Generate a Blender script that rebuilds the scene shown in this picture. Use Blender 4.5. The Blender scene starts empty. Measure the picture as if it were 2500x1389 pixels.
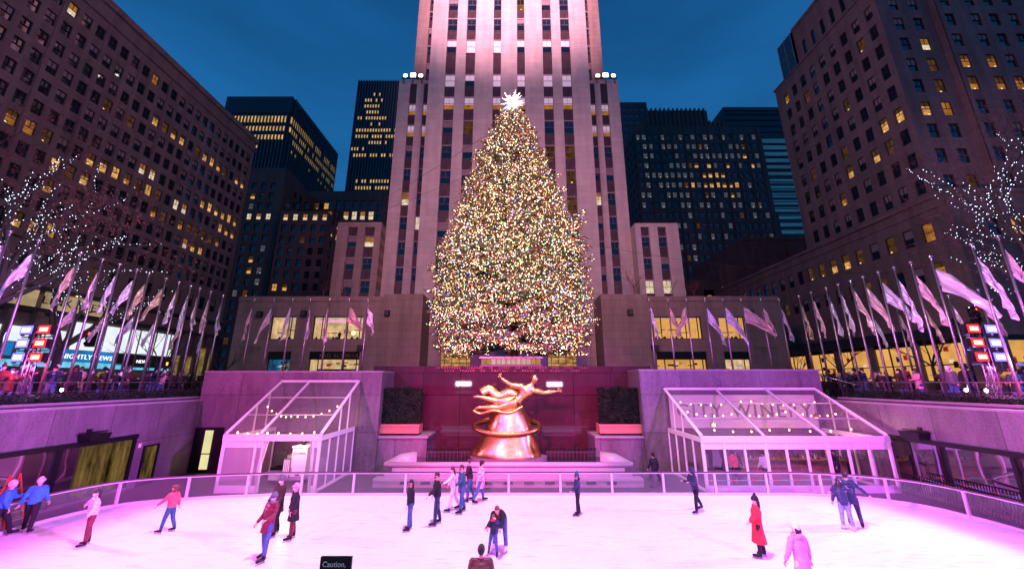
import bpy, bmesh, math, random
import numpy as np
from mathutils import Vector, Matrix, noise as mnoise
R = math.radians
SC = bpy.context.scene
COL = SC.collection

# ------------------------------------------------------------ camera
cam_data = bpy.data.cameras.new("camera")
cam = bpy.data.objects.new("camera", cam_data)
COL.objects.link(cam)
PITCH = math.atan(237.5 / 920.0)
cam.location = (0, 0, 5.4)
cam.rotation_euler = (math.pi / 2 + PITCH, 0, 0)
cam_data.sensor_width = 36.0
cam_data.lens = 920.0 / 2500.0 * 36.0
cam_data.clip_start = 0.1
cam_data.clip_end = 3000
SC.camera = cam

# ------------------------------------------------------------ dusk sky
world = bpy.data.worlds.new("World")
SC.world = world
world.use_nodes = True
wt = world.node_tree
bg = wt.nodes["Background"]
tc = wt.nodes.new("ShaderNodeTexCoord")
sep = wt.nodes.new("ShaderNodeSeparateXYZ")
wt.links.new(tc.outputs["Generated"], sep.inputs[0])
ramp = wt.nodes.new("ShaderNodeValToRGB")
e = ramp.color_ramp.elements
e[0].position = 0.0; e[0].color = (0.016, 0.150, 0.400, 1)
e[1].position = 1.0; e[1].color = (0.003, 0.030, 0.100, 1)
m1 = e.new(0.36); m1.color = (0.013, 0.135, 0.370, 1)
m2 = e.new(0.62); m2.color = (0.009, 0.100, 0.290, 1)
m3 = e.new(0.80); m3.color = (0.0055, 0.062, 0.190, 1)
wt.links.new(sep.outputs[2], ramp.inputs[0])
mp = wt.nodes.new("ShaderNodeMapping"); mp.inputs["Scale"].default_value = (1.2, 1.2, 4.5)
mp.inputs["Rotation"].default_value = (0.0, 0.7, 0.4)
wt.links.new(tc.outputs["Generated"], mp.inputs[0])
nz = wt.nodes.new("ShaderNodeTexNoise"); nz.inputs["Scale"].default_value = 1.6
nz.inputs["Detail"].default_value = 5.0; nz.inputs["Roughness"].default_value = 0.5
wt.links.new(mp.outputs[0], nz.inputs["Vector"])
nr = wt.nodes.new("ShaderNodeMapRange"); nr.inputs[1].default_value = 0.35; nr.inputs[2].default_value = 0.75
nr.inputs[3].default_value = 1.0; nr.inputs[4].default_value = 1.45
wt.links.new(nz.outputs[0], nr.inputs[0])
mx = wt.nodes.new("ShaderNodeVectorMath"); mx.operation = 'SCALE'
wt.links.new(ramp.outputs[0], mx.inputs[0]); wt.links.new(nr.outputs[0], mx.inputs[3])
wt.links.new(mx.outputs[0], bg.inputs[0])
bg.inputs[1].default_value = 0.93

SC.view_settings.view_transform = 'Standard'
SC.view_settings.look = 'None'
SC.view_settings.exposure = 0.0
SC.view_settings.gamma = 1.0
SC.cycles.max_bounces = 6
SC.cycles.transparent_max_bounces = 16
SC.cycles.sample_clamp_indirect = 4.0
SC.cycles.use_denoising = True
SC.cycles.caustics_reflective = False
SC.cycles.caustics_refractive = False

# ------------------------------------------------------------ floodlights of the plaza, with added fill spots
def spot(name, loc, tgt, watt, color, size=60, blend=0.6, rad=0.5, energy_scale=1.0):
    l = bpy.data.lights.new(name, 'SPOT')
    l.energy = watt * energy_scale; l.color = color; l.spot_size = R(size); l.spot_blend = blend
    l.shadow_soft_size = rad
    o = bpy.data.objects.new(name, l); COL.objects.link(o)
    o.location = loc
    d = Vector(tgt) - Vector(loc)
    o.rotation_euler = d.to_track_quat('-Z', 'Y').to_euler()
    return o
def area(name, loc, tgt, watt, color, sx, sy):
    l = bpy.data.lights.new(name, 'AREA')
    l.energy = watt; l.color = color; l.shape = 'RECTANGLE'; l.size = sx; l.size_y = sy
    o = bpy.data.objects.new(name, l); COL.objects.link(o)
    o.location = loc
    d = Vector(tgt) - Vector(loc)
    o.rotation_euler = d.to_track_quat('-Z', 'Y').to_euler()
    return o
# roof floods washing the rink from behind the camera, plus an unseen overhead wash
spot("rink_flood_pink", (-22, -10, 17), (-10, 18, 0), 48000, (1.0, 0.07, 0.74), 54, 0.5)
spot("rink_flood_lavender", (22, -10, 17), (10, 18, 0), 68000, (0.60, 0.08, 1.0), 54, 0.5)
spot("unseen_rink_wash", (0, 8, 32), (0.5, 13, 0), 41000, (0.92, 0.90, 1.0), 62, 0.5)
spot("statue_flood", (5, -4, 9), (0.5, 26, 4), 5500, (1.0, 0.22, 0.45), 24, 0.7)
spot("wall_fill_left", (17, 1, 13), (-21, 15, 2.6), 130000, (0.62, 0.11, 1.0), 30, 0.8)  # added spot to brighten the left side wall, no fixture there
spot("wall_fill_right", (-17, 1, 13), (21, 15, 2.6), 115000, (0.88, 0.15, 0.92), 30, 0.8)  # added spot from the opposite side, brightening the right wall
spot("niche_fill", (-4, 2, 11), (0, 28, 3.5), 40000, (1.0, 0.03, 0.36), 38, 0.6)  # added magenta fill to brighten the red wall
spot("flag_fill_left", (4, 6, 20), (-22, 21, 12.5), 17000, (1.0, 0.80, 0.95), 27, 0.9)  # added pale fill for the left flag row, hung in mid-air
spot("flag_fill_right", (-4, 6, 20), (22, 21, 12.5), 17000, (1.0, 0.80, 0.95), 27, 0.9)  # added pale fill on the right flag row
spot("back_flag_fill", (0, 4, 14), (0, 29, 11), 5000, (1.0, 0.8, 0.95), 70, 0.9)  # added fill for the back flags, no lamp stands here
# floods aimed at the tower from roofs across the street
spot("tower_flood", (0, -30, 34), (-0.4, 50, 80), 1700000, (1.0, 0.42, 0.57), 38, 1.0, 2.0)
spot("tower_flood_low", (0, -10, 26), (-0.4, 50, 26), 95000, (1.0, 0.31, 0.46), 66, 1.0, 2.0)
spot("side_fill_left", (20, -5, 30), (-42, 42, 24), 36000, (1.0, 0.32, 0.42), 90, 1.0, 3.0)  # added reddish fill on the left block, not a real lamp
spot("side_fill_right", (-20, -5, 30), (42, 42, 26), 38000, (1.0, 0.29, 0.42), 90, 1.0, 3.0)  # same added fill for the right block
spot("corner_flood", (31, 12, 6), (47, 33, 27), 16000, (1.0, 0.42, 0.72), 26, 1.0)
# LED panels on the promenade behind the camera
area("promenade_panel_west", (-8.2, -10, 5.1), (-6, 20, 2), 260, (0.85, 0.75, 1.0), 2.6, 0.7)
area("promenade_panel_east", (7.2, -10, 5.0), (6, 20, 2), 260, (0.85, 0.75, 1.0), 2.6, 0.7)

# ------------------------------------------------------------ materials
MATS = {}
def _new(name):
    m = bpy.data.materials.new(name); m.use_nodes = True
    MATS[name] = m
    nt = m.node_tree
    return m, nt, nt.nodes["Principled BSDF"]
def plain(name, col, rough=0.6, metal=0.0, emit=None, es=0.0, var=0.0, vs=8.0, bump=0.0, spec=0.5, sheen=0.0):
    m, nt, b = _new(name)
    b.inputs["Base Color"].default_value = (*col, 1)
    b.inputs["Roughness"].default_value = rough
    b.inputs["Metallic"].default_value = metal
    b.inputs["Specular IOR Level"].default_value = spec
    if emit:
        b.inputs["Emission Color"].default_value = (*emit, 1)
        b.inputs["Emission Strength"].default_value = es
    if var or bump:
        t = nt.nodes.new("ShaderNodeTexCoord")
        n = nt.nodes.new("ShaderNodeTexNoise"); n.inputs["Scale"].default_value = vs; n.inputs["Detail"].default_value = 6
        nt.links.new(t.outputs["Object"], n.inputs["Vector"])
        if var:
            r = nt.nodes.new("ShaderNodeMapRange"); r.inputs[1].default_value = 0.3; r.inputs[2].default_value = 0.7
            r.inputs[3].default_value = 1 - var; r.inputs[4].default_value = 1 + var
            nt.links.new(n.outputs[0], r.inputs[0])
            s = nt.nodes.new("ShaderNodeVectorMath"); s.operation = 'SCALE'
            s.inputs[0].default_value = col
            nt.links.new(r.outputs[0], s.inputs[3]); nt.links.new(s.outputs[0], b.inputs["Base Color"])
        if bump:
            bp = nt.nodes.new("ShaderNodeBump"); bp.inputs["Strength"].default_value = bump; bp.inputs["Distance"].default_value = 0.03
            nt.links.new(n.outputs[0], bp.inputs["Height"]); nt.links.new(bp.outputs[0], b.inputs["Normal"])
    return m
def masonry(name, col, bw, bh, mortar=0.03, var=0.12, rough=0.85, axis='XZ', stain=0.25, dark=0.55, streak=0.35):
    """stone blocks in world metres on a vertical wall"""
    m, nt, b = _new(name)
    g = nt.nodes.new("ShaderNodeNewGeometry")
    s = nt.nodes.new("ShaderNodeSeparateXYZ"); nt.links.new(g.outputs["Position"], s.inputs[0])
    c = nt.nodes.new("ShaderNodeCombineXYZ")
    nt.links.new(s.outputs[0 if axis == 'XZ' else 1], c.inputs[0]); nt.links.new(s.outputs[2], c.inputs[1])
    br = nt.nodes.new("ShaderNodeTexBrick")
    br.inputs["Scale"].default_value = 1.0
    br.inputs["Brick Width"].default_value = bw; br.inputs["Row Height"].default_value = bh
    br.inputs["Mortar Size"].default_value = mortar
    br.inputs["Mortar Smooth"].default_value = 0.3
    br.inputs["Color1"].default_value = (*[x * (1 - var) for x in col], 1)
    br.inputs["Color2"].default_value = (*[min(1, x * (1 + var)) for x in col], 1)
    br.inputs["Mortar"].default_value = (*[x * dark for x in col], 1)
    nt.links.new(c.outputs[0], br.inputs["Vector"])
    n = nt.nodes.new("ShaderNodeTexNoise"); n.inputs["Scale"].default_value = 0.35; n.inputs["Detail"].default_value = 7
    mpg = nt.nodes.new("ShaderNodeMapping"); mpg.inputs["Scale"].default_value = (3.0, 3.0, 0.35)
    nt.links.new(g.outputs["Position"], mpg.inputs[0]); nt.links.new(mpg.outputs[0], n.inputs["Vector"])
    n2 = nt.nodes.new("ShaderNodeTexNoise"); n2.inputs["Scale"].default_value = 7.0; n2.inputs["Detail"].default_value = 6
    nt.links.new(g.outputs["Position"], n2.inputs["Vector"])
    r = nt.nodes.new("ShaderNodeMapRange"); r.inputs[1].default_value = 0.35; r.inputs[2].default_value = 0.7
    r.inputs[3].default_value = 1 + stain * 0.4; r.inputs[4].default_value = 1 - stain
    nt.links.new(n.outputs[0], r.inputs[0])
    r2 = nt.nodes.new("ShaderNodeMapRange"); r2.inputs[1].default_value = 0.3; r2.inputs[2].default_value = 0.7
    r2.inputs[3].default_value = 1 - streak * 0.4; r2.inputs[4].default_value = 1 + streak * 0.4
    nt.links.new(n2.outputs[0], r2.inputs[0])
    mm = nt.nodes.new("ShaderNodeMath"); mm.operation = 'MULTIPLY'
    nt.links.new(r.outputs[0], mm.inputs[0]); nt.links.new(r2.outputs[0], mm.inputs[1])
    sc = nt.nodes.new("ShaderNodeVectorMath"); sc.operation = 'SCALE'
    nt.links.new(br.outputs[0], sc.inputs[0]); nt.links.new(mm.outputs[0], sc.inputs[3])
    nt.links.new(sc.outputs[0], b.inputs["Base Color"])
    b.inputs["Roughness"].default_value = rough; b.inputs["Specular IOR Level"].default_value = 0.25
    bp = nt.nodes.new("ShaderNodeBump"); bp.inputs["Strength"].default_value = 0.35; bp.inputs["Distance"].default_value = 0.03
    nt.links.new(n2.outputs[0], bp.inputs["Height"]); nt.links.new(bp.outputs[0], b.inputs["Normal"])
    return m
def granite(name, col, rough=0.3, var=0.35, scale=14, bumps=0.05, bw=0, bh=0, spec=0.5):
    m, nt, b = _new(name)
    g = nt.nodes.new("ShaderNodeNewGeometry")
    n = nt.nodes.new("ShaderNodeTexNoise"); n.inputs["Scale"].default_value = scale; n.inputs["Detail"].default_value = 8; n.inputs["Roughness"].default_value = 0.75
    nt.links.new(g.outputs["Position"], n.inputs["Vector"])
    n2 = nt.nodes.new("ShaderNodeTexNoise"); n2.inputs["Scale"].default_value = 0.5; n2.inputs["Detail"].default_value = 9; n2.inputs["Roughness"].default_value = 0.7
    mpg = nt.nodes.new("ShaderNodeMapping"); mpg.inputs["Scale"].default_value = (2.2, 2.2, 0.6)
    nt.links.new(g.outputs["Position"], mpg.inputs[0]); nt.links.new(mpg.outputs[0], n2.inputs["Vector"])
    ad = nt.nodes.new("ShaderNodeMath"); ad.operation = 'ADD'
    nt.links.new(n.outputs[0], ad.inputs[0]); nt.links.new(n2.outputs[0], ad.inputs[1])
    r = nt.nodes.new("ShaderNodeMapRange"); r.inputs[1].default_value = 0.7; r.inputs[2].default_value = 1.35
    r.inputs[3].default_value = 1 - var; r.inputs[4].default_value = 1 + var
    nt.links.new(ad.outputs[0], r.inputs[0])
    s = nt.nodes.new("ShaderNodeVectorMath"); s.operation = 'SCALE'
    s.inputs[0].default_value = col
    nt.links.new(r.outputs[0], s.inputs[3])
    out = s.outputs[0]
    if bw:
        sp = nt.nodes.new("ShaderNodeSeparateXYZ"); nt.links.new(g.outputs["Position"], sp.inputs[0])
        a2 = nt.nodes.new("ShaderNodeMath"); a2.operation = 'ADD'
        nt.links.new(sp.outputs[0], a2.inputs[0]); nt.links.new(sp.outputs[1], a2.inputs[1])
        cb = nt.nodes.new("ShaderNodeCombineXYZ"); nt.links.new(a2.outputs[0], cb.inputs[0]); nt.links.new(sp.outputs[2], cb.inputs[1])
        br = nt.nodes.new("ShaderNodeTexBrick"); br.offset = 0.0
        br.inputs["Scale"].default_value = 1.0; br.inputs["Brick Width"].default_value = bw; br.inputs["Row Height"].default_value = bh
        br.inputs["Mortar Size"].default_value = 0.022
        br.inputs["Color1"].default_value = (0.86, 0.86, 0.86, 1); br.inputs["Color2"].default_value = (1.14, 1.14, 1.14, 1)
        br.inputs["Mortar"].default_value = (0.42, 0.42, 0.42, 1)
        nt.links.new(cb.outputs[0], br.inputs["Vector"])
        mu = nt.nodes.new("ShaderNodeVectorMath"); mu.operation = 'MULTIPLY'
        nt.links.new(out, mu.inputs[0]); nt.links.new(br.outputs[0], mu.inputs[1])
        out = mu.outputs[0]
    nt.links.new(out, b.inputs["Base Color"])
    b.inputs["Roughness"].default_value = rough
    b.inputs["Specular IOR Level"].default_value = spec
    bp = nt.nodes.new("ShaderNodeBump"); bp.inputs["Strength"].default_value = bumps; bp.inputs["Distance"].default_value = 0.02
    nt.links.new(n.outputs[0], bp.inputs["Height"]); nt.links.new(bp.outputs[0], b.inputs["Normal"])
    return m
def emis(name, col, s, var=0.0, scale=1.0, col2=None, sampling=True, stretch=(1, 1, 1)):
    m = bpy.data.materials.new(name); m.use_nodes = True; MATS[name] = m
    nt = m.node_tree
    nt.nodes.remove(nt.nodes["Principled BSDF"])
    em = nt.nodes.new("ShaderNodeEmission"); em.inputs[0].default_value = (*col, 1); em.inputs[1].default_value = s
    nt.links.new(em.outputs[0], nt.nodes["Material Output"].inputs[0])
    if var or col2:
        g = nt.nodes.new("ShaderNodeNewGeometry")
        mpg = nt.nodes.new("ShaderNodeMapping"); mpg.inputs["Scale"].default_value = stretch
        nt.links.new(g.outputs["Position"], mpg.inputs[0])
        n = nt.nodes.new("ShaderNodeTexNoise"); n.inputs["Scale"].default_value = scale; n.inputs["Detail"].default_value = 5
        n.inputs["Roughness"].default_value = 0.65
        nt.links.new(mpg.outputs[0], n.inputs["Vector"])
        r = nt.nodes.new("ShaderNodeValToRGB")
        r.color_ramp.elements[0].position = 0.38; r.color_ramp.elements[1].position = 0.66
        c2 = col2 or tuple(x * (1 - var) for x in col)
        r.color_ramp.elements[0].color = (*c2, 1); r.color_ramp.elements[1].color = (*col, 1)
        nt.links.new(n.outputs[0], r.inputs[0]); nt.links.new(r.outputs[0], em.inputs[0])
    if not sampling: m.cycles.emission_sampling = 'NONE'
    return m
def glass(name, tint=(1, 1, 1), gloss=0.12, rough=0.03, diffuse=None, dfac=0.0):
    m = bpy.data.materials.new(name); m.use_nodes = True; MATS[name] = m
    nt = m.node_tree; nt.nodes.remove(nt.nodes["Principled BSDF"])
    t = nt.nodes.new("ShaderNodeBsdfTransparent"); t.inputs[0].default_value = (*tint, 1)
    g = nt.nodes.new("ShaderNodeBsdfGlossy"); g.inputs["Roughness"].default_value = rough
    mxs = nt.nodes.new("ShaderNodeMixShader"); mxs.inputs[0].default_value = gloss
    nt.links.new(t.outputs[0], mxs.inputs[1]); nt.links.new(g.outputs[0], mxs.inputs[2])
    out = mxs.outputs[0]
    if diffuse:
        d = nt.nodes.new("ShaderNodeBsdfDiffuse"); d.inputs[0].default_value = (*diffuse, 1)
        m2 = nt.nodes.new("ShaderNodeMixShader"); m2.inputs[0].default_value = dfac
        nt.links.new(out, m2.inputs[1]); nt.links.new(d.outputs[0], m2.inputs[2]); out = m2.outputs[0]
    nt.links.new(out, nt.nodes["Material Output"].inputs[0])
    return m

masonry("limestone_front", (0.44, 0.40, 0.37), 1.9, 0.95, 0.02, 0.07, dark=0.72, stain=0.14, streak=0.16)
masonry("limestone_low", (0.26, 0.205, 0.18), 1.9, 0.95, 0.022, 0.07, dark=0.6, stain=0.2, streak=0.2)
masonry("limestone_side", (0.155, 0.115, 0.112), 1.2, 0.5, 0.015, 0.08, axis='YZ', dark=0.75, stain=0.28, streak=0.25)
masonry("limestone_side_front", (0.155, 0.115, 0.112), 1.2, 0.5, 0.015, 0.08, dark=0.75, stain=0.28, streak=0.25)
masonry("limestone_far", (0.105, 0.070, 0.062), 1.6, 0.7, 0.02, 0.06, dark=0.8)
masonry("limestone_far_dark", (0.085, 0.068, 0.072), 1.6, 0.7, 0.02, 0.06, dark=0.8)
masonry("brick_dark", (0.10, 0.06, 0.062), 0.8, 0.35, 0.02, 0.12)
granite("granite_grey", (0.15, 0.115, 0.14), 0.42, 0.6, 11, 0.12, 2.6, 2.3)
granite("granite_polished", (0.060, 0.018, 0.028), 0.035, 0.35, 9, 0.006, 2.7, 2.25, spec=0.6)
granite("granite_pale", (0.28, 0.23, 0.25), 0.5, 0.2, 9, 0.08)
granite("paving", (0.12, 0.11, 0.12), 0.6, 0.3, 4, 0.1, 1.2, 1.2)
granite("asphalt", (0.05, 0.05, 0.052), 0.8, 0.3, 5, 0.15)
plain("spandrel_metal", (0.115, 0.075, 0.085), 0.45, 0.55, var=0.25, vs=1.5)
plain("window_metal", (0.23, 0.19, 0.20), 0.45, 0.4)
plain("window_dark_metal", (0.035, 0.03, 0.035), 0.5, 0.4)
plain("sill_stone", (0.38, 0.33, 0.33), 0.8)
plain("glass_dark", (0.006, 0.012, 0.022), 0.04, 0.0, spec=1.0)
plain("glass_blue", (0.012, 0.03, 0.055), 0.06, 0.25, spec=1.0)
plain("blind", (0.20, 0.17, 0.18), 0.7)
plain("blind_pale", (0.62, 0.58, 0.64), 0.6, 0.0, (0.75, 0.62, 0.75), 0.30)
emis("lit_warm", (1.0, 0.50, 0.14), 0.95, 0.6, 1.3)
emis("lit_amber", (0.85, 0.33, 0.06), 0.55, 0.55, 1.3)
emis("lit_dim", (0.30, 0.13, 0.045), 0.35, 0.7, 1.5)
emis("lit_white", (1.0, 0.80, 0.56), 0.95, 0.45, 1.3)
emis("sky_sheen", (0.15, 0.17, 0.23), 0.55, 0.5, 0.9)  # sky reflection on unlit far panes, put in as weak emission
emis("lit_tiny", (1.0, 0.75, 0.40), 1.7)
plain("black_metal", (0.012, 0.012, 0.014), 0.4, 0.5)
plain("dark_grey", (0.04, 0.04, 0.045), 0.6)
plain("rubber", (0.015, 0.015, 0.017), 0.7)
plain("white_metal", (0.74, 0.70, 0.73), 0.4)
plain("white_vinyl", (0.66, 0.60, 0.64), 0.5, bump=0.3, vs=3)
plain("steel", (0.40, 0.38, 0.40), 0.35, 0.9)
plain("gold", (0.72, 0.43, 0.14), 0.33, 1.0, bump=0.35, vs=3.0, var=0.25)
plain("gold_dark", (0.62, 0.30, 0.09), 0.34, 1.0, bump=0.7, vs=9)
glass("clear_glass", (0.88, 0.84, 0.92), 0.14, 0.02, (0.4, 0.3, 0.4), 0.02)
glass("clear_vinyl", (0.88, 0.82, 0.86), 0.15, 0.05, (0.6, 0.48, 0.55), 0.12)
glass("milky_vinyl", (0.75, 0.70, 0.76), 0.06, 0.15, (0.40, 0.32, 0.38), 0.60)
m = plain("mirror_window", (0.02, 0.018, 0.02), 0.03, 0.0, spec=1.0)
_nt = m.node_tree
_g = _nt.nodes.new("ShaderNodeBsdfGlossy"); _g.inputs["Roughness"].default_value = 0.02; _g.inputs[0].default_value = (0.8, 0.78, 0.8, 1)
_mx = _nt.nodes.new("ShaderNodeMixShader"); _mx.inputs[0].default_value = 0.38
_nt.links.new(_nt.nodes["Principled BSDF"].outputs[0], _mx.inputs[1]); _nt.links.new(_g.outputs[0], _mx.inputs[2])
_nt.links.new(_mx.outputs[0], _nt.nodes["Material Output"].inputs[0])
_w = _nt.nodes.new("ShaderNodeTexNoise"); _w.inputs["Scale"].default_value = 0.9; _w.inputs["Detail"].default_value = 1.0
_tc = _nt.nodes.new("ShaderNodeNewGeometry"); _nt.links.new(_tc.outputs["Position"], _w.inputs["Vector"])
_b = _nt.nodes.new("ShaderNodeBump"); _b.inputs["Strength"].default_value = 0.25; _b.inputs["Distance"].default_value = 0.05
_nt.links.new(_w.outputs[0], _b.inputs["Height"]); _nt.links.new(_b.outputs[0], _g.inputs["Normal"])

# ------------------------------------------------------------ mesh builder
class MB:
    def __init__(s): s.v = []; s.f = []; s.m = []; s.mats = []; s.sm = []
    def mi(s, mat):
        if mat not in s.mats: s.mats.append(mat)
        return s.mats.index(mat)
    def add(s, vs, fs, mat, M=None, smooth=False):
        n = len(s.v)
        if M is not None: vs = [tuple(M @ Vector(p)) for p in vs]
        s.v.extend(tuple(p) for p in vs); k = s.mi(mat)
        for f in fs: s.f.append(tuple(i + n for i in f)); s.m.append(k); s.sm.append(smooth)
        return s
    def box(s, x0, x1, y0, y1, z0, z1, mat, M=None):
        vs = [(x0,y0,z0),(x1,y0,z0),(x1,y1,z0),(x0,y1,z0),(x0,y0,z1),(x1,y0,z1),(x1,y1,z1),(x0,y1,z1)]
        return s.add(vs, [(0,3,2,1),(4,5,6,7),(0,1,5,4),(1,2,6,5),(2,3,7,6),(3,0,4,7)], mat, M)
    def quad(s, a, b, c, d, mat, M=None): return s.add([a,b,c,d], [(0,1,2,3)], mat, M)
    def tube(s, pts, rad, mat, n=8, cap=True, flat=1.0, M=None, smooth=True, up=None):
        pts = [Vector(p) for p in pts]
        if isinstance(rad, (int, float)): rad = [rad] * len(pts)
        vs = []; fs = []
        prev = None
        for i, p in enumerate(pts):
            t = (pts[min(i+1, len(pts)-1)] - pts[max(i-1, 0)])
            if t.length < 1e-9: t = Vector((0,0,1))
            t.normalize()
            if prev is None:
                ref = Vector(up) if up else (Vector((1,0,0)) if abs(t.x) < 0.8 else Vector((0,1,0)))
            else: ref = prev
            a = (ref - t * ref.dot(t))
            if a.length < 1e-6: a = t.orthogonal()
            a.normalize(); b = t.cross(a); prev = a
            r = rad[i]
            rx, ry = r if isinstance(r, (tuple, list)) else (r, r * flat)
            for k in range(n):
                q = 2 * math.pi * k / n
                vs.append(p + a * (math.cos(q) * rx) + b * (math.sin(q) * ry))
        for i in range(len(pts) - 1):
            for k in range(n):
                fs.append((i*n+k, i*n+(k+1)%n, (i+1)*n+(k+1)%n, (i+1)*n+k))
        if cap:
            fs.append(tuple(range(n))[::-1]); fs.append(tuple((len(pts)-1)*n+k for k in range(n)))
        return s.add(vs, fs, mat, M, smooth)
    def lathe(s, prof, mat, n=24, c=(0,0,0), sy=1.0, M=None, smooth=True):
        vs = []; fs = []
        for r, z in prof:
            for k in range(n):
                q = 2*math.pi*k/n
                vs.append((c[0]+r*math.cos(q), c[1]+r*sy*math.sin(q), c[2]+z))
        for i in range(len(prof)-1):
            for k in range(n): fs.append((i*n+k, i*n+(k+1)%n, (i+1)*n+(k+1)%n, (i+1)*n+k))
        return s.add(vs, fs, mat, M, smooth)
    def ball(s, c, r, mat, n=10, m=6, M=None):
        if isinstance(r, (int, float)): r = (r, r, r)
        vs = [(c[0], c[1], c[2]-r[2])]; fs = []
        for i in range(1, m):
            th = math.pi*i/m
            for k in range(n):
                q = 2*math.pi*k/n
                vs.append((c[0]+r[0]*math.sin(th)*math.cos(q), c[1]+r[1]*math.sin(th)*math.sin(q), c[2]-r[2]*math.cos(th)))
        vs.append((c[0], c[1], c[2]+r[2])); t = len(vs)-1
        for k in range(n): fs.append((0, 1+(k+1)%n, 1+k))
        for i in range(m-2):
            for k in range(n): fs.append((1+i*n+k, 1+i*n+(k+1)%n, 1+(i+1)*n+(k+1)%n, 1+(i+1)*n+k))
        for k in range(n): fs.append((t, 1+(m-2)*n+k, 1+(m-2)*n+(k+1)%n))
        return s.add(vs, fs, mat, M, True)
    def merge(s, o, M=None):
        n = len(s.v)
        s.v.extend([tuple(M @ Vector(p)) for p in o.v] if M is not None else o.v)
        mp_ = [s.mi(x) for x in o.mats]
        for f, k, q in zip(o.f, o.m, o.sm): s.f.append(tuple(i+n for i in f)); s.m.append(mp_[k]); s.sm.append(q)
        return s
    def mesh(s, name):
        me = bpy.data.meshes.new(name)
        me.from_pydata(s.v, [], s.f)
        for k in s.mats: me.materials.append(MATS[k])
        me.polygons.foreach_set("material_index", s.m)
        me.polygons.foreach_set("use_smooth", s.sm)
        me.update()
        return me
    def build(s, name, parent=None, loc=None, M=None):
        return link(name, s.mesh(name), parent, loc, M)
def link(name, me, parent=None, loc=None, M=None):
    o = bpy.data.objects.new(name, me); COL.objects.link(o)
    if M is not None: o.matrix_world = M
    if loc is not None: o.location = loc
    if parent is not None: o.parent = parent
    return o
def thing(name, label, cat, loc=(0,0,0), rz=0.0, group=None):
    o = bpy.data.objects.new(name, None); COL.objects.link(o)
    o.location = loc; o.rotation_euler = (0,0,rz); o.empty_display_size = 0.3
    o["label"] = label; o["category"] = cat
    if group: o["group"] = group
    return o
def tag(o, label=None, cat=None, group=None, kind=None):
    if label: o["label"] = label
    if cat: o["category"] = cat
    if group: o["group"] = group
    if kind: o["kind"] = kind
    return o
def copy_tree(o, parent=None):
    c = o.copy(); COL.objects.link(c)
    if parent is not None: c.parent = parent
    for ch in list(KIDS.get(o.name, [])) or [x for x in o.children]: copy_tree(ch, c)
    return c
KIDS = {}
ORD = ["first","second","third","fourth","fifth","sixth","seventh","eighth","ninth","tenth","eleventh","twelfth","thirteenth","fourteenth","fifteenth","sixteenth","seventeenth","eighteenth","nineteenth","twentieth",
       "twenty-first","twenty-second","twenty-third","twenty-fourth","twenty-fifth","twenty-sixth","twenty-seventh","twenty-eighth","twenty-ninth","thirtieth"]
def text_mb(txt, size, mat, depth=0.02, align='CENTER', spacing=1.0):
    """lettering as a mesh in the local XZ plane, facing -Y"""
    cu = bpy.data.curves.new("lettering", 'FONT'); cu.body = txt; cu.size = size; cu.extrude = depth
    cu.align_x = align; cu.space_character = spacing; cu.resolution_u = 3
    o = bpy.data.objects.new("lettering_tmp", cu); COL.objects.link(o)
    dg = bpy.context.evaluated_depsgraph_get(); dg.update()
    me = bpy.data.meshes.new_from_object(o.evaluated_get(dg))
    mb = MB()
    vs = [(v.co.x, -v.co.z, v.co.y) for v in me.vertices]
    mb.add(vs, [tuple(p.vertices) for p in me.polygons], mat)
    bpy.data.objects.remove(o); bpy.data.curves.remove(cu); bpy.data.meshes.remove(me)
    return mb
def px_size(p, r):
    """apparent size of something of size r at world point p, for ranking what shows largest"""
    d = Vector(p) - Vector((0, 0, 5.4)); return r / max(d.length, 0.1)
def in_view(p, pad=1.08):
    d = Vector(p) - Vector((0, 0, 5.4)); c, s_ = math.cos(PITCH), math.sin(PITCH)
    f = d.y*c + d.z*s_
    if f <= 0.1: return False
    return abs(920*d.x/f) < 1250*pad and abs(920*(d.z*c - d.y*s_)/f) < 694.5*pad
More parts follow.
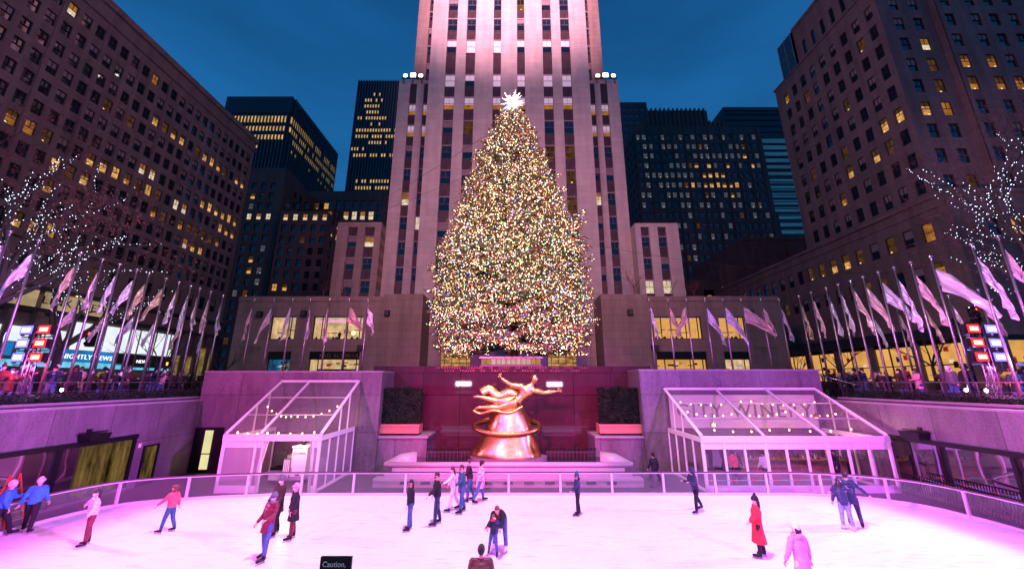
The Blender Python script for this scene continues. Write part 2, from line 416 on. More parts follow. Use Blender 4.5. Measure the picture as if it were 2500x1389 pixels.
# ------------------------------------------------------------ facade tools
def frameM(O, U, N):
    """local x along U, local z up, local y into the wall (-N)"""
    U = Vector(U).normalized(); N = Vector(N).normalized()
    M = Matrix.Identity(4)
    for i in range(3): M[i][0] = U[i]; M[i][1] = -N[i]; M[i][2] = (0,0,1)[i]; M[i][3] = O[i]
    return M
def facade(name, parent, O, U, N, W, H, holes, mat, depth=0.25, build=True, z0=0.0, reveal=None):
    """wall sheet with real openings; holes are (u0,u1,v0,v1) in metres from O"""
    us = sorted({0.0, W, *[round(h[0],3) for h in holes], *[round(h[1],3) for h in holes]})
    vs_ = sorted({z0, H, *[round(h[2],3) for h in holes], *[round(h[3],3) for h in holes]})
    us = [u for u in us if 0 <= u <= W]; vs_ = [v for v in vs_ if z0 <= v <= H]
    nu, nv = len(us)-1, len(vs_)-1
    solid = np.ones((nu, nv), bool)
    ua = np.array(us); va = np.array(vs_)
    for h in holes:
        i0, i1 = np.searchsorted(ua, [round(h[0],3)-1e-6, round(h[1],3)-1e-6]); j0, j1 = np.searchsorted(va, [round(h[2],3)-1e-6, round(h[3],3)-1e-6])
        solid[i0:i1, j0:j1] = False
    mb = MB(); vs = []; fs = []
    idx = {}
    def vid(i, j, d):
        k = (i, j, d)
        if k not in idx: idx[k] = len(vs); vs.append((us[i], depth if d else 0.0, vs_[j]))
        return idx[k]
    # merge vertically solid columns to keep the mesh small
    for i in range(nu):
        j = 0
        while j < nv:
            if solid[i, j]: fs.append((vid(i,j,0), vid(i+1,j,0), vid(i+1,j+1,0), vid(i,j+1,0)))
            j += 1
    mb.add(vs, fs, mat)
    rv = []; rf = []
    for h in holes:
        a, b, c, d = h[:4]; k = len(rv)
        rv += [(a,0,c),(b,0,c),(b,0,d),(a,0,d),(a,depth,c),(b,depth,c),(b,depth,d),(a,depth,d)]
        rf += [(k,k+4,k+5,k+1),(k+1,k+5,k+6,k+2),(k+2,k+6,k+7,k+3),(k+3,k+7,k+4,k)]
    mb.add(rv, rf, reveal or mat)
    M = frameM(O, U, N)
    if not build: return mb, M
    return mb.build(name, parent, M=M)
def win_mb(w, h, style, seed=0, frame="window_dark_metal", mull=1, rail=True):
    """double-hung window: frame, meeting rail, glazing bar, blind; origin at lower-left, local y inward"""
    r = random.Random(seed); mb = MB(); t = 0.05
    mb.box(0, t, -0.02, 0.06, 0, h, frame); mb.box(w-t, w, -0.02, 0.06, 0, h, frame)
    mb.box(t, w-t, -0.02, 0.06, 0, t, frame); mb.box(t, w-t, -0.02, 0.06, h-t, h, frame)
    if rail: mb.box(t, w-t, -0.01, 0.05, h*0.5-t*0.5, h*0.5+t*0.5, frame)
    for k in range(mull):
        x = w*(k+1)/(mull+1); mb.box(x-t*0.35, x+t*0.35, -0.005, 0.045, h*0.5 if mull and rail else t, h-t, frame)
    y = 0.075
    def pane(z0, z1, mat): mb.quad((t,y,z0),(w-t,y,z0),(w-t,y,z1),(t,y,z1), mat)
    lit = {"warm":"lit_warm","amber":"lit_amber","dim":"lit_dim","white":"lit_white","grey":"sky_sheen"}.get(style)
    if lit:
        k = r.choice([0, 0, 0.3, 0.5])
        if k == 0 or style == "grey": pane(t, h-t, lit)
        else: pane(t, h*(1-k), lit); pane(h*(1-k), h-t, "lit_dim" if style != "white" else "lit_amber")
        if r.random() < 0.5:
            x = r.uniform(0.25, 0.7)*w; mb.box(x, x+w*0.18, y-0.01, y-0.005, h*0.12, h*0.17, "lit_tiny")
    elif style == "blind":
        k = r.choice([0.35, 0.5, 0.6]); pane(t, h*(1-k), "glass_dark"); pane(h*(1-k), h-t, "blind")
    elif style == "pale":
        pane(t, h*0.5, "glass_dark" if r.random()<0.3 else "blind_pale"); pane(h*0.5, h-t, "blind_pale")
    elif style == "palewarm":
        pane(t, h*0.42, "lit_amber"); pane(h*0.42, h-t, "blind_pale")
    elif style == "blue":
        pane(t, h*0.5, "glass_dark"); pane(h*0.5, h-t, "glass_blue")
    else: pane(t, h-t, "glass_dark")
    return mb
_wcache = {}
def win_mesh(w, h, style, seed, **kw):
    k = (round(w,2), round(h,2), style, seed % 4, tuple(sorted(kw.items())))
    if k not in _wcache:
        mb = win_mb(w, h, style, seed % 4 + 11, **kw); _wcache[k] = (mb, mb.mesh("window"))
    return _wcache[k]
def place_windows(parent, M, wins, limit=100, depth=0.18, sill=None, **kw):
    """wins: (u, v, w, h, style). The ones that show largest are parts of their own, the rest one part."""
    items = []
    for i, (u, v, w, h, st) in enumerate(wins):
        p = M @ Vector((u+w/2, 0, v+h/2))
        items.append((px_size(p, h) if in_view(p) else 0, i))
    items.sort(reverse=True)
    big = {i for s_, i in items[:limit] if s_ > 0}
    rest = MB()
    for i, (u, v, w, h, st) in enumerate(wins):
        mb, me = win_mesh(w, h, st, i*7+int(u*3), **kw)
        L = Matrix.Translation((u, depth-0.085, v))
        if i in big:
            o = link("window", me, parent, M=M @ L)
        else: rest.merge(mb, M @ L)
    if rest.v:
        o = rest.build("windows_far", parent); o["kind"] = "stuff"
def body_box(mb, x0, x1, y0, y1, z0, z1, mat): mb.box(x0, x1, y0, y1, z0, z1, mat)

RND = random.Random(5)
G0 = 4.4   # street level

# ============================================================ setting: ground sheets
g = MB()
g.box(-600, -20.2, -60, 1200, 3.4, G0, "asphalt"); g.box(20.2, 600, -60, 1200, 3.4, G0, "asphalt")
g.box(-20.2, 20.2, 28.6, 1200, 3.4, G0, "asphalt"); g.box(-20.2, 20.2, -60, 1.5, 3.4, 3.9, "paving")
tag(g.build("ground"), kind="structure")
g = MB(); g.quad((-20.3,1.2,0),(20.3,1.2,0),(20.3,28.8,0),(-20.3,28.8,0), "paving")
tag(g.build("plaza_floor"), kind="structure")

# ============================================================ the tower straight ahead
tower = thing("office_tower", "tall pink-lit limestone skyscraper with vertical window strips behind the lit conifer", "skyscraper", (-0.5, 46, G0))
def W(o):  # keep world placement under an offset parent
    o.matrix_parent_inverse = Matrix.Translation((0.5, -46, -G0)); return o
def tw_build(mb, name): return W(mb.build(name, tower))
tower_mats = []
# --- shaft A (front slab)
AX0, AX1, AY, ATOP = -13.25, 12.3, 50.0, 112.0
strips = [(-10.7,-9.1),(-7.5,-5.98),(-3.05,-1.78),(0.82,2.08),(5.0,6.5),(8.0,9.5)]
rows = [(29.33,31.54),(33.66,35.89),(37.9,40.1),(42.2,44.45),(46.55,48.8),(50.8,53.05),(57.4,59.9),(61.9,64.4),(66.2,68.6)]
zz = 70.5
while zz < 108: rows.append((zz, zz+2.4)); zz += 4.35
low_rows = [(12.9+4.1*k, 15.1+4.1*k) for k in range(4)]
rowsA = sorted(low_rows + rows)
M_A = frameM((AX0, AY, 0), (1,0,0), (0,-1,0))
portals = [(-9.33,-5.46),(4.71,8.44)]
holesA = [(a-AX0, b-AX0, 12.6 if True else 0, ATOP-2) for a, b in strips]
holesA += [(a-AX0, b-AX0, 5.2, 12.2) for a, b in portals]
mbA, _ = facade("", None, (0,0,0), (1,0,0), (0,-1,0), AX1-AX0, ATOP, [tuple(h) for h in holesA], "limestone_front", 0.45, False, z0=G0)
# pier relief: the middle bay stands a little proud
for x0, x1 in [(-4.9+0.1-AX0, -3.35-AX0), (2.35-AX0, 3.9-AX0)]:
    mbA.box(x0, x1, -0.14, 0.0-0.003, 12.8, ATOP, "limestone_front")
for x0, x1 in [(0.0, 2.1), (AX1-AX0-2.1, AX1-AX0)]:
    mbA.box(x0, x1, -0.10, -0.003, G0, ATOP, "limestone_front")
wallA = MB().merge(mbA, M_A)
wallA.box(AX0, AX1, AY+0.9, AY+20, G0, ATOP, "limestone_front")
wallA.quad((AX0,AY,G0),(AX0,AY+1,G0),(AX0,AY+1,ATOP),(AX0,AY,ATOP),"limestone_front")
wallA.quad((AX1,AY,G0),(AX1,AY+1,G0),(AX1,AY+1,ATOP),(AX1,AY,ATOP),"limestone_front")
o = tw_build(wallA, "wall")
# spandrels and windows in the strips
def spandrel_mb(w, h, seed=0):
    r = random.Random(seed); mb = MB(); mb.quad((0,0.3,0),(w,0.3,0),(w,0.3,h),(0,0.3,h),"spandrel_metal")
    n = 7
    for k in range(n):
        x = w*(k+0.5)/n; d = [0.06,0.12,0.06,0.16,0.06,0.12,0.06][k]
        mb.box(x-w*0.03, x+w*0.03, 0.3-d, 0.3, 0.04, h-0.04, "spandrel_metal")
    mb.box(0, w, 0.18, 0.3, h-0.1, h, "spandrel_metal"); mb.box(0, w, 0.16, 0.3, 0, 0.1, "sill_stone")
    return mb
_sp = {}
def spandrel(M, x, z, w, h):
    k = (round(w,2), round(h,2))
    if k not in _sp: _sp[k] = spandrel_mb(*k).mesh("spandrel_panel")
    W(link("spandrel_panel", _sp[k], tower, M=M @ Matrix.Translation((x, 0, z))))
def style_for_row(z, r):
    if 57 < z < 58 or 50.5 < z < 51: return "pale"
    if 46.4 < z < 46.8: return "palewarm"
    if 66 < z < 67: return r.choice(["amber","blue","blind"])
    if z < 28: return r.choice(["blind","dark","white","dim"])
    return r.choice(["blue","blue","blue","blind","dim"])
rr = random.Random(3)
def strip_windows(x0, x1, zs, M, off, zmin, zmax, limit_z=74, styler=style_for_row, d=0.22):
    w = x1-x0; prev = zmin
    for a, b in zs:
        if a < zmin or b > zmax: continue
        if a - prev > 0.3:
            if prev < limit_z: spandrel(M, x0-off, prev, w, a-prev)
        if a < limit_z:
            mb, me = win_mesh(w, b-a, styler(a, rr), rr.randrange(99), frame="window_metal", mull=1)
            W(link("window", me, tower, M=M @ Matrix.Translation((x0-off, d, a))))
        prev = b
    if zmax-prev > 0.3 and prev < limit_z: spandrel(M, x0-off, prev, w, min(zmax-prev, 6.0))
for a, b in strips: strip_windows(a, b, rowsA, M_A, AX0, 12.6, ATOP-2)
# golden portals at the base
emis("portal_gold", (1.0, 0.50, 0.14), 0.8, 0.75, 1.2, stretch=(1,1,3))
for a, b in portals:
    mb = MB(); w = b-a
    mb.quad((0,0.4,0),(w,0.4,0),(w,0.4,7.0),(0,0.4,7.0),"portal_gold")
    for k in range(9): mb.box(0, w, 0.28, 0.38, 0.75*k+0.3, 0.75*k+0.38, "window_dark_metal")
    for k in range(4): mb.box(w*(k+0.5)/4-0.03, w*(k+0.5)/4+0.03, 0.24, 0.36, 0, 7.0, "window_dark_metal")
    W(mb.build("lattice_window", tower, M=M_A @ Matrix.Translation((a-AX0, 0, 5.2))))
# --- shaft B (higher, set back) and shoulders C, wings D, low fronts E
def slab(name, x0, x1, y, z0, z1, holes, mat, depth=0.4, back=14.0, wins=None):
    mb, M = facade("", None, (x0,y,0), (1,0,0), (0,-1,0), x1-x0, z1, [(a-x0,b-x0,c,d) for a,b,c,d in holes], mat, depth, False, z0=z0)
    w = MB().merge(mb, M)
    w.box(x0, x1, y+depth+0.25, y+back, z0, z1-0.004, mat)
    for x in (x0, x1): w.quad((x,y,z0),(x,y+depth+0.3,z0),(x,y+depth+0.3,z1),(x,y,z1),mat)
    w.quad((x0,y,z1),(x1,y,z1),(x1,y+depth+0.3,z1),(x0,y+depth+0.3,z1),mat)
    tw_build(w, name)
    return M
BX0, BX1 = -17.6, 16.35
bz = [(55+4.0*k, 57.1+4.0*k) for k in range(9)]
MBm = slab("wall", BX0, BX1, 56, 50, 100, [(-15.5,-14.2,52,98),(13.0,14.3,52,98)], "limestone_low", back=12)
for a, b in [(-15.5,-14.2),(13.0,14.3)]:
    strip_windows(a, b, bz, MBm, BX0, 52, 98, 86, lambda z, r: r.choice(["blue","blue","dark","blind"]))
CX0, CX1 = -19.0, 17.85
cz = [(27.67-4.05*k, 29.8-4.05*k) for k in range(3,0,-1)] + [(27.67,29.8),(31.7,33.8),(35.8,38.0),(39.9,42.0),(43.85,45.95),(47.9,50.0)]
hc = [(-17.1,-15.95,17.2,54.0),(-14.75,-13.9,17.2,54.0),(13.0,13.85,17.2,54.0),(14.8,16.0,17.2,54.0)]
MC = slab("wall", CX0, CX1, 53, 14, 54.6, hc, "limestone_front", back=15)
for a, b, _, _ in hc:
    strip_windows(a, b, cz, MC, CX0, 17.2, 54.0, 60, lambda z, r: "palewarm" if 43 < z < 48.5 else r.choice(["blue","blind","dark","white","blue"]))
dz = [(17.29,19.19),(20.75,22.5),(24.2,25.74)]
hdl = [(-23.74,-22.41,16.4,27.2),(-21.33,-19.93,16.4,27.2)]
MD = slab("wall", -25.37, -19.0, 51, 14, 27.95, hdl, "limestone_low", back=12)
for a, b, _, _ in hdl: strip_windows(a, b, dz, MD, -25.37, 16.4, 27.2, 60, lambda z, r: "white" if 17 < z < 20.5 and r.random()<0.3 else r.choice(["blue","blind","white"]))
hdr = [(18.7,19.9,16.4,27.2),(21.14,22.38,16.4,27.2)]
MDr = slab("wall", 17.86, 24.15, 51, 14, 27.8, hdr, "limestone_front", back=12)
for a, b, _, _ in hdr: strip_windows(a, b, dz, MDr, 17.86, 16.4, 27.2, 60, lambda z, r: "white" if z < 18 else r.choice(["blue","blind","dark"]))
# low street fronts
def street_front(x0, x1, wins, ztop, xstep, side):
    hs = [(a,b,c,d) for a,b,c,d,_ in wins]
    mb, M = facade("", None, (x0,46,0), (1,0,0), (0,-1,0), x1-x0, ztop, [(a-x0,b-x0,c,d) for a,b,c,d in hs], "limestone_low", 0.5, False, z0=G0)
    w = MB().merge(mb, M)
    # room behind the openings is closed by the back body
    w.box(x0, x1, 48.2, 51.5, G0, ztop-0.004, "limestone_low")
    w.quad((x0,46,ztop),(x1,46,ztop),(x1,48.3,ztop),(x0,48.3,ztop),"limestone_low")
    for x in (x0, x1): w.quad((x,46,G0),(x,48.3,G0),(x,48.3,ztop),(x,46,ztop),"limestone_low")
    # cornice band and pilaster edges, a hair proud
    w.box(x0, x1, 45.88, 45.997, ztop-0.5, ztop+0.12, "limestone_low")
    a, b = xstep
    w.box(a, b, 45.84, 45.997, G0, ztop-0.51, "limestone_low") if False else None
    tw_build(w, "street_front")
emis("shop_warm", (1.0, 0.66, 0.32), 0.95, 0.55, 0.9)
emis("shop_amber", (1.0, 0.50, 0.13), 0.9, 0.35, 0.4)
emis("shop_blue", (0.02, 0.20, 0.42), 0.8, 0.7, 0.5)
emis("shop_pink", (1.0, 0.45, 0.75), 1.0, 0.2, 2.0)
plain("shop_dark", (0.03, 0.02, 0.02), 0.6); plain("shop_red", (0.45, 0.02, 0.02), 0.5, emit=(0.8,0.03,0.02), es=0.25)
plain("toy_yellow", (0.7, 0.5, 0.05), 0.5, emit=(0.8,0.5,0.05), es=0.35); plain("toy_blue", (0.02,0.03,0.12), 0.5)
Lw = [(-29.69,-26.58,10.41,13.23,"shop_warm"),(-24.48,-18.31,10.41,13.23,"shop_warm"),
      (-29.43,-26.58,5.2,8.94,"shop_blue"),(-24.42,-18.34,5.2,8.94,"shop_warm")]
Rw = [(17.4,23.32,10.46,13.18,"shop_amber"),(25.43,28.69,10.46,13.18,"shop_amber"),
      (17.39,23.43,5.2,8.94,"shop_amber"),(25.54,28.73,5.2,8.94,"shop_warm")]
street_front(-34.0, -13.252, Lw, 15.6, (-15.87,-13.3), -1)
street_front(12.302, 33.2, Rw, 15.62, (12.4,16.64), 1)
for bx_ in [(-15.87,-11.9,45.6,45.995,15.95),(-11.897,-11.0,45.6,49.997,15.95),(11.0,11.797,45.6,49.997,15.95),(11.8,16.64,45.6,45.995,15.95),(-13.25,-11.9,46.0,49.997,15.6),(11.8,12.3,46.0,49.997,15.6)]:
    w = MB(); w.box(bx_[0],bx_[1],bx_[2],bx_[3],G0,bx_[4],"limestone_low"); tw_build(w, "entrance_pier")

for a, b, c, d, mt in Lw + Rw:
    mb = MB(); wd = b-a; hh = d-c; f = "window_dark_metal"; r = random.Random(int(a*10))
    mb.quad((0.02,1.9,0),(wd-0.02,1.9,0),(wd-0.02,1.9,hh),(0.02,1.9,hh), mt)
    mb.quad((0,0.5,0),(0,1.9,0),(0,1.9,hh),(0,0.5,hh), mt); mb.quad((wd,0.5,0),(wd,1.9,0),(wd,1.9,hh),(wd,0.5,hh), mt)
    mb.quad((0,0.5,hh-0.002),(wd,0.5,hh-0.002),(wd,1.9,hh-0.002),(0,1.9,hh-0.002), "blind_pale")
    mb.quad((0,0.5,0.002),(wd,0.5,0.002),(wd,1.9,0.002),(0,1.9,0.002), "shop_dark")
    t = 0.09
    mb.box(0,wd,0.3,0.42,0,t,f); mb.box(0,wd,0.3,0.42,hh-t,hh,f); mb.box(0,t,0.3,0.42,t,hh-t,f); mb.box(wd-t,wd,0.3,0.42,t,hh-t,f)
    fr = [0.17,0.68,0.93] if wd > 4 else [0.78]
    for q in fr: mb.box(wd*q-0.05, wd*q+0.05, 0.32, 0.40, t, hh-t, f)
    if c < 6:   # ground-floor shop with a dark sign band and door
        mb.box(0.02, wd-0.02, 0.12, 0.29, hh-0.95, hh-0.02, "black_metal")
        if wd > 4:
            mb.box(wd*0.17, wd*0.93, 0.3, 0.44, hh-2.25, hh-2.05, f)
            for k in range(6): mb.box(wd*(0.2+0.12*k), wd*(0.2+0.12*k)+0.12, 0.31, 0.41, 0.1, hh-2.25, f)
        for k in range(12 if wd > 4 else 6):
            x = r.uniform(0.3, wd-0.9); z = r.uniform(1.4, hh-1.3)
            mb.box(x, x+r.uniform(0.2,0.8), 1.4, 1.6, z, z+r.uniform(0.08,0.25), r.choice(["shop_red","shop_dark","lit_white","blind_pale","shop_dark"]))
    else:
        for k in range(7 if wd > 4 else 3):
            x = r.uniform(0.2, wd-1.2); z = r.choice([0.3, 0.9, 1.25])
            mb.box(x, x+r.uniform(0.3,1.0), 1.2, 1.5, z, z+0.06, "shop_dark")
        for k in range(8 if wd > 4 else 4):
            x = r.uniform(0.2, wd-0.6); mb.ball((x, 0.9, 0.2), (0.16,0.12,0.22), "shop_dark", 8, 5)
    if mt == "shop_warm" and c > 9 and wd > 4:
        mb.box(0.1, wd-0.1, 1.0, 1.1, hh-0.62, hh-0.34, "shop_pink"); mb.ball((wd*0.75,1.2,0.9),(0.3,0.2,0.28),"lit_tiny",8,6)
    if mt == "shop_blue":
        for (x,z,s_) in [(1.5,0.9,0.5),(1.9,1.6,0.3),(0.7,0.6,0.3)]: mb.ball((x,1.2,z+0.6),(s_,0.2,s_*0.6),"toy_yellow",8,5)
    W(mb.build("shop_window" if c > 6 else "shop_front", tower, M=frameM((a,46,c),(1,0,0),(0,-1,0))))
mb = text_mb("FAO SCHWARZ", 0.62, "lit_dim", 0.02, spacing=1.25); W(mb.build("shop_lettering", tower, M=Matrix.Translation((-20.6, 46.10, 8.25))))
plain("letter_dark", (0.10, 0.08, 0.085), 0.7)
for x in (-31.6, 30.6):
    mb = text_mb("ROCKEFELLER\nPLAZA", 0.36, "letter_dark", 0.01, spacing=1.2); W(mb.build("carved_lettering", tower, M=Matrix.Translation((x, 45.985, 9.2))))
# people seen in the upper shop windows are built with the crowd
# black wall lanterns / loudspeakers on the low fronts
def wallbox(px, pz, y, w_, h_, lab, cat="loudspeaker", name="wall_loudspeaker"):
    mb = MB(); mb.box(-w_/2, w_/2, -0.35, 0, -h_/2, h_/2, "black_metal"); mb.box(-w_/2+0.06, w_/2-0.06, -0.37, -0.35, -h_/2+0.06, h_/2-0.06, "dark_grey")
    mb.box(-0.05, 0.05, 0, 0.12, -0.05, 0.05, "black_metal")
    o = mb.build(name, loc=(px, y-0.12, pz)); tag(o, lab, cat, "black boxes on the low stone fronts")
wallbox(-30.9, 13.4, 45.88, 0.6, 0.75, "black box on the stone front, leftmost of the row above the shop windows")
wallbox(-25.5, 13.5, 45.88, 0.6, 0.75, "black box on the stone front between the two lit upper shop windows")
wallbox(-15.2, 13.5, 45.6, 0.6, 0.7, "black box high on the stone pier left of the lit conifer")
wallbox(14.4, 13.6, 45.6, 0.6, 0.7, "black box high on the stone pier right of the lit conifer")
wallbox(29.3, 13.6, 45.88, 0.6, 0.6, "black box on the stone front right of the amber upper shop windows")
wallbox(-18.1, 9.35, 45.88, 0.8, 0.6, "small black box beside the dark toy shop sign", "box", "wall_box")
wallbox(17.1, 9.35, 45.88, 0.9, 0.6, "small black box above the right amber shop front", "box", "wall_box")
# roof floodlights on the shoulders
def flood_rack(x, lab):
    t = thing("roof_floodlight", lab, "floodlight", (x, 52.6, 54.6), group="floodlight racks on the tower shoulders")
    f = MB(); f.box(-1.9,1.9,-0.1,0.1,0.0,0.12,"black_metal")
    for q in (-1.5,0,1.5): f.box(q-0.05,q+0.05,-0.08,0.08,-0.9,0.5,"black_metal")
    f.build("rack", t)
    for q, s_ in ((-1.3,0.6),(0,0.85),(1.3,0.6)):
        l = MB(); l.box(q-s_/2-0.06,q+s_/2+0.06,-0.1,0.25,0.2,0.2+s_*0.9+0.1,"black_metal"); l.box(q-s_/2,q+s_/2,-0.14,-0.1,0.26,0.2+s_*0.9,"flood_white")
        l.build("lamp", t)
emis("flood_white", (1.0, 0.97, 0.93), 14)
flood_rack(-16.6, "rack of three blazing white floodlights on the left tower shoulder")
flood_rack(15.7, "rack of three blazing white floodlights on the right tower shoulder")

# ============================================================ left building
lb = thing("office_block", "long dark stone office block with lit windows, filling the left side", "office building", (-42, 40, G0))
def grid_style(r, p=(0.62,0.2,0.05,0.07,0.04,0.02)):
    return r.choices(["dark","blind","dim","amber","warm","white"], p)[0]
lcols = [53.05 - 1.233*k for k in range(30)]
lrows = [18.75,20.65,22.6,24.7,26.85,28.85,31.0,33.15,35.2,37.5,39.85]
litL = {}
def setlit(z, cols, st):
    for c in cols: litL[(lrows.index(z), c)] = st
setlit(35.2,[12,10,9,6,5,4,1,0],"warm"); setlit(35.2,[11,7,3],"dim")
setlit(33.15,[16,14],"dim"); setlit(31.0,[13,15],"blind")
setlit(28.85,[0,1,2,3,4,5],"warm"); setlit(28.85,[13,14],"blind"); setlit(28.85,[12,11],"white")
setlit(26.85,[16,15,14,11],"warm"); setlit(26.85,[21,20,13],"amber"); setlit(26.85,[12,19,10],"dim"); setlit(26.85,[8,7],"white"); setlit(26.85,[0,1,2],"warm")
setlit(24.7,[18,16],"warm"); setlit(24.7,[17,9],"dim"); setlit(24.7,[7,10],"amber"); setlit(24.7,[6,5,4,3,2],"dim"); setlit(24.7,[2],"amber")
setlit(22.6,[18],"amber"); setlit(22.6,[6],"white"); setlit(22.6,[5,4],"warm"); setlit(18.75,[19,18,17],"warm")
setlit(39.85,[20],"white"); setlit(39.85,[13],"amber")
holes = []; wins = []; r = random.Random(8)
Y0 = 17.0; YE = 54.1
for i, z in enumerate(lrows):
    for c, y in enumerate(lcols):
        if y < Y0+0.7: continue
        w_, h_ = 0.78, 1.32
        u = YE-(y+w_/2); v = z-h_/2     # u runs from the far corner toward the camera
        holes.append((u, u+w_, v, v+h_))
        st = litL.get((i, c)) or r.choices(["dark","blind"],[0.66,0.34])[0]
        wins.append((u, v, w_, h_, st))
M = frameM((-42, YE, 0), (0,-1,0), (1,0,0))
# podium windows and openings
pod = []
for k in range(16):
    y = 53-1.95*k-1; 
    if y < Y0+1: break
    pod.append((YE-y-0.45, YE-y+0.45, 14.9, 16.5))
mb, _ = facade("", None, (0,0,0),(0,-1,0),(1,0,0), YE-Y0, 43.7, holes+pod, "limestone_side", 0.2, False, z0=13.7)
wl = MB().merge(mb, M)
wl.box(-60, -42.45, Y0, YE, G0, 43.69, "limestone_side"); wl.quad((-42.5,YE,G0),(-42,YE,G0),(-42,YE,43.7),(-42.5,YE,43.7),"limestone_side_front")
wl.box(-42.4, -41.82, Y0, YE+0.1, 41.55, 41.8, "limestone_side"); wl.box(-42.6, -41.75, Y0, YE+0.15, 43.2, 43.95, "limestone_side")
wl.box(-42.3, -41.6, Y0, 38.5, 17.35, 17.75, "limestone_side"); wl.box(-42.2,-41.7, Y0, YE, 13.62, 13.95, "limestone_side")
for k in range(31):   # shallow pilasters between window columns
    y = 53.05-1.233*k+0.6165
    if k % 3 == 0 and y > Y0: wl.box(-42.0+0.003, -41.93, y-0.16, y+0.16, 18.0, 41.5, "limestone_side")
def P(o, base): o.matrix_parent_inverse = Matrix.Translation(base).inverted(); return o
lbase = (-42,40,G0)
P(wl.build("wall", lb), lbase)
class PP:  # parent shim: children keep world coordinates
    pass
def place_windows_w(parent, base, M, wins, **kw):
    before = set(bpy.data.objects.keys())
    place_windows(parent, M, wins, **kw)
    inv = Matrix.Translation(base).inverted()
    for ch in bpy.data.objects:
        if ch.name not in before: ch.matrix_parent_inverse = inv
wins += [(a, c, b-a, d-c, r.choice(["dark","blind","dim"])) for a,b,c,d in pod]
place_windows_w(lb, lbase, M, wins)
# storefront of the left building: cream sign band, bright screens, blue ticker
emis("cream_lit", (0.85, 0.62, 0.34), 0.62, 0.6, 0.35); emis("screen_white", (0.88, 0.95, 1.0), 1.05, 0.12, 0.6)
emis("screen_blue", (0.02, 0.26, 0.70), 1.0, 0.5, 0.5); emis("screen_cyan", (0.20, 0.72, 0.98), 1.05, 0.45, 1.4); emis("screen_text", (1,1,1), 1.4)
emis("shop_olive", (0.62, 0.44, 0.13), 0.5, 0.8, 0.6)
plain("blackish", (0.02,0.018,0.02), 0.5); plain("letters_black", (0.015,0.012,0.01), 0.5)
sf = MB()
sf.box(-42.4, -41.95, Y0, 54.1, G0, 5.6, "blackish"); sf.box(-42.4, -41.9, Y0, 54.1, 11.35, 11.75, "blackish"); sf.box(-42.4,-41.6, Y0, 54.1, 13.3, 13.62, "blackish")
for k in range(20):
    y = Y0+0.2+1.95*k
    if 34.5 < y < 47: sf.box(-42.3,-41.92,y,y+0.12,G0,11.4,"window_metal")
    else: sf.box(-42.3,-41.8,y,y+0.5,G0,11.4,"limestone_side")
P(sf.build("storefront_frame", lb), lbase)
def panel(y0,y1,z0,z1,mat,nm,x=-41.98):
    b = MB(); b.box(x-0.12, x, y0, y1, z0, z1, mat); return P(b.build(nm, lb), lbase)
panel(Y0,32.6,11.8,13.25,"cream_lit","sign_band"); panel(33.1,38.6,11.8,13.25,"cream_lit","sign_band"); panel(38.7,54,11.8,13.25,"limestone_side","stone_band")
panel(Y0,35.5,8.75,10.0,"screen_white","screen"); panel(36.2,47.0,8.4,11.0,"screen_white","screen")
panel(Y0,32.0,7.55,8.7,"screen_blue","screen"); panel(32.4,34.6,7.4,8.7,"screen_cyan","screen"); panel(35.2,40.6,7.3,8.35,"screen_blue","screen")
panel(Y0,41.5,6.7,7.25,"screen_cyan","news_ticker"); panel(41.8,47.2,6.7,6.95,"screen_cyan","news_ticker")
panel(47.5,50.2,6.2,8.6,"shop_olive","shop_window"); panel(50.5,53.5,5.6,9.8,"shop_olive","shop_window")
panel(40.8,47.2,7.1,8.3,"blackish","shop_window")
def ltxt(s_, size, y, z, mat, nm="lettering", x=-41.955, sp=1.05):
    b = text_mb(s_, size, mat, 0.02, spacing=sp)
    # turn to face +X: local x runs toward -Y... reader looks along -X, so left is at larger... camera is at small y
    Mx = Matrix(((0,-1,0,x),(1,0,0,y),(0,0,1,z),(0,0,0,1)))
    P(b.build(nm, lb, M=Mx), lbase)
ltxt("LINK  NEWS", 1.0, 36.0, 12.2, "letters_black", sp=1.15); ltxt("LETTERS", 1.0, 28.9, 12.2, "letters_black", sp=1.1)
ltxt("NIGHTLY NEWS", 0.62, 37.9, 7.55, "screen_text"); ltxt("TONIGHT", 0.5, 28.6, 7.85, "screen_text"); ltxt("NEWS", 0.5, 43.6, 7.45, "screen_text")
# anchor portrait on the screen (a flat picture)
skinm = plain("portrait_skin", (0.8,0.5,0.4), 0.6, emit=(0.95,0.62,0.50), es=0.8); plain("portrait_suit", (0.05,0.06,0.09), 0.6, emit=(0.10,0.13,0.2), es=0.8)
b = MB(); b.ball((-41.96,33.5,8.25),(0.01,0.30,0.42),"portrait_skin",12,8); b.ball((-41.965,33.5,7.45),(0.008,0.72,0.42),"portrait_suit",12,8)
P(b.build("screen_portrait", lb), lbase)
for y in (30.5, 35.0, 37.6, 41.0, 44.5):
    b = MB(); b.ball((-41.2, y, 13.25),(0.22,0.22,0.08),"lit_tiny",8,5); b.box(-41.5,-41.18,y-0.03,y+0.03,13.3,13.36,"black_metal"); P(b.build("downlight", lb), lbase)

# ============================================================ right building
rb = thing("office_block", "dark stone office tower with pink-lit corner and amber windows, right side", "office building", (42, 40, G0))
rbase = (42,40,G0)
r = random.Random(21)
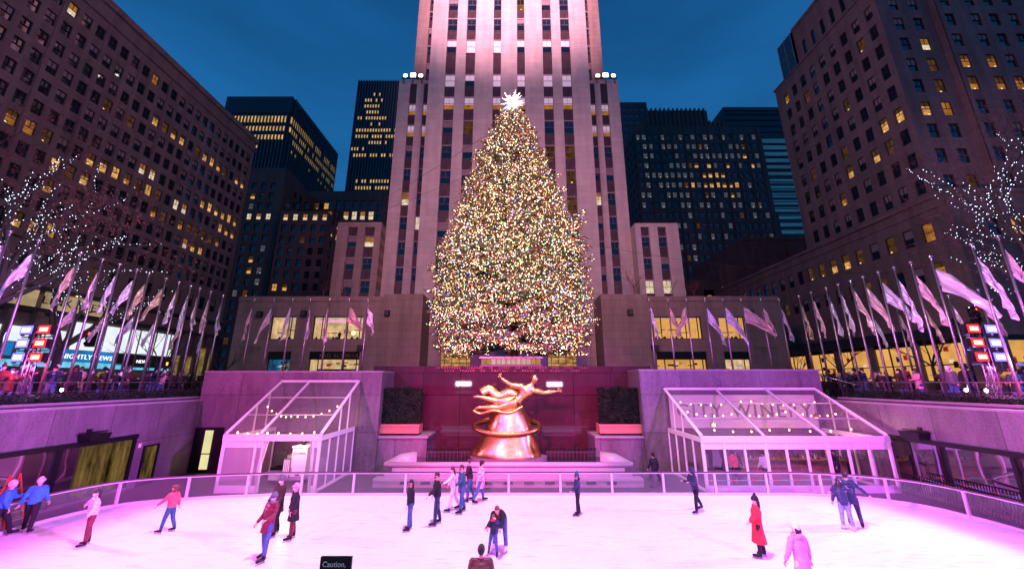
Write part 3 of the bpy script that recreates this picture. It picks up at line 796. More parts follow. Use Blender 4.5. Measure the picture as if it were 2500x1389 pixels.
# side face (toward the axis), X=42, from Y=34 to 50
rc = [35.05+1.71*k for k in range(9)]; rrw = [24.8,27.75,30.65,33.4,36.2,39.0,41.8,44.55,47.35]
U0 = 34.0
holes=[]; wins=[]
litR = {(3,0):"warm",(3,1):"warm",(2,2):"warm",(2,4):"warm",(1,5):"amber",(3,7):"dim",(8,8):"amber"}
for i,z in enumerate(rrw):
    for c,y in enumerate(rc):
        w_,h_ = 0.86,1.7
        u = (U0-(y-w_/2)); 
        holes.append((y-w_/2-U0, y+w_/2-U0, z-h_/2, z+h_/2))
        st = litR.get((i,c)) or r.choices(["dark","blind","dim"],[0.55,0.4,0.05])[0]
        wins.append((y-w_/2-U0, z-h_/2, w_, h_, st))
for k in range(6):
    y = 36.1+1.57*k; holes.append((y-0.3-U0,y+0.3-U0,50.9,53.2)); wins.append((y-0.3-U0,50.9,0.6,2.3,"dark"))
MR = frameM((42,U0,0),(0,1,0),(-1,0,0))
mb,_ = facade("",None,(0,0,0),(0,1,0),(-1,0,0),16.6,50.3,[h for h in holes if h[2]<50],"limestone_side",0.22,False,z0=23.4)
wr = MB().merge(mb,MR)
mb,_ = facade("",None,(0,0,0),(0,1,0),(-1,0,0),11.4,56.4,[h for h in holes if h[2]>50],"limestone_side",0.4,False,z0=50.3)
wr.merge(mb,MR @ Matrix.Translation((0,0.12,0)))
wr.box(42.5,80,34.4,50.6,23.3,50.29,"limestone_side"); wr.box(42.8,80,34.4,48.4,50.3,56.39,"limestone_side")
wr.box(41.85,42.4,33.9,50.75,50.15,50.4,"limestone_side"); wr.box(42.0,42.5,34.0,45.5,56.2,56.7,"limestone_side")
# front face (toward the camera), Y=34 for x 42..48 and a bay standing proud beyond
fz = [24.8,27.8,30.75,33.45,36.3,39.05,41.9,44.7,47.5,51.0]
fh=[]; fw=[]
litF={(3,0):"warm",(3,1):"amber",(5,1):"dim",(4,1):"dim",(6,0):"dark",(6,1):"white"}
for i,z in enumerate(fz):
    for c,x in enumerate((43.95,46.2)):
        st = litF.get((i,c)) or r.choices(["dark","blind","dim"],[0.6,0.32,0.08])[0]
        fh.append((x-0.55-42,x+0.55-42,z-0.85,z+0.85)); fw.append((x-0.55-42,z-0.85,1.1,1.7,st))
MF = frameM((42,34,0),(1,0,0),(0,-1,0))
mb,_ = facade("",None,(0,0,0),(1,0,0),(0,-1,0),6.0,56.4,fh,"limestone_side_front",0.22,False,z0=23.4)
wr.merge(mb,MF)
gz = [24.7,27.6,30.4,33.2,36.15,39.0,41.8,44.6,47.4,50.2,53.0]
gx = [49.1,51.95,54.05,56.2,59.2,61.4,63.5]; GH=[]; GW=[]
litG={(5,0):"amber",(5,1):"amber",(4,0):"amber",(4,1):"amber",(4,2):"amber",(2,2):"dim",(5,2):"blind",(0,2):"warm"}
for i,z in enumerate(gz):
    for c,x in enumerate(gx):
        st = litG.get((i,c)) or r.choices(["dark","blind","dim"],[0.6,0.32,0.08])[0]
        GH.append((x-0.55-47.9,x+0.55-47.9,z-0.85,z+0.85)); GW.append((x-0.55-47.9,z-0.85,1.1,1.7,st))
MG = frameM((47.9,33.4,0),(1,0,0),(0,-1,0))
mb,_ = facade("",None,(0,0,0),(1,0,0),(0,-1,0),30,60,GH,"limestone_side_front",0.22,False,z0=23.4)
wr.merge(mb,MG); wr.box(48.0,78,33.9,40,23.4,59.99,"limestone_side_front"); wr.box(47.9,48.0,33.4,34.3,23.4,60,"limestone_side_front")
P(wr.build("wall", rb), rbase)
allw = [(MR,)+w for w in wins]
place_windows_w(rb, rbase, MR, [w for w in wins if w[1]<50], limit=56)
place_windows_w(rb, rbase, MR @ Matrix.Translation((0,0.12,0)), [w for w in wins if w[1]>50], limit=6, mull=0, rail=False)
place_windows_w(rb, rbase, MF, fw, limit=14)
place_windows_w(rb, rbase, MG, GW, limit=20)
gp = MB(); gp.box(41.95,42.3,45.6,48.4,50.4,56.3,"glass_blue")
for k in range(3): gp.box(41.9,42.32,45.6+1.35*k,45.72+1.35*k,50.4,56.35,"window_metal")
gp.box(41.9,42.32,45.6,48.5,53.2,53.32,"window_metal")
P(gp.build("glass_corner", rb), rbase)
# base block
bb = []; bw=[]
for k in range(20):
    y = 35.35+1.92*k
    if y>72: break
    for z,h_ in ((19.9,1.9),(15.9,1.7)):
        bb.append((y-0.5-33.8,y+0.5-33.8,z-h_/2,z+h_/2))
        st = "amber" if (k in (0,)) else r.choices(["blind","dark","dim"],[0.5,0.2,0.3])[0]
        if z>19 and k in (5,6): st="warm"
        bw.append((y-0.5-33.8,z-h_/2,1.0,h_,st))
shops = []
y = 35.0
while y < 71: shops.append((y-33.8,y+4.2-33.8,5.4,9.4)); y += 4.9
MBk = frameM((41.8,33.8,0),(0,1,0),(-1,0,0))
mb,_ = facade("",None,(0,0,0),(0,1,0),(-1,0,0),42,23.3,bb+shops,"limestone_side",0.25,False,z0=G0)
wb = MB().merge(mb,MBk)
bx=[]; bxw=[]
for x,z,h_,st in [(45.4,19.6,1.8,"dark"),(47.8,19.6,1.8,"warm"),(51.0,19.6,1.8,"dim"),(45.4,15.6,1.7,"dim"),(48.6,15.6,1.7,"blind"),(52,15.6,1.7,"dim")]:
    bx.append((x-0.6-41.8,x+0.6-41.8,z-h_/2,z+h_/2)); bxw.append((x-0.6-41.8,z-h_/2,1.2,h_,st))
shopf = [(43.2-41.8,46.4-41.8,5.4,9.4),(47.5-41.8,50.7-41.8,5.4,9.4)]
MBf = frameM((41.8,33.0,0),(1,0,0),(0,-1,0))
mb,_ = facade("",None,(0,0,0),(1,0,0),(0,-1,0),36,23.3,bx+shopf,"limestone_side_front",0.25,False,z0=G0)
wb.merge(mb,MBf)
wb.quad((41.8,33,G0),(41.8,33.8,G0),(41.8,33.8,23.3),(41.8,33,23.3),"limestone_side")
wb.box(42.4,78,34,75.8,G0,23.29,"limestone_side"); wb.box(41.6,42.2,32.9,75.8,23.05,23.5,"limestone_side"); wb.box(42.2,78,32.8,34.3,23.08,23.52,"limestone_side_front")
wb.box(41.62,41.797,33.0,75.8,10.6,11.0,"limestone_side"); wb.box(41.7,41.797,33,75.8,22.0,22.2,"limestone_side")
P(wb.build("base_block", rb), rbase)
place_windows_w(rb, rbase, MBk, bw, limit=40, mull=0)
place_windows_w(rb, rbase, MBf, bxw, limit=6, mull=0)
for (Mx_, ss) in ((MBk, shops),(MBf, shopf)):
    for a,b,c,d in ss:
        q = MB(); w_=b-a
        q.quad((0,0.5,0),(w_,0.5,0),(w_,0.5,4),(0,0.5,4),"shop_amber"); q.quad((0,0.25,0),(0,0.5,0),(0,0.5,4),(0,0.25,4),"shop_amber"); q.quad((w_,0.25,0),(w_,0.5,0),(w_,0.5,4),(w_,0.25,4),"shop_amber")
        q.box(0,w_,0.1,0.2,0,0.1,"window_dark_metal"); q.box(0,w_,0.1,0.2,3.55,4,"black_metal"); q.box(w_*0.6-0.05,w_*0.6+0.05,0.1,0.2,0.1,3.55,"window_dark_metal")
        q.box(0,w_,0.1,0.2,1.55,1.65,"window_dark_metal")
        for k in range(4):
            x=r.uniform(0.2,w_-0.6); zq=r.uniform(0.5,3.0); q.box(x,x+0.35,0.38,0.48,zq,zq+r.uniform(0.1,0.6),r.choice(["shop_dark","lit_white","shop_red"]))
        P(q.build("shop_front", rb, M=Mx_ @ Matrix.Translation((a,0,c))), rbase)
aw = MB(); plain("canopy_dark",(0.008,0.01,0.02),0.6)
aw.box(41.2,41.795,34,75,9.45,10.5,"canopy_dark"); P(aw.build("canopy", rb), rbase)

# ============================================================ background blocks
def block(lab, x0, x1, y0, y1, z1, mat, holes_f, label_name="office_block", side=None, extra=None, dp=0.3, limit=100, grp=None, base=None, wkw={}):
    t = thing(label_name, lab, "office building", (x0, y0, G0), group=grp); b_=(x0,y0,G0)
    w = MB()
    M = frameM((x0,y0,0),(1,0,0),(0,-1,0))
    mb,_ = facade("",None,(0,0,0),(1,0,0),(0,-1,0),x1-x0,z1,[(a,a+ww,v,v+hh) for a,v,ww,hh,_ in holes_f],mat,dp,False,z0=G0)
    w.merge(mb,M); ym = y1
    s0 = min(x0,x1)
    inner0, inner1 = x0+0.01, x1-0.01
    if side:
        xs, nrm, hs = side
        Ms = frameM((xs,y0 if nrm<0 else y1,0),(0,1 if nrm<0 else -1,0),(nrm,0,0))
        mb,_ = facade("",None,(0,0,0),(0,1,0),(nrm,0,0),y1-y0,z1,[(a,a+ww,v,v+hh) for a,v,ww,hh,_ in hs],mat,dp,False,z0=G0)
        w.merge(mb,Ms)
        if nrm>0: inner1 = x1-dp-0.2
        else: inner0 = x0+dp+0.2
    w.box(inner0,inner1,y0+dp+0.2,y1-0.01,G0,z1-0.01,mat)
    w.quad((x0,y0,z1),(x1,y0,z1),(x1,y1,z1),(x0,y1,z1),mat)
    if not side or side[1]<0: w.quad((x1,y0,G0),(x1,y1,G0),(x1,y1,z1),(x1,y0,z1),mat)
    if not side or side[1]>0: w.quad((x0,y0,G0),(x0,y1,G0),(x0,y1,z1),(x0,y0,z1),mat)
    if extra: w.merge(extra)
    P(w.build("wall", t), b_)
    place_windows_w(t, b_, M, holes_f, limit=limit if not side else int(limit*0.6), depth=dp, **wkw)
    if side: place_windows_w(t, b_, Ms, side[2], limit=int(limit*0.4), depth=dp, **wkw)
    return t, b_
def grid(W_, z0, z1, pu, pv, ww, hh, r, lit, u0=0.6, probs=(0.75,0.2,0.05)):
    out=[]; v=z0; i=0
    while v+hh<z1:
        u=u0; c=0
        while u+ww<W_-0.2:
            st = lit(i,c) if lit else None
            if st is None: st = r.choices(["dark","blind","dim"],probs)[0]
            out.append((u,v,ww,hh,st)); u+=pu; c+=1
        v+=pv; i+=1
    return out
# masonry block behind the left building
r = random.Random(4)
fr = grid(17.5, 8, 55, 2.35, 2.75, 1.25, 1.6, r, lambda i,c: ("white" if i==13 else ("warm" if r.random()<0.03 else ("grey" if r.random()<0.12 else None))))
sd = grid(25, 8, 55, 2.6, 2.75, 1.2, 1.6, r, lambda i,c: ("warm" if (i in (12,13) and r.random()<0.6) or r.random()<0.03 else None))
ex = MB(); ex.box(-67,-58,86,95,56.6,58.4,"limestone_far_dark")
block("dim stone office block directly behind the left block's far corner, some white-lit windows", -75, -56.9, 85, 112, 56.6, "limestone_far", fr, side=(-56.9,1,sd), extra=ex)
fr = grid(12, 8, 45, 2.2, 2.7, 1.15, 1.55, r, lambda i,c: ("white" if i in (12,) else ("warm" if r.random()<0.04 else None)))
sd = grid(14, 8, 45, 2.3, 2.7, 1.1, 1.55, r, lambda i,c: ("warm" if (i in (11,12) and r.random()<0.8) or r.random()<0.03 else None))
block("lower dim stone block left of the tower's left wing, its upper windows warmly lit", -52, -41.5, 78, 94, 42.5, "limestone_far", fr, side=(-41.5,1,sd))
fr = grid(24, 30, 58.5, 2.4, 3.4, 1.5, 2.6, r, lambda i,c: ("white" if i==6 and c in (3,5,6,7,8) else "dark"))
block("low ribbed dark block between two tall black office slabs", -61.2, -35, 100, 120, 59.4, "limestone_far_dark", fr)
# dark slab towers with fins and glowing floors
plain("slab_dark", (0.020, 0.028, 0.040), 0.35, 0.3); plain("slab_fin", (0.075,0.085,0.10), 0.5, 0.2)
emis("slab_lit", (1.0, 0.60, 0.22), 0.9, 0.5, 0.25)
def slab_tower(lab, x0, x1, y0, y1, z1, lit_rows, pitch, fl, side=None, r=random.Random(6), dens=0.85):
    t = thing("office_slab", lab, "office building", (x0,y0,G0)); b_=(x0,y0,G0)
    w = MB(); w.box(x0,x1,y0,y1,G0,z1,"slab_dark"); P(w.build("wall", t), b_)
    f = MB(); x=x0
    while x<=x1+0.01: f.box(x-0.22,x+0.22,y0-0.7,y0-0.003,G0,z1+0.3,"slab_fin"); x+=pitch
    if side:
        y=y0+pitch
        while y<=y1: f.box(x1+0.003,x1+0.7,y-0.22,y+0.22,G0,z1+0.3,"slab_fin"); y+=pitch
    o=P(f.build("fins", t), b_); o["kind"]="stuff"
    for (z,h_,a,b,side_too,p) in lit_rows:
        q=MB(); x=x0+a*(x1-x0); xe=x0+b*(x1-x0)
        x = x0+pitch*math.floor((x-x0)/pitch)
        while x+pitch<=xe+0.1:
            if r.random()<p: q.box(x+0.4,x+pitch-0.4,y0-0.25,y0-0.004,z,z+h_,"slab_lit")
            x+=pitch
        if side_too and side:
            y=y0
            while y+pitch<y1:
                if r.random()<p*0.9: q.box(x1+0.004,x1+0.25,y+0.4,y+pitch-0.4,z,z+h_,"slab_lit")
                y+=pitch
        if q.v: P(q.build("lit_floor", t), b_)
    return t,b_
t,b_=slab_tower("black finned office slab with a bright amber band near its top", -133.5,-102.7,150,195,134.7,
    [(121.5,3.2,0,1,True,0.97),(117.0,2.2,0,1,True,0.93),(112.5,2.2,0,1,True,0.9),(108,1.2,0.2,0.8,True,0.4),(104,1.6,0.3,0.5,False,0.5),(95,1.2,0.4,0.8,True,0.3),(86,1.2,0.7,0.9,True,0.3)],1.55,3.8,side=True)
q=MB(); q.box(-133.5,-102.7,149.2,150,126,134.9,"slab_dark"); P(q.build("crown_band", t), b_)
q=MB(); q.ball((-112.5,165,137.5),(3.2,3.2,3.6),"limestone_far",16,10); q.box(-116,-109,161,169,134.7,136,"slab_dark"); P(q.build("roof_tank", t), b_)
rws=[(166-3.9*k, 1.7, *(lambda a:(a[0],a[1]))([(0.1,0.6),(0.4,0.55),(0.2,0.6),(0.2,0.6),(0.25,0.55),(0.1,0.7),(0.3,0.6),(0.1,1),(0.1,1),(0.3,1),(0.05,0.3),(0.1,1),(0,0),(0,0),(0,0),(0.2,0.9),(0.2,0.9),(0.3,1),(0.35,1),(0.45,1),(0.5,0.9),(0.6,0.8)][k]),False,0.85) for k in range(1,22)]
slab_tower("black finned slab with scattered amber floors, touching the tower's left edge", -87.6,-62,180,200,172.2,rws,1.5,3.9)
# right background
block("dark glass tower top peeking just right of the lit tower", 58,75.7,180,200,157.8,"slab_dark",
      [(u,v,2.6,2.4,("white" if r.random()<0.06 else "blue")) for u in [0.6+3.3*k for k in range(5)] for v in [110+4.2*k for k in range(11)]], limit=40, wkw=dict(mull=0,rail=False))
rr2=random.Random(12)
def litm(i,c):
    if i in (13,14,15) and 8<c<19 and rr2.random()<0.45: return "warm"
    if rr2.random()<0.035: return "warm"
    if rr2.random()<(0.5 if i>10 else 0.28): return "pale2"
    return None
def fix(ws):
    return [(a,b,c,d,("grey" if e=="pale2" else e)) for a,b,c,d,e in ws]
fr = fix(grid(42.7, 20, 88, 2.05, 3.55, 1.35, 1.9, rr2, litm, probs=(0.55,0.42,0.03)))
ex = MB()
for a,b,z in [(46.4,67.5,96.5),(67.5,74,91.5),(43,46.4,91)]:
    ex.box(a,b,111.5,124,88.8,z,"limestone_far_dark")
    x=a
    while x<b-0.5: ex.box(x,x+0.55,111.0,111.497,88.8,z+0.5,"limestone_far"); x+=1.5
x=41.2
while x<83.3: ex.box(x,x+0.35,109.7,109.997,20,88.7,"limestone_far"); x+=4.1
sd = grid(18, 20, 88, 3.2, 3.55, 1.3, 1.9, rr2, lambda i,c: ("warm" if rr2.random()<0.12 else None))
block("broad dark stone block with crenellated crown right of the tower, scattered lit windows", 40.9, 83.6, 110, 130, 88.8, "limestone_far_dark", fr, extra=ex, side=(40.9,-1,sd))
# glass block with horizontal bands
emis("glass_band", (0.03, 0.15, 0.30), 0.5, 0.35, 0.3, stretch=(0.3,1,3))
t = thing("glass_block", "black glass block with glowing blue horizontal bands, left of the right tower", "office building", (98.7,150,G0)); b_=(98.7,150,G0)
q=MB(); q.box(98.7,140,150,170,G0,129.7,"slab_dark"); q.box(98.5,140,149.5,150,127.8,128.2,"slab_fin")
for k in range(34):
    z=20+3.2*k; q.box(98.6,140,149.6,149.997,z,z+0.5,"slab_dark")
P(q.build("wall", t), b_)
for k in range(20):
    z = 46+3.4*k
    a,b = (109+(0 if k>8 else 6), 139) if k>2 else (118,132)
    q=MB(); q.box(a,b,149.7,149.99,z,z+1.9,"glass_band")
    P(q.build("window_band", t), b_)
for z,a,b in [(84,101,108),(80.5,104,109),(60,101,103)]:
    q=MB(); q.box(a,b,149.6,149.99,z,z+1.0,"slab_lit"); P(q.build("lit_window", t), b_)
# dark masses at the foot of the right background
t = thing("low_building", "low windowless brick building right of the tower's right wing", "building", (46,74,G0)); b_=(46,74,G0)
q=MB(); q.box(50.5,72,78,100,G0,36,"brick_dark"); q.box(44,60,77,90,G0,29.5,"brick_dark"); q.box(40,44,76.5,90,G0,24,"brick_dark"); q.box(60,74,77.4,90,G0,33.2,"brick_dark")
q.box(50.3,72.2,77.8,78.2,35.6,36.3,"limestone_far"); P(q.build("wall", t), b_)
for k in range(5):
    q=MB(); q.box(37.5+1.6*k,38.2+1.6*k,76.2,76.49,19.5+1.0*k*0.9,21.0+0.9*k,"lit_amber"); P(q.build("window", t), b_)
q=MB(); q.box(36.5,44,76.5,77,G0,26,"brick_dark"); P(q.build("wing", t), b_)
# ============================================================ the rink
def smooth_path(pts, n=6):
    out=[]; P_=[Vector(p) for p in pts]
    for i in range(len(P_)-1):
        p0=P_[max(i-1,0)]; p1=P_[i]; p2=P_[i+1]; p3=P_[min(i+2,len(P_)-1)]
        for k in range(n):
            t=k/n
            out.append(0.5*((2*p1)+(-p0+p2)*t+(2*p0-5*p1+4*p2-p3)*t*t+(-p0+3*p1-3*p2+p3)*t**3))
    out.append(P_[-1]); return out
left_c = [(-18.6,5.2),(-18.6,10),(-18.6,15.2),(-18.5,17.0),(-17.9,18.5),(-16.8,19.3),(-14.8,19.85),(-12.5,20.25),(-9.5,20.45)]
right_c = [(11.5,20.5),(14.9,20.35),(16.9,19.75),(18.2,18.8),(18.75,17.3),(18.9,15.5),(18.9,10),(18.9,5.2)]
path = smooth_path([(x,y,0) for x,y in left_c+right_c])
# resample by arc length
def resample(pts, step, start=0.0):
    out=[]; d=0; nxt=start
    for a,b in zip(pts,pts[1:]):
        L=(b-a).length
        while L>0 and nxt<=d+L+1e-9:
            out.append(a.lerp(b,(nxt-d)/L)); nxt+=step
        d+=L
    return out
# ice
def ice_material():
    m, nt, b = _new("ice")
    g = nt.nodes.new("ShaderNodeNewGeometry")
    n = nt.nodes.new("ShaderNodeTexNoise"); n.inputs["Scale"].default_value=0.35; n.inputs["Detail"].default_value=6
    nt.links.new(g.outputs["Position"], n.inputs["Vector"])
    r = nt.nodes.new("ShaderNodeValToRGB"); r.color_ramp.elements[0].position=0.3; r.color_ramp.elements[1].position=0.75
    r.color_ramp.elements[0].color=(0.74,0.76,0.80,1); r.color_ramp.elements[1].color=(0.86,0.86,0.88,1)
    nt.links.new(n.outputs[0], r.inputs[0])
    # shaved snow and crossing blade marks
    # skate scratches: thin curved lines from stretched wave textures
    w = nt.nodes.new("ShaderNodeTexNoise"); w.inputs["Scale"].default_value=1.0; w.inputs["Detail"].default_value=8; w.inputs["Roughness"].default_value=0.7
    mp_=nt.nodes.new("ShaderNodeMapping"); mp_.inputs["Scale"].default_value=(0.9,6.0,1); mp_.inputs["Rotation"].default_value=(0,0,0.18)
    nt.links.new(g.outputs["Position"], mp_.inputs[0]); nt.links.new(mp_.outputs[0], w.inputs["Vector"])
    r2 = nt.nodes.new("ShaderNodeMapRange"); r2.inputs[1].default_value=0.55; r2.inputs[2].default_value=0.60; r2.inputs[3].default_value=1.0; r2.inputs[4].default_value=0.80
    nt.links.new(w.outputs[0], r2.inputs[0])
    s = nt.nodes.new("ShaderNodeVectorMath"); s.operation='SCALE'
    nt.links.new(r.outputs[0], s.inputs[0]); nt.links.new(r2.outputs[0], s.inputs[3]); nt.links.new(s.outputs[0], b.inputs["Base Color"])
    b.inputs["Roughness"].default_value=0.22; b.inputs["Specular IOR Level"].default_value=0.4
    rr_=nt.nodes.new("ShaderNodeMapRange"); rr_.inputs[3].default_value=0.15; rr_.inputs[4].default_value=0.5
    nt.links.new(w.outputs[0], rr_.inputs[0]); nt.links.new(rr_.outputs[0], b.inputs["Roughness"])
    bp=nt.nodes.new("ShaderNodeBump"); bp.inputs["Strength"].default_value=0.15; bp.inputs["Distance"].default_value=0.01
    nt.links.new(w.outputs[0], bp.inputs["Height"]); nt.links.new(bp.outputs[0], b.inputs["Normal"])
ice_material()
vs=[(p.x,p.y,0.02) for p in path]
mb=MB(); mb.add(vs,[tuple(range(len(vs)))[::-1]],"ice"); o=mb.build("ice"); tag(o,kind="structure")
# barrier
bar = thing("rink_barrier","glass-panelled rink barrier with white posts curving round the ice","barrier",(0,20.5,0)); bb_=(0,20.5,0)
def PB(o): return P(o,bb_)
fine = resample(path,0.5,0.0)
plain("rail_dark",(0.10,0.07,0.10),0.3,0.6)
plain("kick_white",(0.55,0.50,0.56),0.4)
def ribbon(pts,z0,z1,th,mat,name):
    m=MB(); vs=[];fs=[]
    for i,p in enumerate(pts):
        t=(pts[min(i+1,len(pts)-1)]-pts[max(i-1,0)]).normalized(); n_=Vector((-t.y,t.x,0))
        a=p+n_*th/2; b=p-n_*th/2
        vs+=[(a.x,a.y,z0),(b.x,b.y,z0),(b.x,b.y,z1),(a.x,a.y,z1)]
    for i in range(len(pts)-1):
        for k in range(4): fs.append((i*4+k,i*4+(k+1)%4,(i+1)*4+(k+1)%4,(i+1)*4+k))
    m.add(vs,fs,mat); return PB(m.build(name,bar))
ribbon(fine,0.021,0.13,0.10,"kick_white","kick_board")
ribbon(fine,1.03,1.08,0.07,"rail_dark","top_rail")
ribbon(fine,0.985,1.03,0.05,"kick_white","rail_trim")
posts = resample(path,2.55,1.0)
for i,p in enumerate(posts):
    m=MB(); m.box(p.x-0.05,p.x+0.05,p.y-0.045,p.y+0.045,0.13,0.985,"kick_white"); m.box(p.x-0.075,p.x+0.075,p.y-0.07,p.y+0.07,0.022,0.131,"kick_white")
    PB(m.build("post",bar))
glass("barrier_glass",(0.82,0.78,0.86),0.10,0.03,(0.35,0.25,0.4),0.08)
for a,b in zip(posts,posts[1:]):
    seg=[a]+[q for q in fine if (q-a).dot(b-a)>0.1 and (q-b).dot(a-b)>0.1 and (q-a).length<2.6 and (q-b).length<2.6]+[b]
    m=MB(); vs=[];fs=[]
    for q in seg: vs+=[(q.x,q.y,0.13),(q.x,q.y,0.985)]
    for k in range(len(seg)-1): fs.append((2*k,2*k+2,2*k+3,2*k+1))
    m.add(vs,fs,"barrier_glass"); PB(m.build("glass_panel",bar))

# ============================================================ walls of the sunken plaza (each a thing)
def wallthing(mb,lab,cat="wall",name="retaining_wall",group=None):
    o=mb.build(name); return tag(o,lab,cat,group)
w=MB(); w.box(-20.15,-8.5,25.4,28.5,0,6.0,"granite_grey"); w.box(-20.15,-8.46,25.36,28.52,6.0,6.1,"granite_pale")
west_l = wallthing(w,"grey granite wall behind the small left tent, lit purple")
w=MB(); w.box(8.35,20.15,25.4,28.5,0,6.1,"granite_grey"); w.box(8.31,20.15,25.36,28.52,6.1,6.2,"granite_pale")
wallthing(w,"grey granite wall behind the large right tent, lit purple")
w=MB(); w.box(-10.0,10.0,28.0,28.6,0,6.05,"granite_polished"); w.box(-10.0,10.0,27.9,28.6,6.053,6.5,"granite_polished")
cw = wallthing(w,"polished dark red granite wall behind the golden sculpture, carved with two lines")
plain("inscription",(0.26,0.13,0.11),0.4,0.6)
m=text_mb("PROMETHEUS   TEACHER   IN   EVERY   ART   BROUGHT   THE   FIRE   THAT",0.17,"inscription",0.004,spacing=1.9); m2=text_mb("HATH   PROVED   TO   MORTALS   A   MEANS   TO   MIGHTY   ENDS",0.17,"inscription",0.004,spacing=1.9)
t_=MB().merge(m,Matrix.Translation((0,27.893,6.33))).merge(m2,Matrix.Translation((0,27.893,6.12))); t_.build("carved_lettering",cw)
for x0,x1,lab in [(-8.5,-5.4,"low granite ledge carrying the left hedge planter"),(5.25,8.35,"low granite ledge carrying the right hedge planter")]:
    w=MB(); w.box(x0+0.003,x1,25.6,28.0,0,1.95,"granite_grey"); w.box(x0+0.003,x1+(0.08 if x1<0 else -0.003),25.5,28.0,1.953,2.07,"granite_pale"); wallthing(w,lab,"ledge","granite_ledge")
# hedge planters
plain("planter_clay",(0.45,0.17,0.12),0.7,bump=0.1); plain("leaf_dark",(0.012,0.026,0.014),0.9,spec=0.1,var=0.5,vs=2.0); plain("leaf_mid",(0.025,0.032,0.02),0.9,spec=0.1,var=0.5,vs=2.0)
def leaf_cloud(mb, fn, n, size, mats, r):
    for _ in range(n):
        p=fn(r); 
        if p is None: continue
        a=Vector((r.gauss(0,1),r.gauss(0,1),r.gauss(0,1))).normalized(); b=a.orthogonal().normalized(); s_=size*r.uniform(0.6,1.5)
        p=Vector(p); mb.add([p-a*s_-b*s_*0.35, p+a*s_*0.3-b*s_*0.5, p+a*s_*1.2, p+a*s_*0.2+b*s_*0.5],[(0,1,2,3)],r.choice(mats))
for x0,x1,lab in [(-8.95,-6.0,"left"),(5.65,8.6,"right")]:
    w=MB(); w.box(x0,x1,25.8,26.9,2.2,2.72,"planter_clay"); w.box(x0+0.1,x1-0.1,25.9,26.8,2.07,2.2,"black_metal")
    w.box(x0-0.04,x1+0.04,25.76,25.797,2.62,2.76,"planter_clay")
    tag(w.build("planter_box"),f"long terracotta planter box on the {lab} granite ledge","planter",group="clay planters beside the sculpture")
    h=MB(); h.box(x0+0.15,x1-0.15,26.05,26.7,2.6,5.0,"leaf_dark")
    def fn(r_,x0=x0,x1=x1):
        f=r_.random()
        x=r_.uniform(x0+0.02,x1-0.02); z=2.65+2.55*r_.random()**0.9; top=5.05+0.18*mnoise.noise(Vector((x*1.5,3,1)))
        if z>top: z=top*0.98
        y=26.0-0.1*r_.random()+0.12*mnoise.noise(Vector((x*2,z*1.3,0))) if f<0.7 else r_.uniform(26,26.8)
        return (x,y,z)
    leaf_cloud(h,fn,7000,0.055,["leaf_dark","leaf_dark","leaf_mid"],random.Random(int(x0*9)))
    tag(h.build("clipped_hedge"),f"tall clipped dark evergreen hedge in the {lab} clay planter","hedge",group="clipped hedges beside the sculpture")
# side walls with mirror windows below
def side_wall(s, lab):
    X=20.0*s; w=MB()
    def bx(y0,y1,z0,z1,mat,x=0.0,th=0.4):
        a,b=(X+s*x, X+s*(x+th)); w.box(min(a,b),max(a,b),y0,y1,z0,z1,mat)
    bx(1.5,25.4,2.72,4.22,"granite_grey"); bx(1.5,25.4,4.22,4.32,"granite_pale",-0.05,0.5)
    # header and piers
    return w,bx
w,bx=side_wall(-1,"")
for y0,y1 in [(21.5,22.0),(22.95,25.4)]: bx(y0,y1,0,2.72,"granite_grey")
bx(22.0,22.95,2.05,2.72,"granite_grey"); bx(1.5,21.5,0.0,0.12,"granite_grey")
wl_=wallthing(w,"left side granite wall of the sunken rink, washed purple")
w,bx=side_wall(1,"")
bx(24.6,25.4,0,2.72,"granite_grey"); bx(1.5,24.6,0,0.12,"granite_grey")
wr_=wallthing(w,"right side granite wall of the sunken rink, speckled with reflected bulbs")
def glazing(s,y0,y1,mull,lab,nm="glass_wall"):
    t=thing(nm,lab,"window wall",(20.0*s,(y0+y1)/2,0)); b_=(20.0*s,(y0+y1)/2,0)
    X=20.0*s; f=MB()
    f.box(min(X,X-0.10*s),max(X,X-0.10*s),y0,y1,2.50,2.715,"black_metal")
    for y in mull: f.box(min(X+0.15*s,X-0.06*s),max(X+0.15*s,X-0.06*s),y-0.07,y+0.07,0.123,2.5,"black_metal")
    P(f.build("frame",t),b_)
    ys=[y0]+list(mull)+[y1]
    for a,b in zip(ys,ys[1:]):
        if b-a<0.3: continue
        q=MB(); q.quad((X+0.08*s,a,0.123),(X+0.08*s,b,0.123),(X+0.08*s,b,2.5),(X+0.08*s,a,2.5),"mirror_window"); P(q.build("pane",t),b_)
    return t,b_
glazing(-1,3,21.5,[5.5,8,10.5,13,14.6,15.2,18.0,21.4],"long dark mirror-glazed window wall under the left granite wall")
t,b_=glazing(1,3,24.6,[5.5,8,10.5,13.0,15.6,16.3,19.0,21.9,24.5],"long dark mirror-glazed window wall under the right granite wall")
# golden reflection in the left glass, put in as a rippled emissive sheet
emis("golden_glow",(0.62,0.38,0.11),0.34,0.95,0.9,stretch=(1,3.2,0.5))
q=MB(); vs=[];fs=[]
for k in range(60):
    y=18.9+2.45*k/59; x=-20.14-0.05*math.sin(k*1.3); vs+=[(x+0.10,y,0.3+0.12*math.sin(k*0.4)),(x+0.10,y,2.45)]
for k in range(59): fs.append((2*k,2*k+2,2*k+3,2*k+1))
q.add(vs,fs,"golden_glow",smooth=True); tag(q.build("curtain"),"rippled golden sheet standing in for a reflection in the left window wall","curtain")  # no real curtain, the sheet only carries the golden reflection
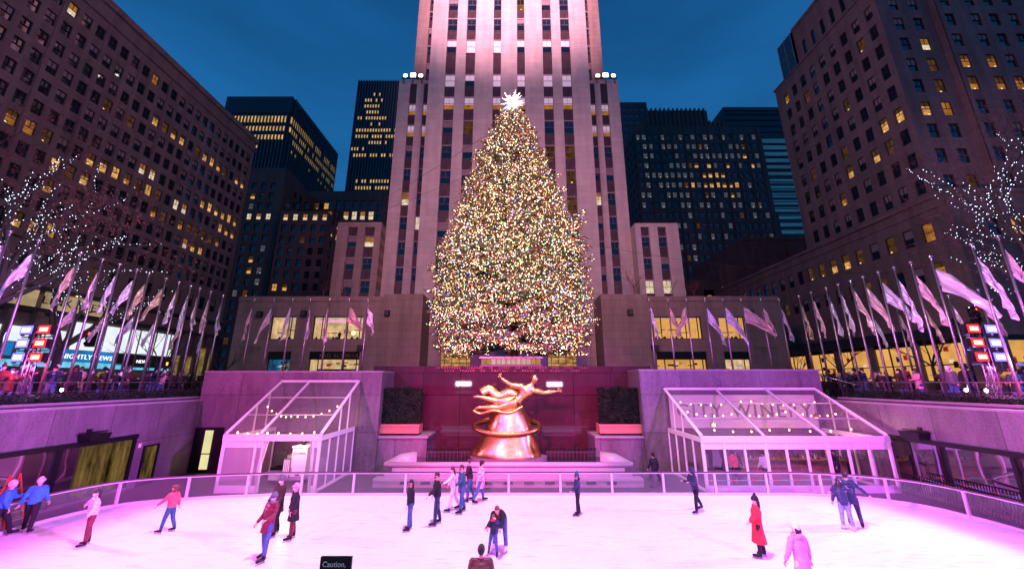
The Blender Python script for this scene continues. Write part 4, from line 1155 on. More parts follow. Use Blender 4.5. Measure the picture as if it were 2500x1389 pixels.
# left side door with glowing pane and the corner slit window
t=thing("side_door","dark framed door with golden pane in the left granite wall","door",(-20,22.5,0)); b_=(-20,22.5,0)
q=MB(); q.box(-20.1,-19.94,22.0,22.09,0,2.05,"black_metal"); q.box(-20.1,-19.94,22.86,22.95,0,2.05,"black_metal"); q.box(-20.1,-19.94,22.09,22.86,1.96,2.05,"black_metal"); q.box(-20.1,-19.95,22.09,22.86,0,0.2,"black_metal"); P(q.build("frame",t),b_)
q=MB(); q.box(-20.12,-20.02,22.09,22.86,0.2,1.96,"golden_glow"); P(q.build("pane",t),b_)
q=MB(); q.box(-19.98,-19.88,22.12,22.16,0.95,1.15,"steel"); P(q.build("handle",t),b_)
plain("notice",(0.30,0.10,0.12),0.5)
q=MB(); q.box(-19.99,-19.96,21.6,21.85,1.95,2.25,"notice"); q.box(-19.96,-19.955,21.64,21.81,2.0,2.2,"white_metal"); tag(q.build("wall_plaque"),"small dark red notice plaque beside the golden side door","plaque")
emis("door_glow",(0.95,0.85,0.42),0.95,0.15,1.0)
t=thing("glazed_door","black framed corner door with two pale yellow lit panes","door",(-18.85,25.4,0)); b_=(-18.85,25.4,0)
q=MB(); q.box(-19.95,-18.2,25.28,25.395,0,2.62,"black_metal"); P(q.build("frame",t),b_)
for z0,z1 in ((0.2,1.05),(1.12,2.45)):
    q=MB(); q.box(-19.25,-18.78,25.22,25.275,z0,z1,"door_glow"); P(q.build("pane",t),b_)
# loudspeakers on the walls
for s,y,lab in [(-1,18.97,"black loudspeaker bracketed on the left granite wall"),(1,19.64,"black loudspeaker bracketed on the right granite wall")]:
    X=20.0*s; t=thing("wall_loudspeaker",lab,"loudspeaker",(X,y,2.9),group="loudspeakers over the rink"); b_=(X,y,2.9)
    q=MB(); a,b=sorted((X-0.12*s,X-0.62*s))
    vs=[(a,y-0.42,2.72),(b,y-0.42,2.72),(b,y+0.42,2.72),(a,y+0.42,2.72),(a-0.03,y-0.5,3.05),(b+0.03,y-0.5,3.05),(b+0.03,y+0.5,3.05),(a-0.03,y+0.5,3.05)]
    q.add(vs,[(0,3,2,1),(4,5,6,7),(0,1,5,4),(1,2,6,5),(2,3,7,6),(3,0,4,7)],"black_metal"); P(q.build("cabinet",t),b_)
    q=MB(); a,b=sorted((X,X-0.3*s)); q.box(a,b,y-0.03,y+0.03,3.06,3.12,"black_metal"); q.box(min(X-0.25*s,X-0.31*s),max(X-0.25*s,X-0.31*s),y-0.62,y+0.62,3.08,3.14,"black_metal"); q.box(min(X,X-0.06*s),max(X,X-0.06*s),y-0.1,y+0.1,3.0,3.25,"black_metal"); P(q.build("bracket",t),b_)
# near terrace parapet and the caution sign
w=MB(); w.box(-20,20,1.5,4.5,0,3.2,"granite_grey"); wallthing(w,"low granite terrace wall below the viewer at the near end")
SX=-1.745; SZ=3.72
t=thing("warning_sign","black upright sign with white caution lettering at the bottom edge","sign",(-1.93,4.3,3.2)); b_=(-1.93,4.3,3.2)
q=MB(); q.box(SX-0.155,SX+0.155,4.3,4.325,SZ-0.35,SZ,"black_metal"); P(q.build("board",t),b_)
q=MB(); q.tube([(SX,4.33,3.2),(SX,4.33,3.5)],0.02,"steel"); q.box(SX-0.12,SX+0.12,4.2,4.42,3.2,3.215,"black_metal"); P(q.build("stand",t),b_)
emis("sign_white",(0.8,0.85,0.9),0.8); plain("sign_paint",(0.85,0.85,0.85),0.5)
q=text_mb("Caution,\nslippery.",0.068,"sign_paint",0.002,align='LEFT'); P(q.build("lettering",t,M=Matrix.Translation((SX-0.13,4.295,SZ-0.085))),b_)

# ============================================================ fountain and gilded sculpture
t=thing("fountain_basin","long stone fountain basin with rounded coping below the golden sculpture","fountain",(-0.2,23,0)); b_=(-0.2,23,0)
granite("fountain_stone",(0.36,0.30,0.32),0.4,0.15,7,0.05)
q=MB(); q.box(-6.6,6.2,22.6,25.35,0,0.82,"fountain_stone"); q.box(-7.4,7.0,22.0,22.597,0,0.42,"fountain_stone"); q.box(-6.9,6.5,22.25,22.598,0.42,0.6,"fountain_stone"); P(q.build("basin",t),b_)
q=MB(); q.tube([(-6.9,22.75,0.95),(6.5,22.75,0.95)],0.2,"fountain_stone",12,flat=0.75,up=(0,1,0)); P(q.build("coping",t),b_)
for s in (-1,1):
    x=-0.2+s*6.2
    q=MB(); q.tube([(x-s*0.9,23.5,1.0),(x-s*0.1,23.3,1.02),(x+s*0.75,22.9,0.92)],[(0.62,0.52),(0.5,0.42),(0.18,0.12)],"fountain_stone",14); P(q.build("scroll_end",t),b_)
for k in range(11):
    x=-5.7+1.1*k; q=MB(); q.box(x-0.25,x+0.25,21.96,21.997,0.14,0.28,"dark_grey"); P(q.build("vent_slot",t),b_)
q=MB(); q.box(-6.3,5.9,22.95,25.3,0.82,0.9,"glass_dark"); P(q.build("water",t),b_)
# row of fountain jets / low rail behind
q=MB()
for k in range(46):
    x=-5.2+0.23*k
    if -2.5<x<2.0: continue
    q.box(x-0.018,x+0.018,25.1,25.14,0.9,1.3,"dark_grey"); q.ball((x,25.25,1.38),(0.085,0.085,0.09),"black_metal",6,4)
q.box(-5.3,-2.5,25.09,25.15,1.18,1.22,"dark_grey"); q.box(2.1,5.1,25.09,25.15,1.18,1.22,"dark_grey")
tag(q.build("jet_rail"),"low dark rail of fountain nozzles behind the basin","railing")
# blue and red light strip on the dark wall
for i,(x,c) in enumerate([(-4.9,0),(-4.2,1),(-3.5,0),(2.6,1),(3.2,0),(3.8,1),(4.5,0),(5.0,1)]):
    pass
granite("plinth_purple",(0.16,0.12,0.16),0.4,0.2,9,0.05)
sc_=thing("gilded_sculpture","gilded flying figure with streaming drapery over a bowl on a flared pedestal","sculpture",(-0.2,24.3,0.85)); b_=(-0.2,24.3,0.85)
q=MB(); q.lathe([(2.3,0.0),(2.3,0.28)],"plinth_purple",28,(-0.2,24.3,0.85),0.5); q.lathe([(2.3,0.28),(0,0.28)],"plinth_purple",28,(-0.2,24.3,0.85),0.5); P(q.build("plinth",sc_),b_)
q=MB()
prof=[(2.12,0.0),(2.13,0.10),(2.0,0.28),(1.82,0.62),(1.62,1.0),(1.42,1.4),(1.22,1.85),(1.02,2.3),(0.78,2.7),(0.5,2.98),(0.2,3.1),(0,3.12)]
vs=[];fs=[];n=40
for i,(r_,z) in enumerate(prof):
    for k in range(n):
        a=2*math.pi*k/n; rr_=r_*(1+0.16*mnoise.noise(Vector((math.cos(a)*1.6,math.sin(a)*1.6,z*1.0)))+0.06*mnoise.noise(Vector((math.cos(a)*4,math.sin(a)*4,z*2))))
        vs.append((-0.2+rr_*math.cos(a)+0.10*z*0.4,24.3+0.52*rr_*math.sin(a),1.13+z))
for i in range(len(prof)-1):
    for k in range(n): fs.append((i*n+k,i*n+(k+1)%n,(i+1)*n+(k+1)%n,(i+1)*n+k))
q.add(vs,fs,"gold",smooth=True); P(q.build("pedestal",sc_),b_)
# plain wide bowl rim round the pedestal
q=MB(); n=56; vs=[];fs=[]
sect=[(1.0,0.0),(1.03,-0.22),(0.97,-0.42),(0.92,-0.3),(0.94,-0.02)]
for k in range(n):
    a=2*math.pi*k/n
    for rr_,z in sect: vs.append((-0.3+2.02*rr_*math.cos(a),24.3+1.12*rr_*math.sin(a),2.95+z*0.75+0.34*math.sin(a)))
m_=len(sect)
for k in range(n):
    for j in range(m_): fs.append((k*m_+j,((k+1)%n)*m_+j,((k+1)%n)*m_+(j+1)%m_,k*m_+(j+1)%m_))
q.add(vs,fs,"gold_dark",smooth=True); P(q.build("bowl",sc_),b_)
# drapery streamers
q=MB()
q.tube(smooth_path([(0.5,24.2,4.25),(-0.1,24.3,4.85),(-0.8,24.3,4.55),(-1.4,24.35,4.95),(-1.9,24.3,4.75)],6),[(0.30,0.10)]*25,"gold",8)
q.tube(smooth_path([(0.6,24.1,3.95),(-0.2,23.9,3.60),(-1.1,23.9,3.72),(-1.9,23.95,3.55),(-2.3,24.0,3.75)],6),[(0.34,0.11)]*25,"gold",8)
P(q.build("drapery",sc_),b_)
# ============================================================ people
def remesh(mb, name, voxel, smooth_it=4, mats=None):
    me=mb.mesh(name+"_tmp"); o=bpy.data.objects.new("tmp",me); COL.objects.link(o)
    m=o.modifiers.new("r",'REMESH'); m.mode='VOXEL'; m.voxel_size=voxel; m.use_smooth_shade=True
    s_=o.modifiers.new("s",'SMOOTH'); s_.factor=0.5; s_.iterations=smooth_it
    dg=bpy.context.evaluated_depsgraph_get(); dg.update()
    out=bpy.data.meshes.new_from_object(o.evaluated_get(dg)); out.name=name
    bpy.data.objects.remove(o); bpy.data.meshes.remove(me)
    return out
def mesh_to_mb(me, mat):
    mb=MB(); mb.add([tuple(v.co) for v in me.vertices],[tuple(p.vertices) for p in me.polygons],mat,smooth=True); bpy.data.meshes.remove(me); return mb
def cloth(name, col, rough=0.8, var=0.12): 
    k="cloth_"+name
    if k not in MATS:
        m=plain(k,col,rough,var=0.22,vs=9,bump=0.6,spec=0.3); nt=m.node_tree
        if name in QUILT:   # stitched puffer channels
            g_=nt.nodes.new("ShaderNodeTexCoord"); w=nt.nodes.new("ShaderNodeTexWave"); w.bands_direction='Z'; w.inputs["Scale"].default_value=3.2; w.inputs["Distortion"].default_value=1.5
            nt.links.new(g_.outputs["Object"],w.inputs["Vector"]); bp=nt.nodes.new("ShaderNodeBump"); bp.inputs["Strength"].default_value=0.55; bp.inputs["Distance"].default_value=0.02
            nt.links.new(w.outputs[0],bp.inputs["Height"]); nt.links.new(bp.outputs[0],nt.nodes["Principled BSDF"].inputs["Normal"]); nt.nodes["Principled BSDF"].inputs["Roughness"].default_value=0.4
        if name=="check":
            g_=nt.nodes.new("ShaderNodeTexCoord"); c_=nt.nodes.new("ShaderNodeTexChecker"); c_.inputs["Scale"].default_value=11; c_.inputs[1].default_value=(0.62,0.22,0.28,1); c_.inputs[2].default_value=(0.66,0.58,0.60,1)
            nt.links.new(g_.outputs["Object"],c_.inputs["Vector"]); nt.links.new(c_.outputs[0],nt.nodes["Principled BSDF"].inputs["Base Color"])
    return k
QUILT=("maroon","silver","brown","navy")
CL = dict(check=(0.6,0.4,0.42), black=(0.014,0.013,0.017), navy=(0.018,0.028,0.07), denim=(0.06,0.10,0.24), pale_denim=(0.16,0.22,0.42), white=(0.7,0.66,0.68), pink=(0.62,0.28,0.36),
          red=(0.60,0.03,0.04), maroon=(0.14,0.015,0.03), brown=(0.11,0.045,0.035), grey=(0.10,0.10,0.11), blue=(0.03,0.22,0.62), teal=(0.02,0.09,0.14), hivis=(0.45,0.62,0.04),
          rust=(0.35,0.10,0.03), coral=(0.72,0.08,0.10), dkbrown=(0.04,0.022,0.016), silver=(0.55,0.50,0.54), tan=(0.35,0.22,0.14))
def C(n): return cloth(n, CL[n], 0.35 if n in ("silver",) else 0.8)
for n_,c_ in dict(skin_light=(0.62,0.34,0.26),skin_mid=(0.38,0.19,0.12),skin_dark=(0.13,0.06,0.04)).items(): plain(n_,c_,0.55)
plain("hair_black",(0.012,0.009,0.009),0.45); plain("hair_brown",(0.05,0.025,0.015),0.45); plain("hair_red",(0.16,0.035,0.02),0.45)
plain("gold_smooth",(0.74,0.45,0.15),0.34,1.0); plain("eye_dark",(0.01,0.01,0.01),0.2); plain("mask_white",(0.75,0.75,0.8),0.7); plain("mask_blue",(0.35,0.5,0.75),0.7); plain("lips",(0.35,0.10,0.09),0.5)
def dirv(flex, abd, side):
    return Vector((side*math.sin(abd), math.sin(flex)*math.cos(abd), -math.cos(flex)*math.cos(abd)))
def make_person(lab, loc, heading=0, h=1.70, group=None, coat="black", coat_len=0.05, pants="denim", skin="skin_light", hair="hair_black", hairstyle="short",
                hat=None, hatcol="black", mask=None, skates=True, legs=((8,3,6),(-6,3,10)), arms=((10,12,25),(-5,12,20)), lean=5, roll=0, bend=0, detail=1, hood=False,
                scarf=None, head_turn=0, sit=False, white_skates=False, build=1.0, spec=None, cat="person"):
    """h in metres; legs/arms: (flex, abduct, bend) in degrees for left and right; heading 0 looks away from the camera"""
    s=h/1.70; vox=0.018 if detail else 0.030
    pel=Vector((0,0,0.0)); tl=R(lean); rl=R(roll)
    up=Vector((math.sin(rl),math.sin(tl)*math.cos(rl),math.cos(tl)*math.cos(rl)))
    up2=Vector((math.sin(rl),math.sin(tl+R(bend))*math.cos(rl),math.cos(tl+R(bend))*math.cos(rl)))
    waist=pel+up*0.16; chest=waist+up2*0.20; neckb=chest+up2*0.17; 
    upn=(up2*0.5+Vector((0,0,1))*0.5).normalized() if bend<40 else (up2*0.8+Vector((0,0,1))*0.2).normalized()
    headc=neckb+upn*0.175
    side=Vector((1,0,0)); fwd=up2.cross(side)*-1; fwd=side.cross(up2)*-1
    sh={}; el={}; wr={}; hp={}; kn={}; an={}; to={}
    for i,sd in ((0,-1),(1,1)):
        f,a,k=[R(q) for q in legs[i]]
        hp[i]=pel+side*sd*0.09+Vector((0,0,-0.03))
        kn[i]=hp[i]+dirv(f,a,sd)*0.43; an[i]=kn[i]+dirv(f-k,a*0.8,sd)*0.40
        fd=Vector((sd*math.sin(a)*0.2,math.cos((f-k)*0.5),math.sin((f-k)*0.4))).normalized()
        to[i]=an[i]+fd*0.17+Vector((0,0,-0.05))
        f,a,k=[R(q) for q in arms[i]]
        sh[i]=neckb-up2*0.045+side*sd*0.175*build
        lf=f-tl*0.3
        el[i]=sh[i]+dirv(lf,a,sd)*0.28; wr[i]=el[i]+dirv(lf+k,a*(1-0.9*min(1,k/1.6)),sd)*0.25
    base=min(min(an[i].z for i in (0,1))-0.09, min(to[i].z for i in (0,1))-0.04)-(0.045 if skates else 0.0)
    if sit: base=pel.z-0.45
    M=Matrix.Translation(Vector((0,0,0)))@Matrix.Scale(s,4)@Matrix.Translation((0,0,-base))
    t=thing("person",lab,cat,loc,heading,group)
    # --- body: head, neck, torso, limbs as one surface
    b=MB(); A=MB()
    hm=Matrix.Translation(headc)@Matrix.Rotation(R(head_turn),4,'Z')
    b.ball((0,0,0.015),(0.077,0.095,0.112),skin,14,10,hm); b.ball((0,0.028,-0.055),(0.055,0.062,0.062),skin,12,8,hm)
    b.ball((0,0.100,-0.012),(0.013,0.020,0.022),skin,8,6,hm)
    for sd in (-1,1): b.ball((sd*0.078,-0.005,-0.005),(0.012,0.02,0.03),skin,8,6,hm)
    b.tube([neckb-upn*0.03,headc-upn*0.05],[0.058,0.050],skin,10)
    b.tube([pel-up*0.08,waist,chest,neckb-up2*0.03],[(0.14,0.10),(0.125,0.095),(0.15,0.10),(0.10,0.07)],skin,12,up=(1,0,0))
    for i in (0,1):
        b.tube([sh[i],el[i],wr[i]],[0.050,0.038,0.026],skin,8); b.ball(sh[i],0.055,skin,8,6)
        b.tube([hp[i],kn[i],an[i]],[0.080,0.055,0.038],skin,8); b.tube([an[i]-Vector((0,0.03,0.03)),to[i]],[0.045,0.032],skin,8)
        b.tube([neckb-up2*0.05,sh[i]],[0.06,0.05],skin,8)
    body=mesh_to_mb(remesh(b,"body",vox if detail else 0.026,3),skin)
    # hands: palm, four curled fingers and a thumb
    for i,sd in ((0,-1),(1,1)):
        d=(wr[i]-el[i]).normalized(); sx=(side-d*side.dot(d)); sx=sx.normalized() if sx.length>0.1 else Vector((0,0,1)); nn=d.cross(sx)
        pc=wr[i]+d*0.045
        body.tube([wr[i]-d*0.01,wr[i]+d*0.04,wr[i]+d*0.085],[(0.016,0.026),(0.015,0.038),(0.012,0.036)],skin,8,up=nn)
        for k,(off,L) in enumerate([(-0.027,0.062),(-0.009,0.072),(0.009,0.068),(0.026,0.052)]):
            p0=wr[i]+d*0.078+sx*off; p1=p0+d*L*0.45+nn*0.010; p2=p1+d*L*0.35+nn*0.022; p3=p2+d*L*0.15+nn*0.02
            body.tube([p0,p1,p2,p3],[0.0095,0.009,0.008,0.006],skin,5)
        p0=wr[i]+d*0.025-sx*sd*0.022; body.tube([p0,p0-sx*sd*0.028+d*0.025+nn*0.01,p0-sx*sd*0.034+d*0.055+nn*0.018],[0.012,0.010,0.007],skin,5)
    if detail:
        for sd in (-1,1): body.ball((sd*0.030,0.085,0.012),(0.012,0.010,0.007),"eye_dark",6,5,hm); body.box(sd*0.030-0.016,sd*0.030+0.016,0.088,0.096,0.030,0.035,hair,hm)
        if not mask: body.box(-0.022,0.022,0.083,0.091,-0.058,-0.050,"lips",hm)
    o=link("body",MB().merge(body,M).mesh("body"),t)
    # --- trousers
    pm=C(pants); b=MB()
    b.tube([waist-up*0.05,pel-up*0.02,pel-up*0.09],[(0.135,0.11),(0.155,0.125),(0.12,0.11)],pm,12,up=(1,0,0))
    for i in (0,1): b.tube([hp[i]+Vector((0,0,0.03)),hp[i].lerp(kn[i],0.5),kn[i],kn[i].lerp(an[i],0.5),an[i]+(kn[i]-an[i]).normalized()*0.03],[0.106,0.098,0.078,0.072,0.064],pm,10)
    link("trousers",MB().merge(mesh_to_mb(remesh(b,"trousers",vox+0.002,3),pm),M).mesh("trousers"),t)
    # --- coat
    cm=C(coat); b=MB(); hem=coat_len
    pts=[]; rad=[]
    if hem>0.12:
        n_=4
        avk=(kn[0]+kn[1])/2
        for k in range(n_,0,-1):
            q=k/n_; pts.append(pel+(Vector((avk.x*0.6,avk.y*0.75,0))*(q*hem/0.5))+Vector((0,0,-hem*q))-up*0.02); rad.append((0.175+0.10*q*min(1,hem/0.6),0.145+0.09*q*min(1,hem/0.6)))
    else: pts.append(pel-up*hem); rad.append((0.165*build,0.135*build))
    pts+=[pel+up*0.02,waist,chest,neckb-up2*0.035,neckb+up2*0.02]; rad+=[(0.182*build,0.155*build),(0.172*build,0.148*build),(0.200*build,0.160*build),(0.135,0.105),(0.072,0.068)]
    b.tube(pts,rad,cm,14,up=(1,0,0))
    for i in (0,1):
        b.tube([neckb-up2*0.06,sh[i]],[0.085,0.078],cm,8); b.ball(sh[i],0.078,cm,10,7)
        b.tube([sh[i],sh[i].lerp(el[i],0.5),el[i],el[i].lerp(wr[i],0.5),wr[i]+(wr[i]-el[i]).normalized()*0.01],[0.084,0.078,0.068,0.060,0.048],cm,10)
    if hood: b.ball(neckb+upn*0.03-Vector((0,0.09,0)),(0.12,0.07,0.08),cm,10,7)
    link("coat",MB().merge(mesh_to_mb(remesh(b,"coat",vox+0.002,3),cm),M).mesh("coat"),t)
    # --- hair / hat / mask
    def shell(mat,r_,z0,front,name,extra=None):
        q=MB(); vs=[];fs=[]
        n1,n2=16,9
        for a in range(n2+1):
            th=math.pi*0.5*a/n2*(1.0)
            for k in range(n1):
                ph=2*math.pi*k/n1; back=-math.sin(ph)
                thm=th*(1.0+0.55*max(0,back)+(0.12 if front else 0))
                vs.append((r_[0]*math.sin(thm)*math.cos(ph), r_[1]*math.sin(thm)*math.sin(ph)-0.004, z0+r_[2]*math.cos(thm)))
        for a in range(n2):
            for k in range(n1): fs.append((a*n1+k,(a+1)*n1+k,(a+1)*n1+(k+1)%n1,a*n1+(k+1)%n1))
        q.add(vs,fs,mat,smooth=True)
        if extra: extra(q)
        link(name,MB().merge(q,M@hm).mesh(name),t)
    if hood=="up":
        q=MB(); q.ball((0,-0.015,0.02),(0.115,0.125,0.145),cm,14,9); q2=[f for f in q.f]
        link("hood",MB().merge(q,M@hm).mesh("hood"),t)
    else:
        if hairstyle!="none" :
            def ex(q):
                if hairstyle=="long": q.tube([(0,-0.05,0.05),(0,-0.085,-0.05),(0,-0.095,-0.18),(0,-0.09,-0.30)],[(0.082,0.05),(0.09,0.045),(0.085,0.035),(0.045,0.02)],hair,10,up=(1,0,0))
                if hairstyle=="curly":
                    rq=random.Random(4)
                    for _ in range(26): q.ball((rq.uniform(-0.10,0.10),rq.uniform(-0.12,0.02),rq.uniform(-0.16,0.10)),rq.uniform(0.028,0.045),hair,6,4)
                if hairstyle=="ponytail": q.tube([(0,-0.09,0.03),(0,-0.16,0.0),(0.02,-0.20,-0.12),(0.03,-0.18,-0.22)],[0.03,0.042,0.036,0.012],hair,8)
            shell(hair,(0.088,0.106,0.122),0.012,False,"hair",ex)
        if hat:
            hm_=C(hatcol)
            def hx(q):
                if hat=="pompom": q.ball((0,-0.01,0.165),0.048,hm_,10,7)
                if hat=="brim": q.lathe([(0.085,0.035),(0.155,0.018),(0.16,0.022),(0.087,0.055)],hm_,18,(0,0,0.02))
                if hat=="cap": q.tube([(0,0.07,0.06),(0,0.16,0.045)],[(0.07,0.012),(0.05,0.008)],hm_,8,up=(1,0,0))
                if hat in("beanie","pompom"): q.lathe([(0.095,0.015),(0.102,0.02),(0.102,0.055),(0.095,0.06)],hm_,16,(0,0,0),1.15)
                if hat=="helmet":q.lathe([(0.10,0.0),(0.112,0.02),(0.11,0.05)],hm_,16,(0,0,0),1.15)
            shell(hm_,(0.098,0.116,0.140),0.015,True,"hat",hx)
    if mask:
        q=MB(); q.ball((0,0.052,-0.048),(0.058,0.060,0.048),mask,12,8)
        link("face_mask",MB().merge(q,M@hm).mesh("face_mask"),t)
    if scarf:
        q=MB(); n1=14; vs=[neckb+upn*0.03+Vector((0.095*math.cos(2*math.pi*k/n1),0.085*math.sin(2*math.pi*k/n1),0)) for k in range(n1+1)]
        q.tube(vs,0.042,C(scarf),8); link("scarf",MB().merge(q,M).mesh("scarf"),t)
    # --- footwear
    for i in (0,1):
        q=MB(); bm_="mask_white" if white_skates else "black_metal" if skates else "rubber"
        d=(to[i]-an[i]); d.z=0; d=d.normalized() if d.length>0.01 else Vector((0,1,0)); up_=Vector((0,0,1))
        shd=(an[i]-kn[i]).normalized()
        heel=an[i]+Vector((0,0,-0.055))-d*0.035; toe=to[i]+d*0.055+Vector((0,0,-0.005))
        q.tube([an[i]-shd*0.13,an[i]-shd*0.04,an[i]+Vector((0,0,-0.02))],[0.060,0.054,0.056],bm_,10)
        q.tube([heel+Vector((0,0,0.015)),heel.lerp(toe,0.5)+Vector((0,0,0.01)),toe],[0.052,0.050,0.034],bm_,10)
        if skates:
            h0=heel+Vector((0,0,-0.035)); t0=toe+Vector((0,0,-0.03))
            for p in (h0+d*0.02,t0-d*0.06): q.tube([p+Vector((0,0,0.03)),p+Vector((0,0,-0.035))],[0.020,0.010],"steel",6)
            q.tube([h0-d*0.03+Vector((0,0,-0.04)),t0+d*0.03+Vector((0,0,-0.042))],[(0.004,0.012),(0.004,0.012)],"steel",4,up=(1,0,0))
        link("skate" if skates else "shoe",MB().merge(q,M).mesh("skate"),t)
    return t
PI=math.pi
def skater(px,py,lab,**kw): return make_person(lab,(px,py,0.025),**kw)
SK="skaters on the ice"
skater(-17.95,15.75,"person in a bright blue jacket and pale cap by the left barrier, nearer the corner",heading=R(25),coat="blue",pants="black",hat="helmet",hatcol="silver",legs=((22,8,10),(-18,8,5)),arms=((-25,14,10),(5,14,25)),lean=6,h=1.76,group=SK)
skater(-18.42,15.2,"person in a bright blue jacket cut off by the left edge of the photo",heading=R(-50),coat="blue",pants="black",hat="beanie",hatcol="silver",legs=((25,5,10),(-15,5,25)),arms=((30,10,80),(5,14,25)),lean=8,h=1.8,group=SK,mask="mask_blue")
skater(-14.5,14.6,"skater in silver puffer jacket and maroon leggings with one arm stretched out",heading=R(150),coat="silver",pants="maroon",hairstyle="long",mask="mask_white",legs=((8,6,8),(-4,3,6)),arms=((15,28,20),(10,62,8)),lean=2,h=1.62,group=SK)
skater(-12.75,15.75,"skater with curly red hair and a coral red jacket",heading=R(95),coat="coral",pants="teal",hair="hair_red",hairstyle="curly",legs=((14,4,6),(-8,2,12)),arms=((42,10,8),(-20,10,15)),lean=2,h=1.5,group=SK)
skater(-7.75,13.5,"skater in long maroon puffer coat and jeans with grey scarf, leaning back",heading=R(160),coat="maroon",coat_len=0.22,pants="denim",hat="beanie",hatcol="grey",scarf="grey",mask="mask_blue",legs=((10,4,4),(-8,6,6)),arms=((20,8,60),(8,12,35)),lean=-6,roll=-2,h=1.78,group=SK)
skater(-8.6,15.45,"skater in dark brown coat partly hidden behind the maroon puffer coat",heading=R(150),coat="dkbrown",coat_len=0.25,pants="black",hat="beanie",hatcol="grey",mask="mask_white",legs=((10,4,6),(-8,3,8)),arms=((15,14,20),(10,20,20)),lean=-2,h=1.84,group=SK)
skater(-7.8,15.1,"skater in long black coat and pink brimmed hat",heading=R(130),coat="black",coat_len=0.36,pants="maroon",hat="brim",hatcol="pink",mask="mask_white",legs=((6,3,6),(-5,3,6)),arms=((8,8,15),(5,8,12)),lean=3,h=1.68,group=SK)
skater(-3.85,15.95,"skater with long dark hair, black jacket and jeans, standing alone",heading=R(115),coat="black",coat_len=0.12,pants="denim",hairstyle="long",mask="skin_dark",legs=((6,3,5),(-3,3,5)),arms=((10,6,15),(0,6,15)),lean=3,h=1.62,group=SK)
skater(-2.95,16.5,"bearded skater in black sweater reaching one arm forward",heading=R(110),coat="black",pants="navy",hairstyle="short",mask="hair_black",legs=((8,4,6),(-8,3,8)),arms=((35,20,20),(0,10,25)),lean=4,h=1.76,group=SK)
skater(-2.55,18.15,"skater in white top and trousers half hidden behind a navy sweater",heading=R(100),coat="white",pants="white",hairstyle="long",mask="mask_white",legs=((15,6,6),(-14,6,12)),arms=((50,25,20),(10,10,25)),lean=6,h=1.66,group=SK)
skater(-2.15,17.9,"skater in navy sweater and jeans beside the white-clad skater",heading=R(115),coat="teal",pants="denim",mask="hair_black",legs=((8,5,5),(-8,5,10)),arms=((25,10,40),(-5,12,40)),lean=4,h=1.76,group=SK)
skater(-1.5,19.3,"skater in long pink and white checked coat near the far barrier",heading=R(-65),coat="check",coat_len=0.30,pants="denim",hat="cap",hatcol="black",legs=((25,6,15),(-20,6,15)),arms=((20,10,30),(-5,10,25)),lean=8,h=1.70,group=SK)
skater(-1.98,19.5,"skater in black jacket on the left of the checked coat by the far barrier",heading=R(100),coat="black",pants="denim",hairstyle="short",mask="mask_white",legs=((12,5,10),(-10,3,10)),arms=((25,8,40),(-5,8,25)),lean=8,h=1.70,group=SK)
skater(2.75,17.55,"skater in glossy navy puffer jacket and blue knit hat, alone right of centre",heading=R(95),coat="navy",pants="black",hat="pompom",hatcol="teal",hood=True,mask="hair_black",legs=((6,3,5),(-5,3,5)),arms=((28,14,35),(5,10,30)),lean=0,h=1.52,group=SK)
skater(7.9,17.95,"hooded skater in dark puffer jacket looking down at both hands",heading=R(105),coat="navy",pants="black",hood="up",legs=((18,6,12),(-22,6,12)),arms=((25,6,85),(20,6,85)),lean=10,h=1.66,group=SK)
skater(7.9,13.7,"skater in long red coat and black pompom hat",heading=R(70),coat="red",coat_len=0.55,pants="black",hat="pompom",hatcol="black",hairstyle="long",legs=((5,3,4),(-5,3,8)),arms=((12,8,45),(5,8,30)),lean=-3,roll=-4,h=1.66,group=SK)
skater(7.35,11.0,"skater in pale pink quilted hooded coat seen from behind, cut by the bottom edge",heading=R(10),coat="pink",coat_len=0.45,pants="white",hat="beanie",hatcol="white",hood=True,scarf="tan",hairstyle="long",legs=((5,3,4),(-3,3,6)),arms=((5,22,10),(0,16,12)),lean=4,h=1.70,group=SK)
skater(12.6,15.95,"skater in dark puffer jacket and pale flared jeans, arm round a companion",heading=R(-20),coat="navy",coat_len=0.12,pants="pale_denim",hairstyle="long",legs=((3,3,2),(-4,4,6)),arms=((5,12,10),(40,50,60)),lean=2,roll=-3,h=1.66,group=SK,white_skates=True)
skater(13.25,16.35,"taller skater in long navy coat, right of the pale flared jeans",heading=R(-35),coat="navy",coat_len=0.22,pants="navy",hairstyle="short",legs=((10,5,6),(-12,5,8)),arms=((10,40,5),(-5,45,5)),lean=4,roll=-4,h=1.80,group=SK)
skater(-0.35,14.35,"adult in black coat bending forward to hold a small child",heading=R(165),coat="black",pants="denim",hairstyle="long",hair="hair_red",legs=((18,10,8),(8,12,5)),arms=((55,4,30),(55,4,30)),lean=48,bend=22,h=1.66,group=SK,white_skates=True)
skater(-0.6,13.85,"small child in dark jacket and red scarf held up by a bending adult",heading=R(175),coat="navy",pants="denim",hairstyle="short",hair="hair_red",scarf="red",legs=((10,8,12),(-12,12,8)),arms=((40,25,60),(40,25,60)),lean=6,h=1.12,group=SK)
skater(-0.70,9.80,"dark-haired person in brown quilted jacket seen from behind, cut by the bottom edge",heading=R(0),coat="brown",pants="black",hairstyle="short",legs=((5,3,4),(-3,3,6)),arms=((5,14,10),(0,14,12)),lean=4,h=1.66,build=1.15,group=SK)
make_person("dark-clad attendant standing in shoes behind the far barrier, legs in view",(7.6,21.9,0.0),heading=R(20),coat="black",pants="black",skates=False,legs=((6,6,6),(-10,12,6)),hat="beanie",h=1.65)
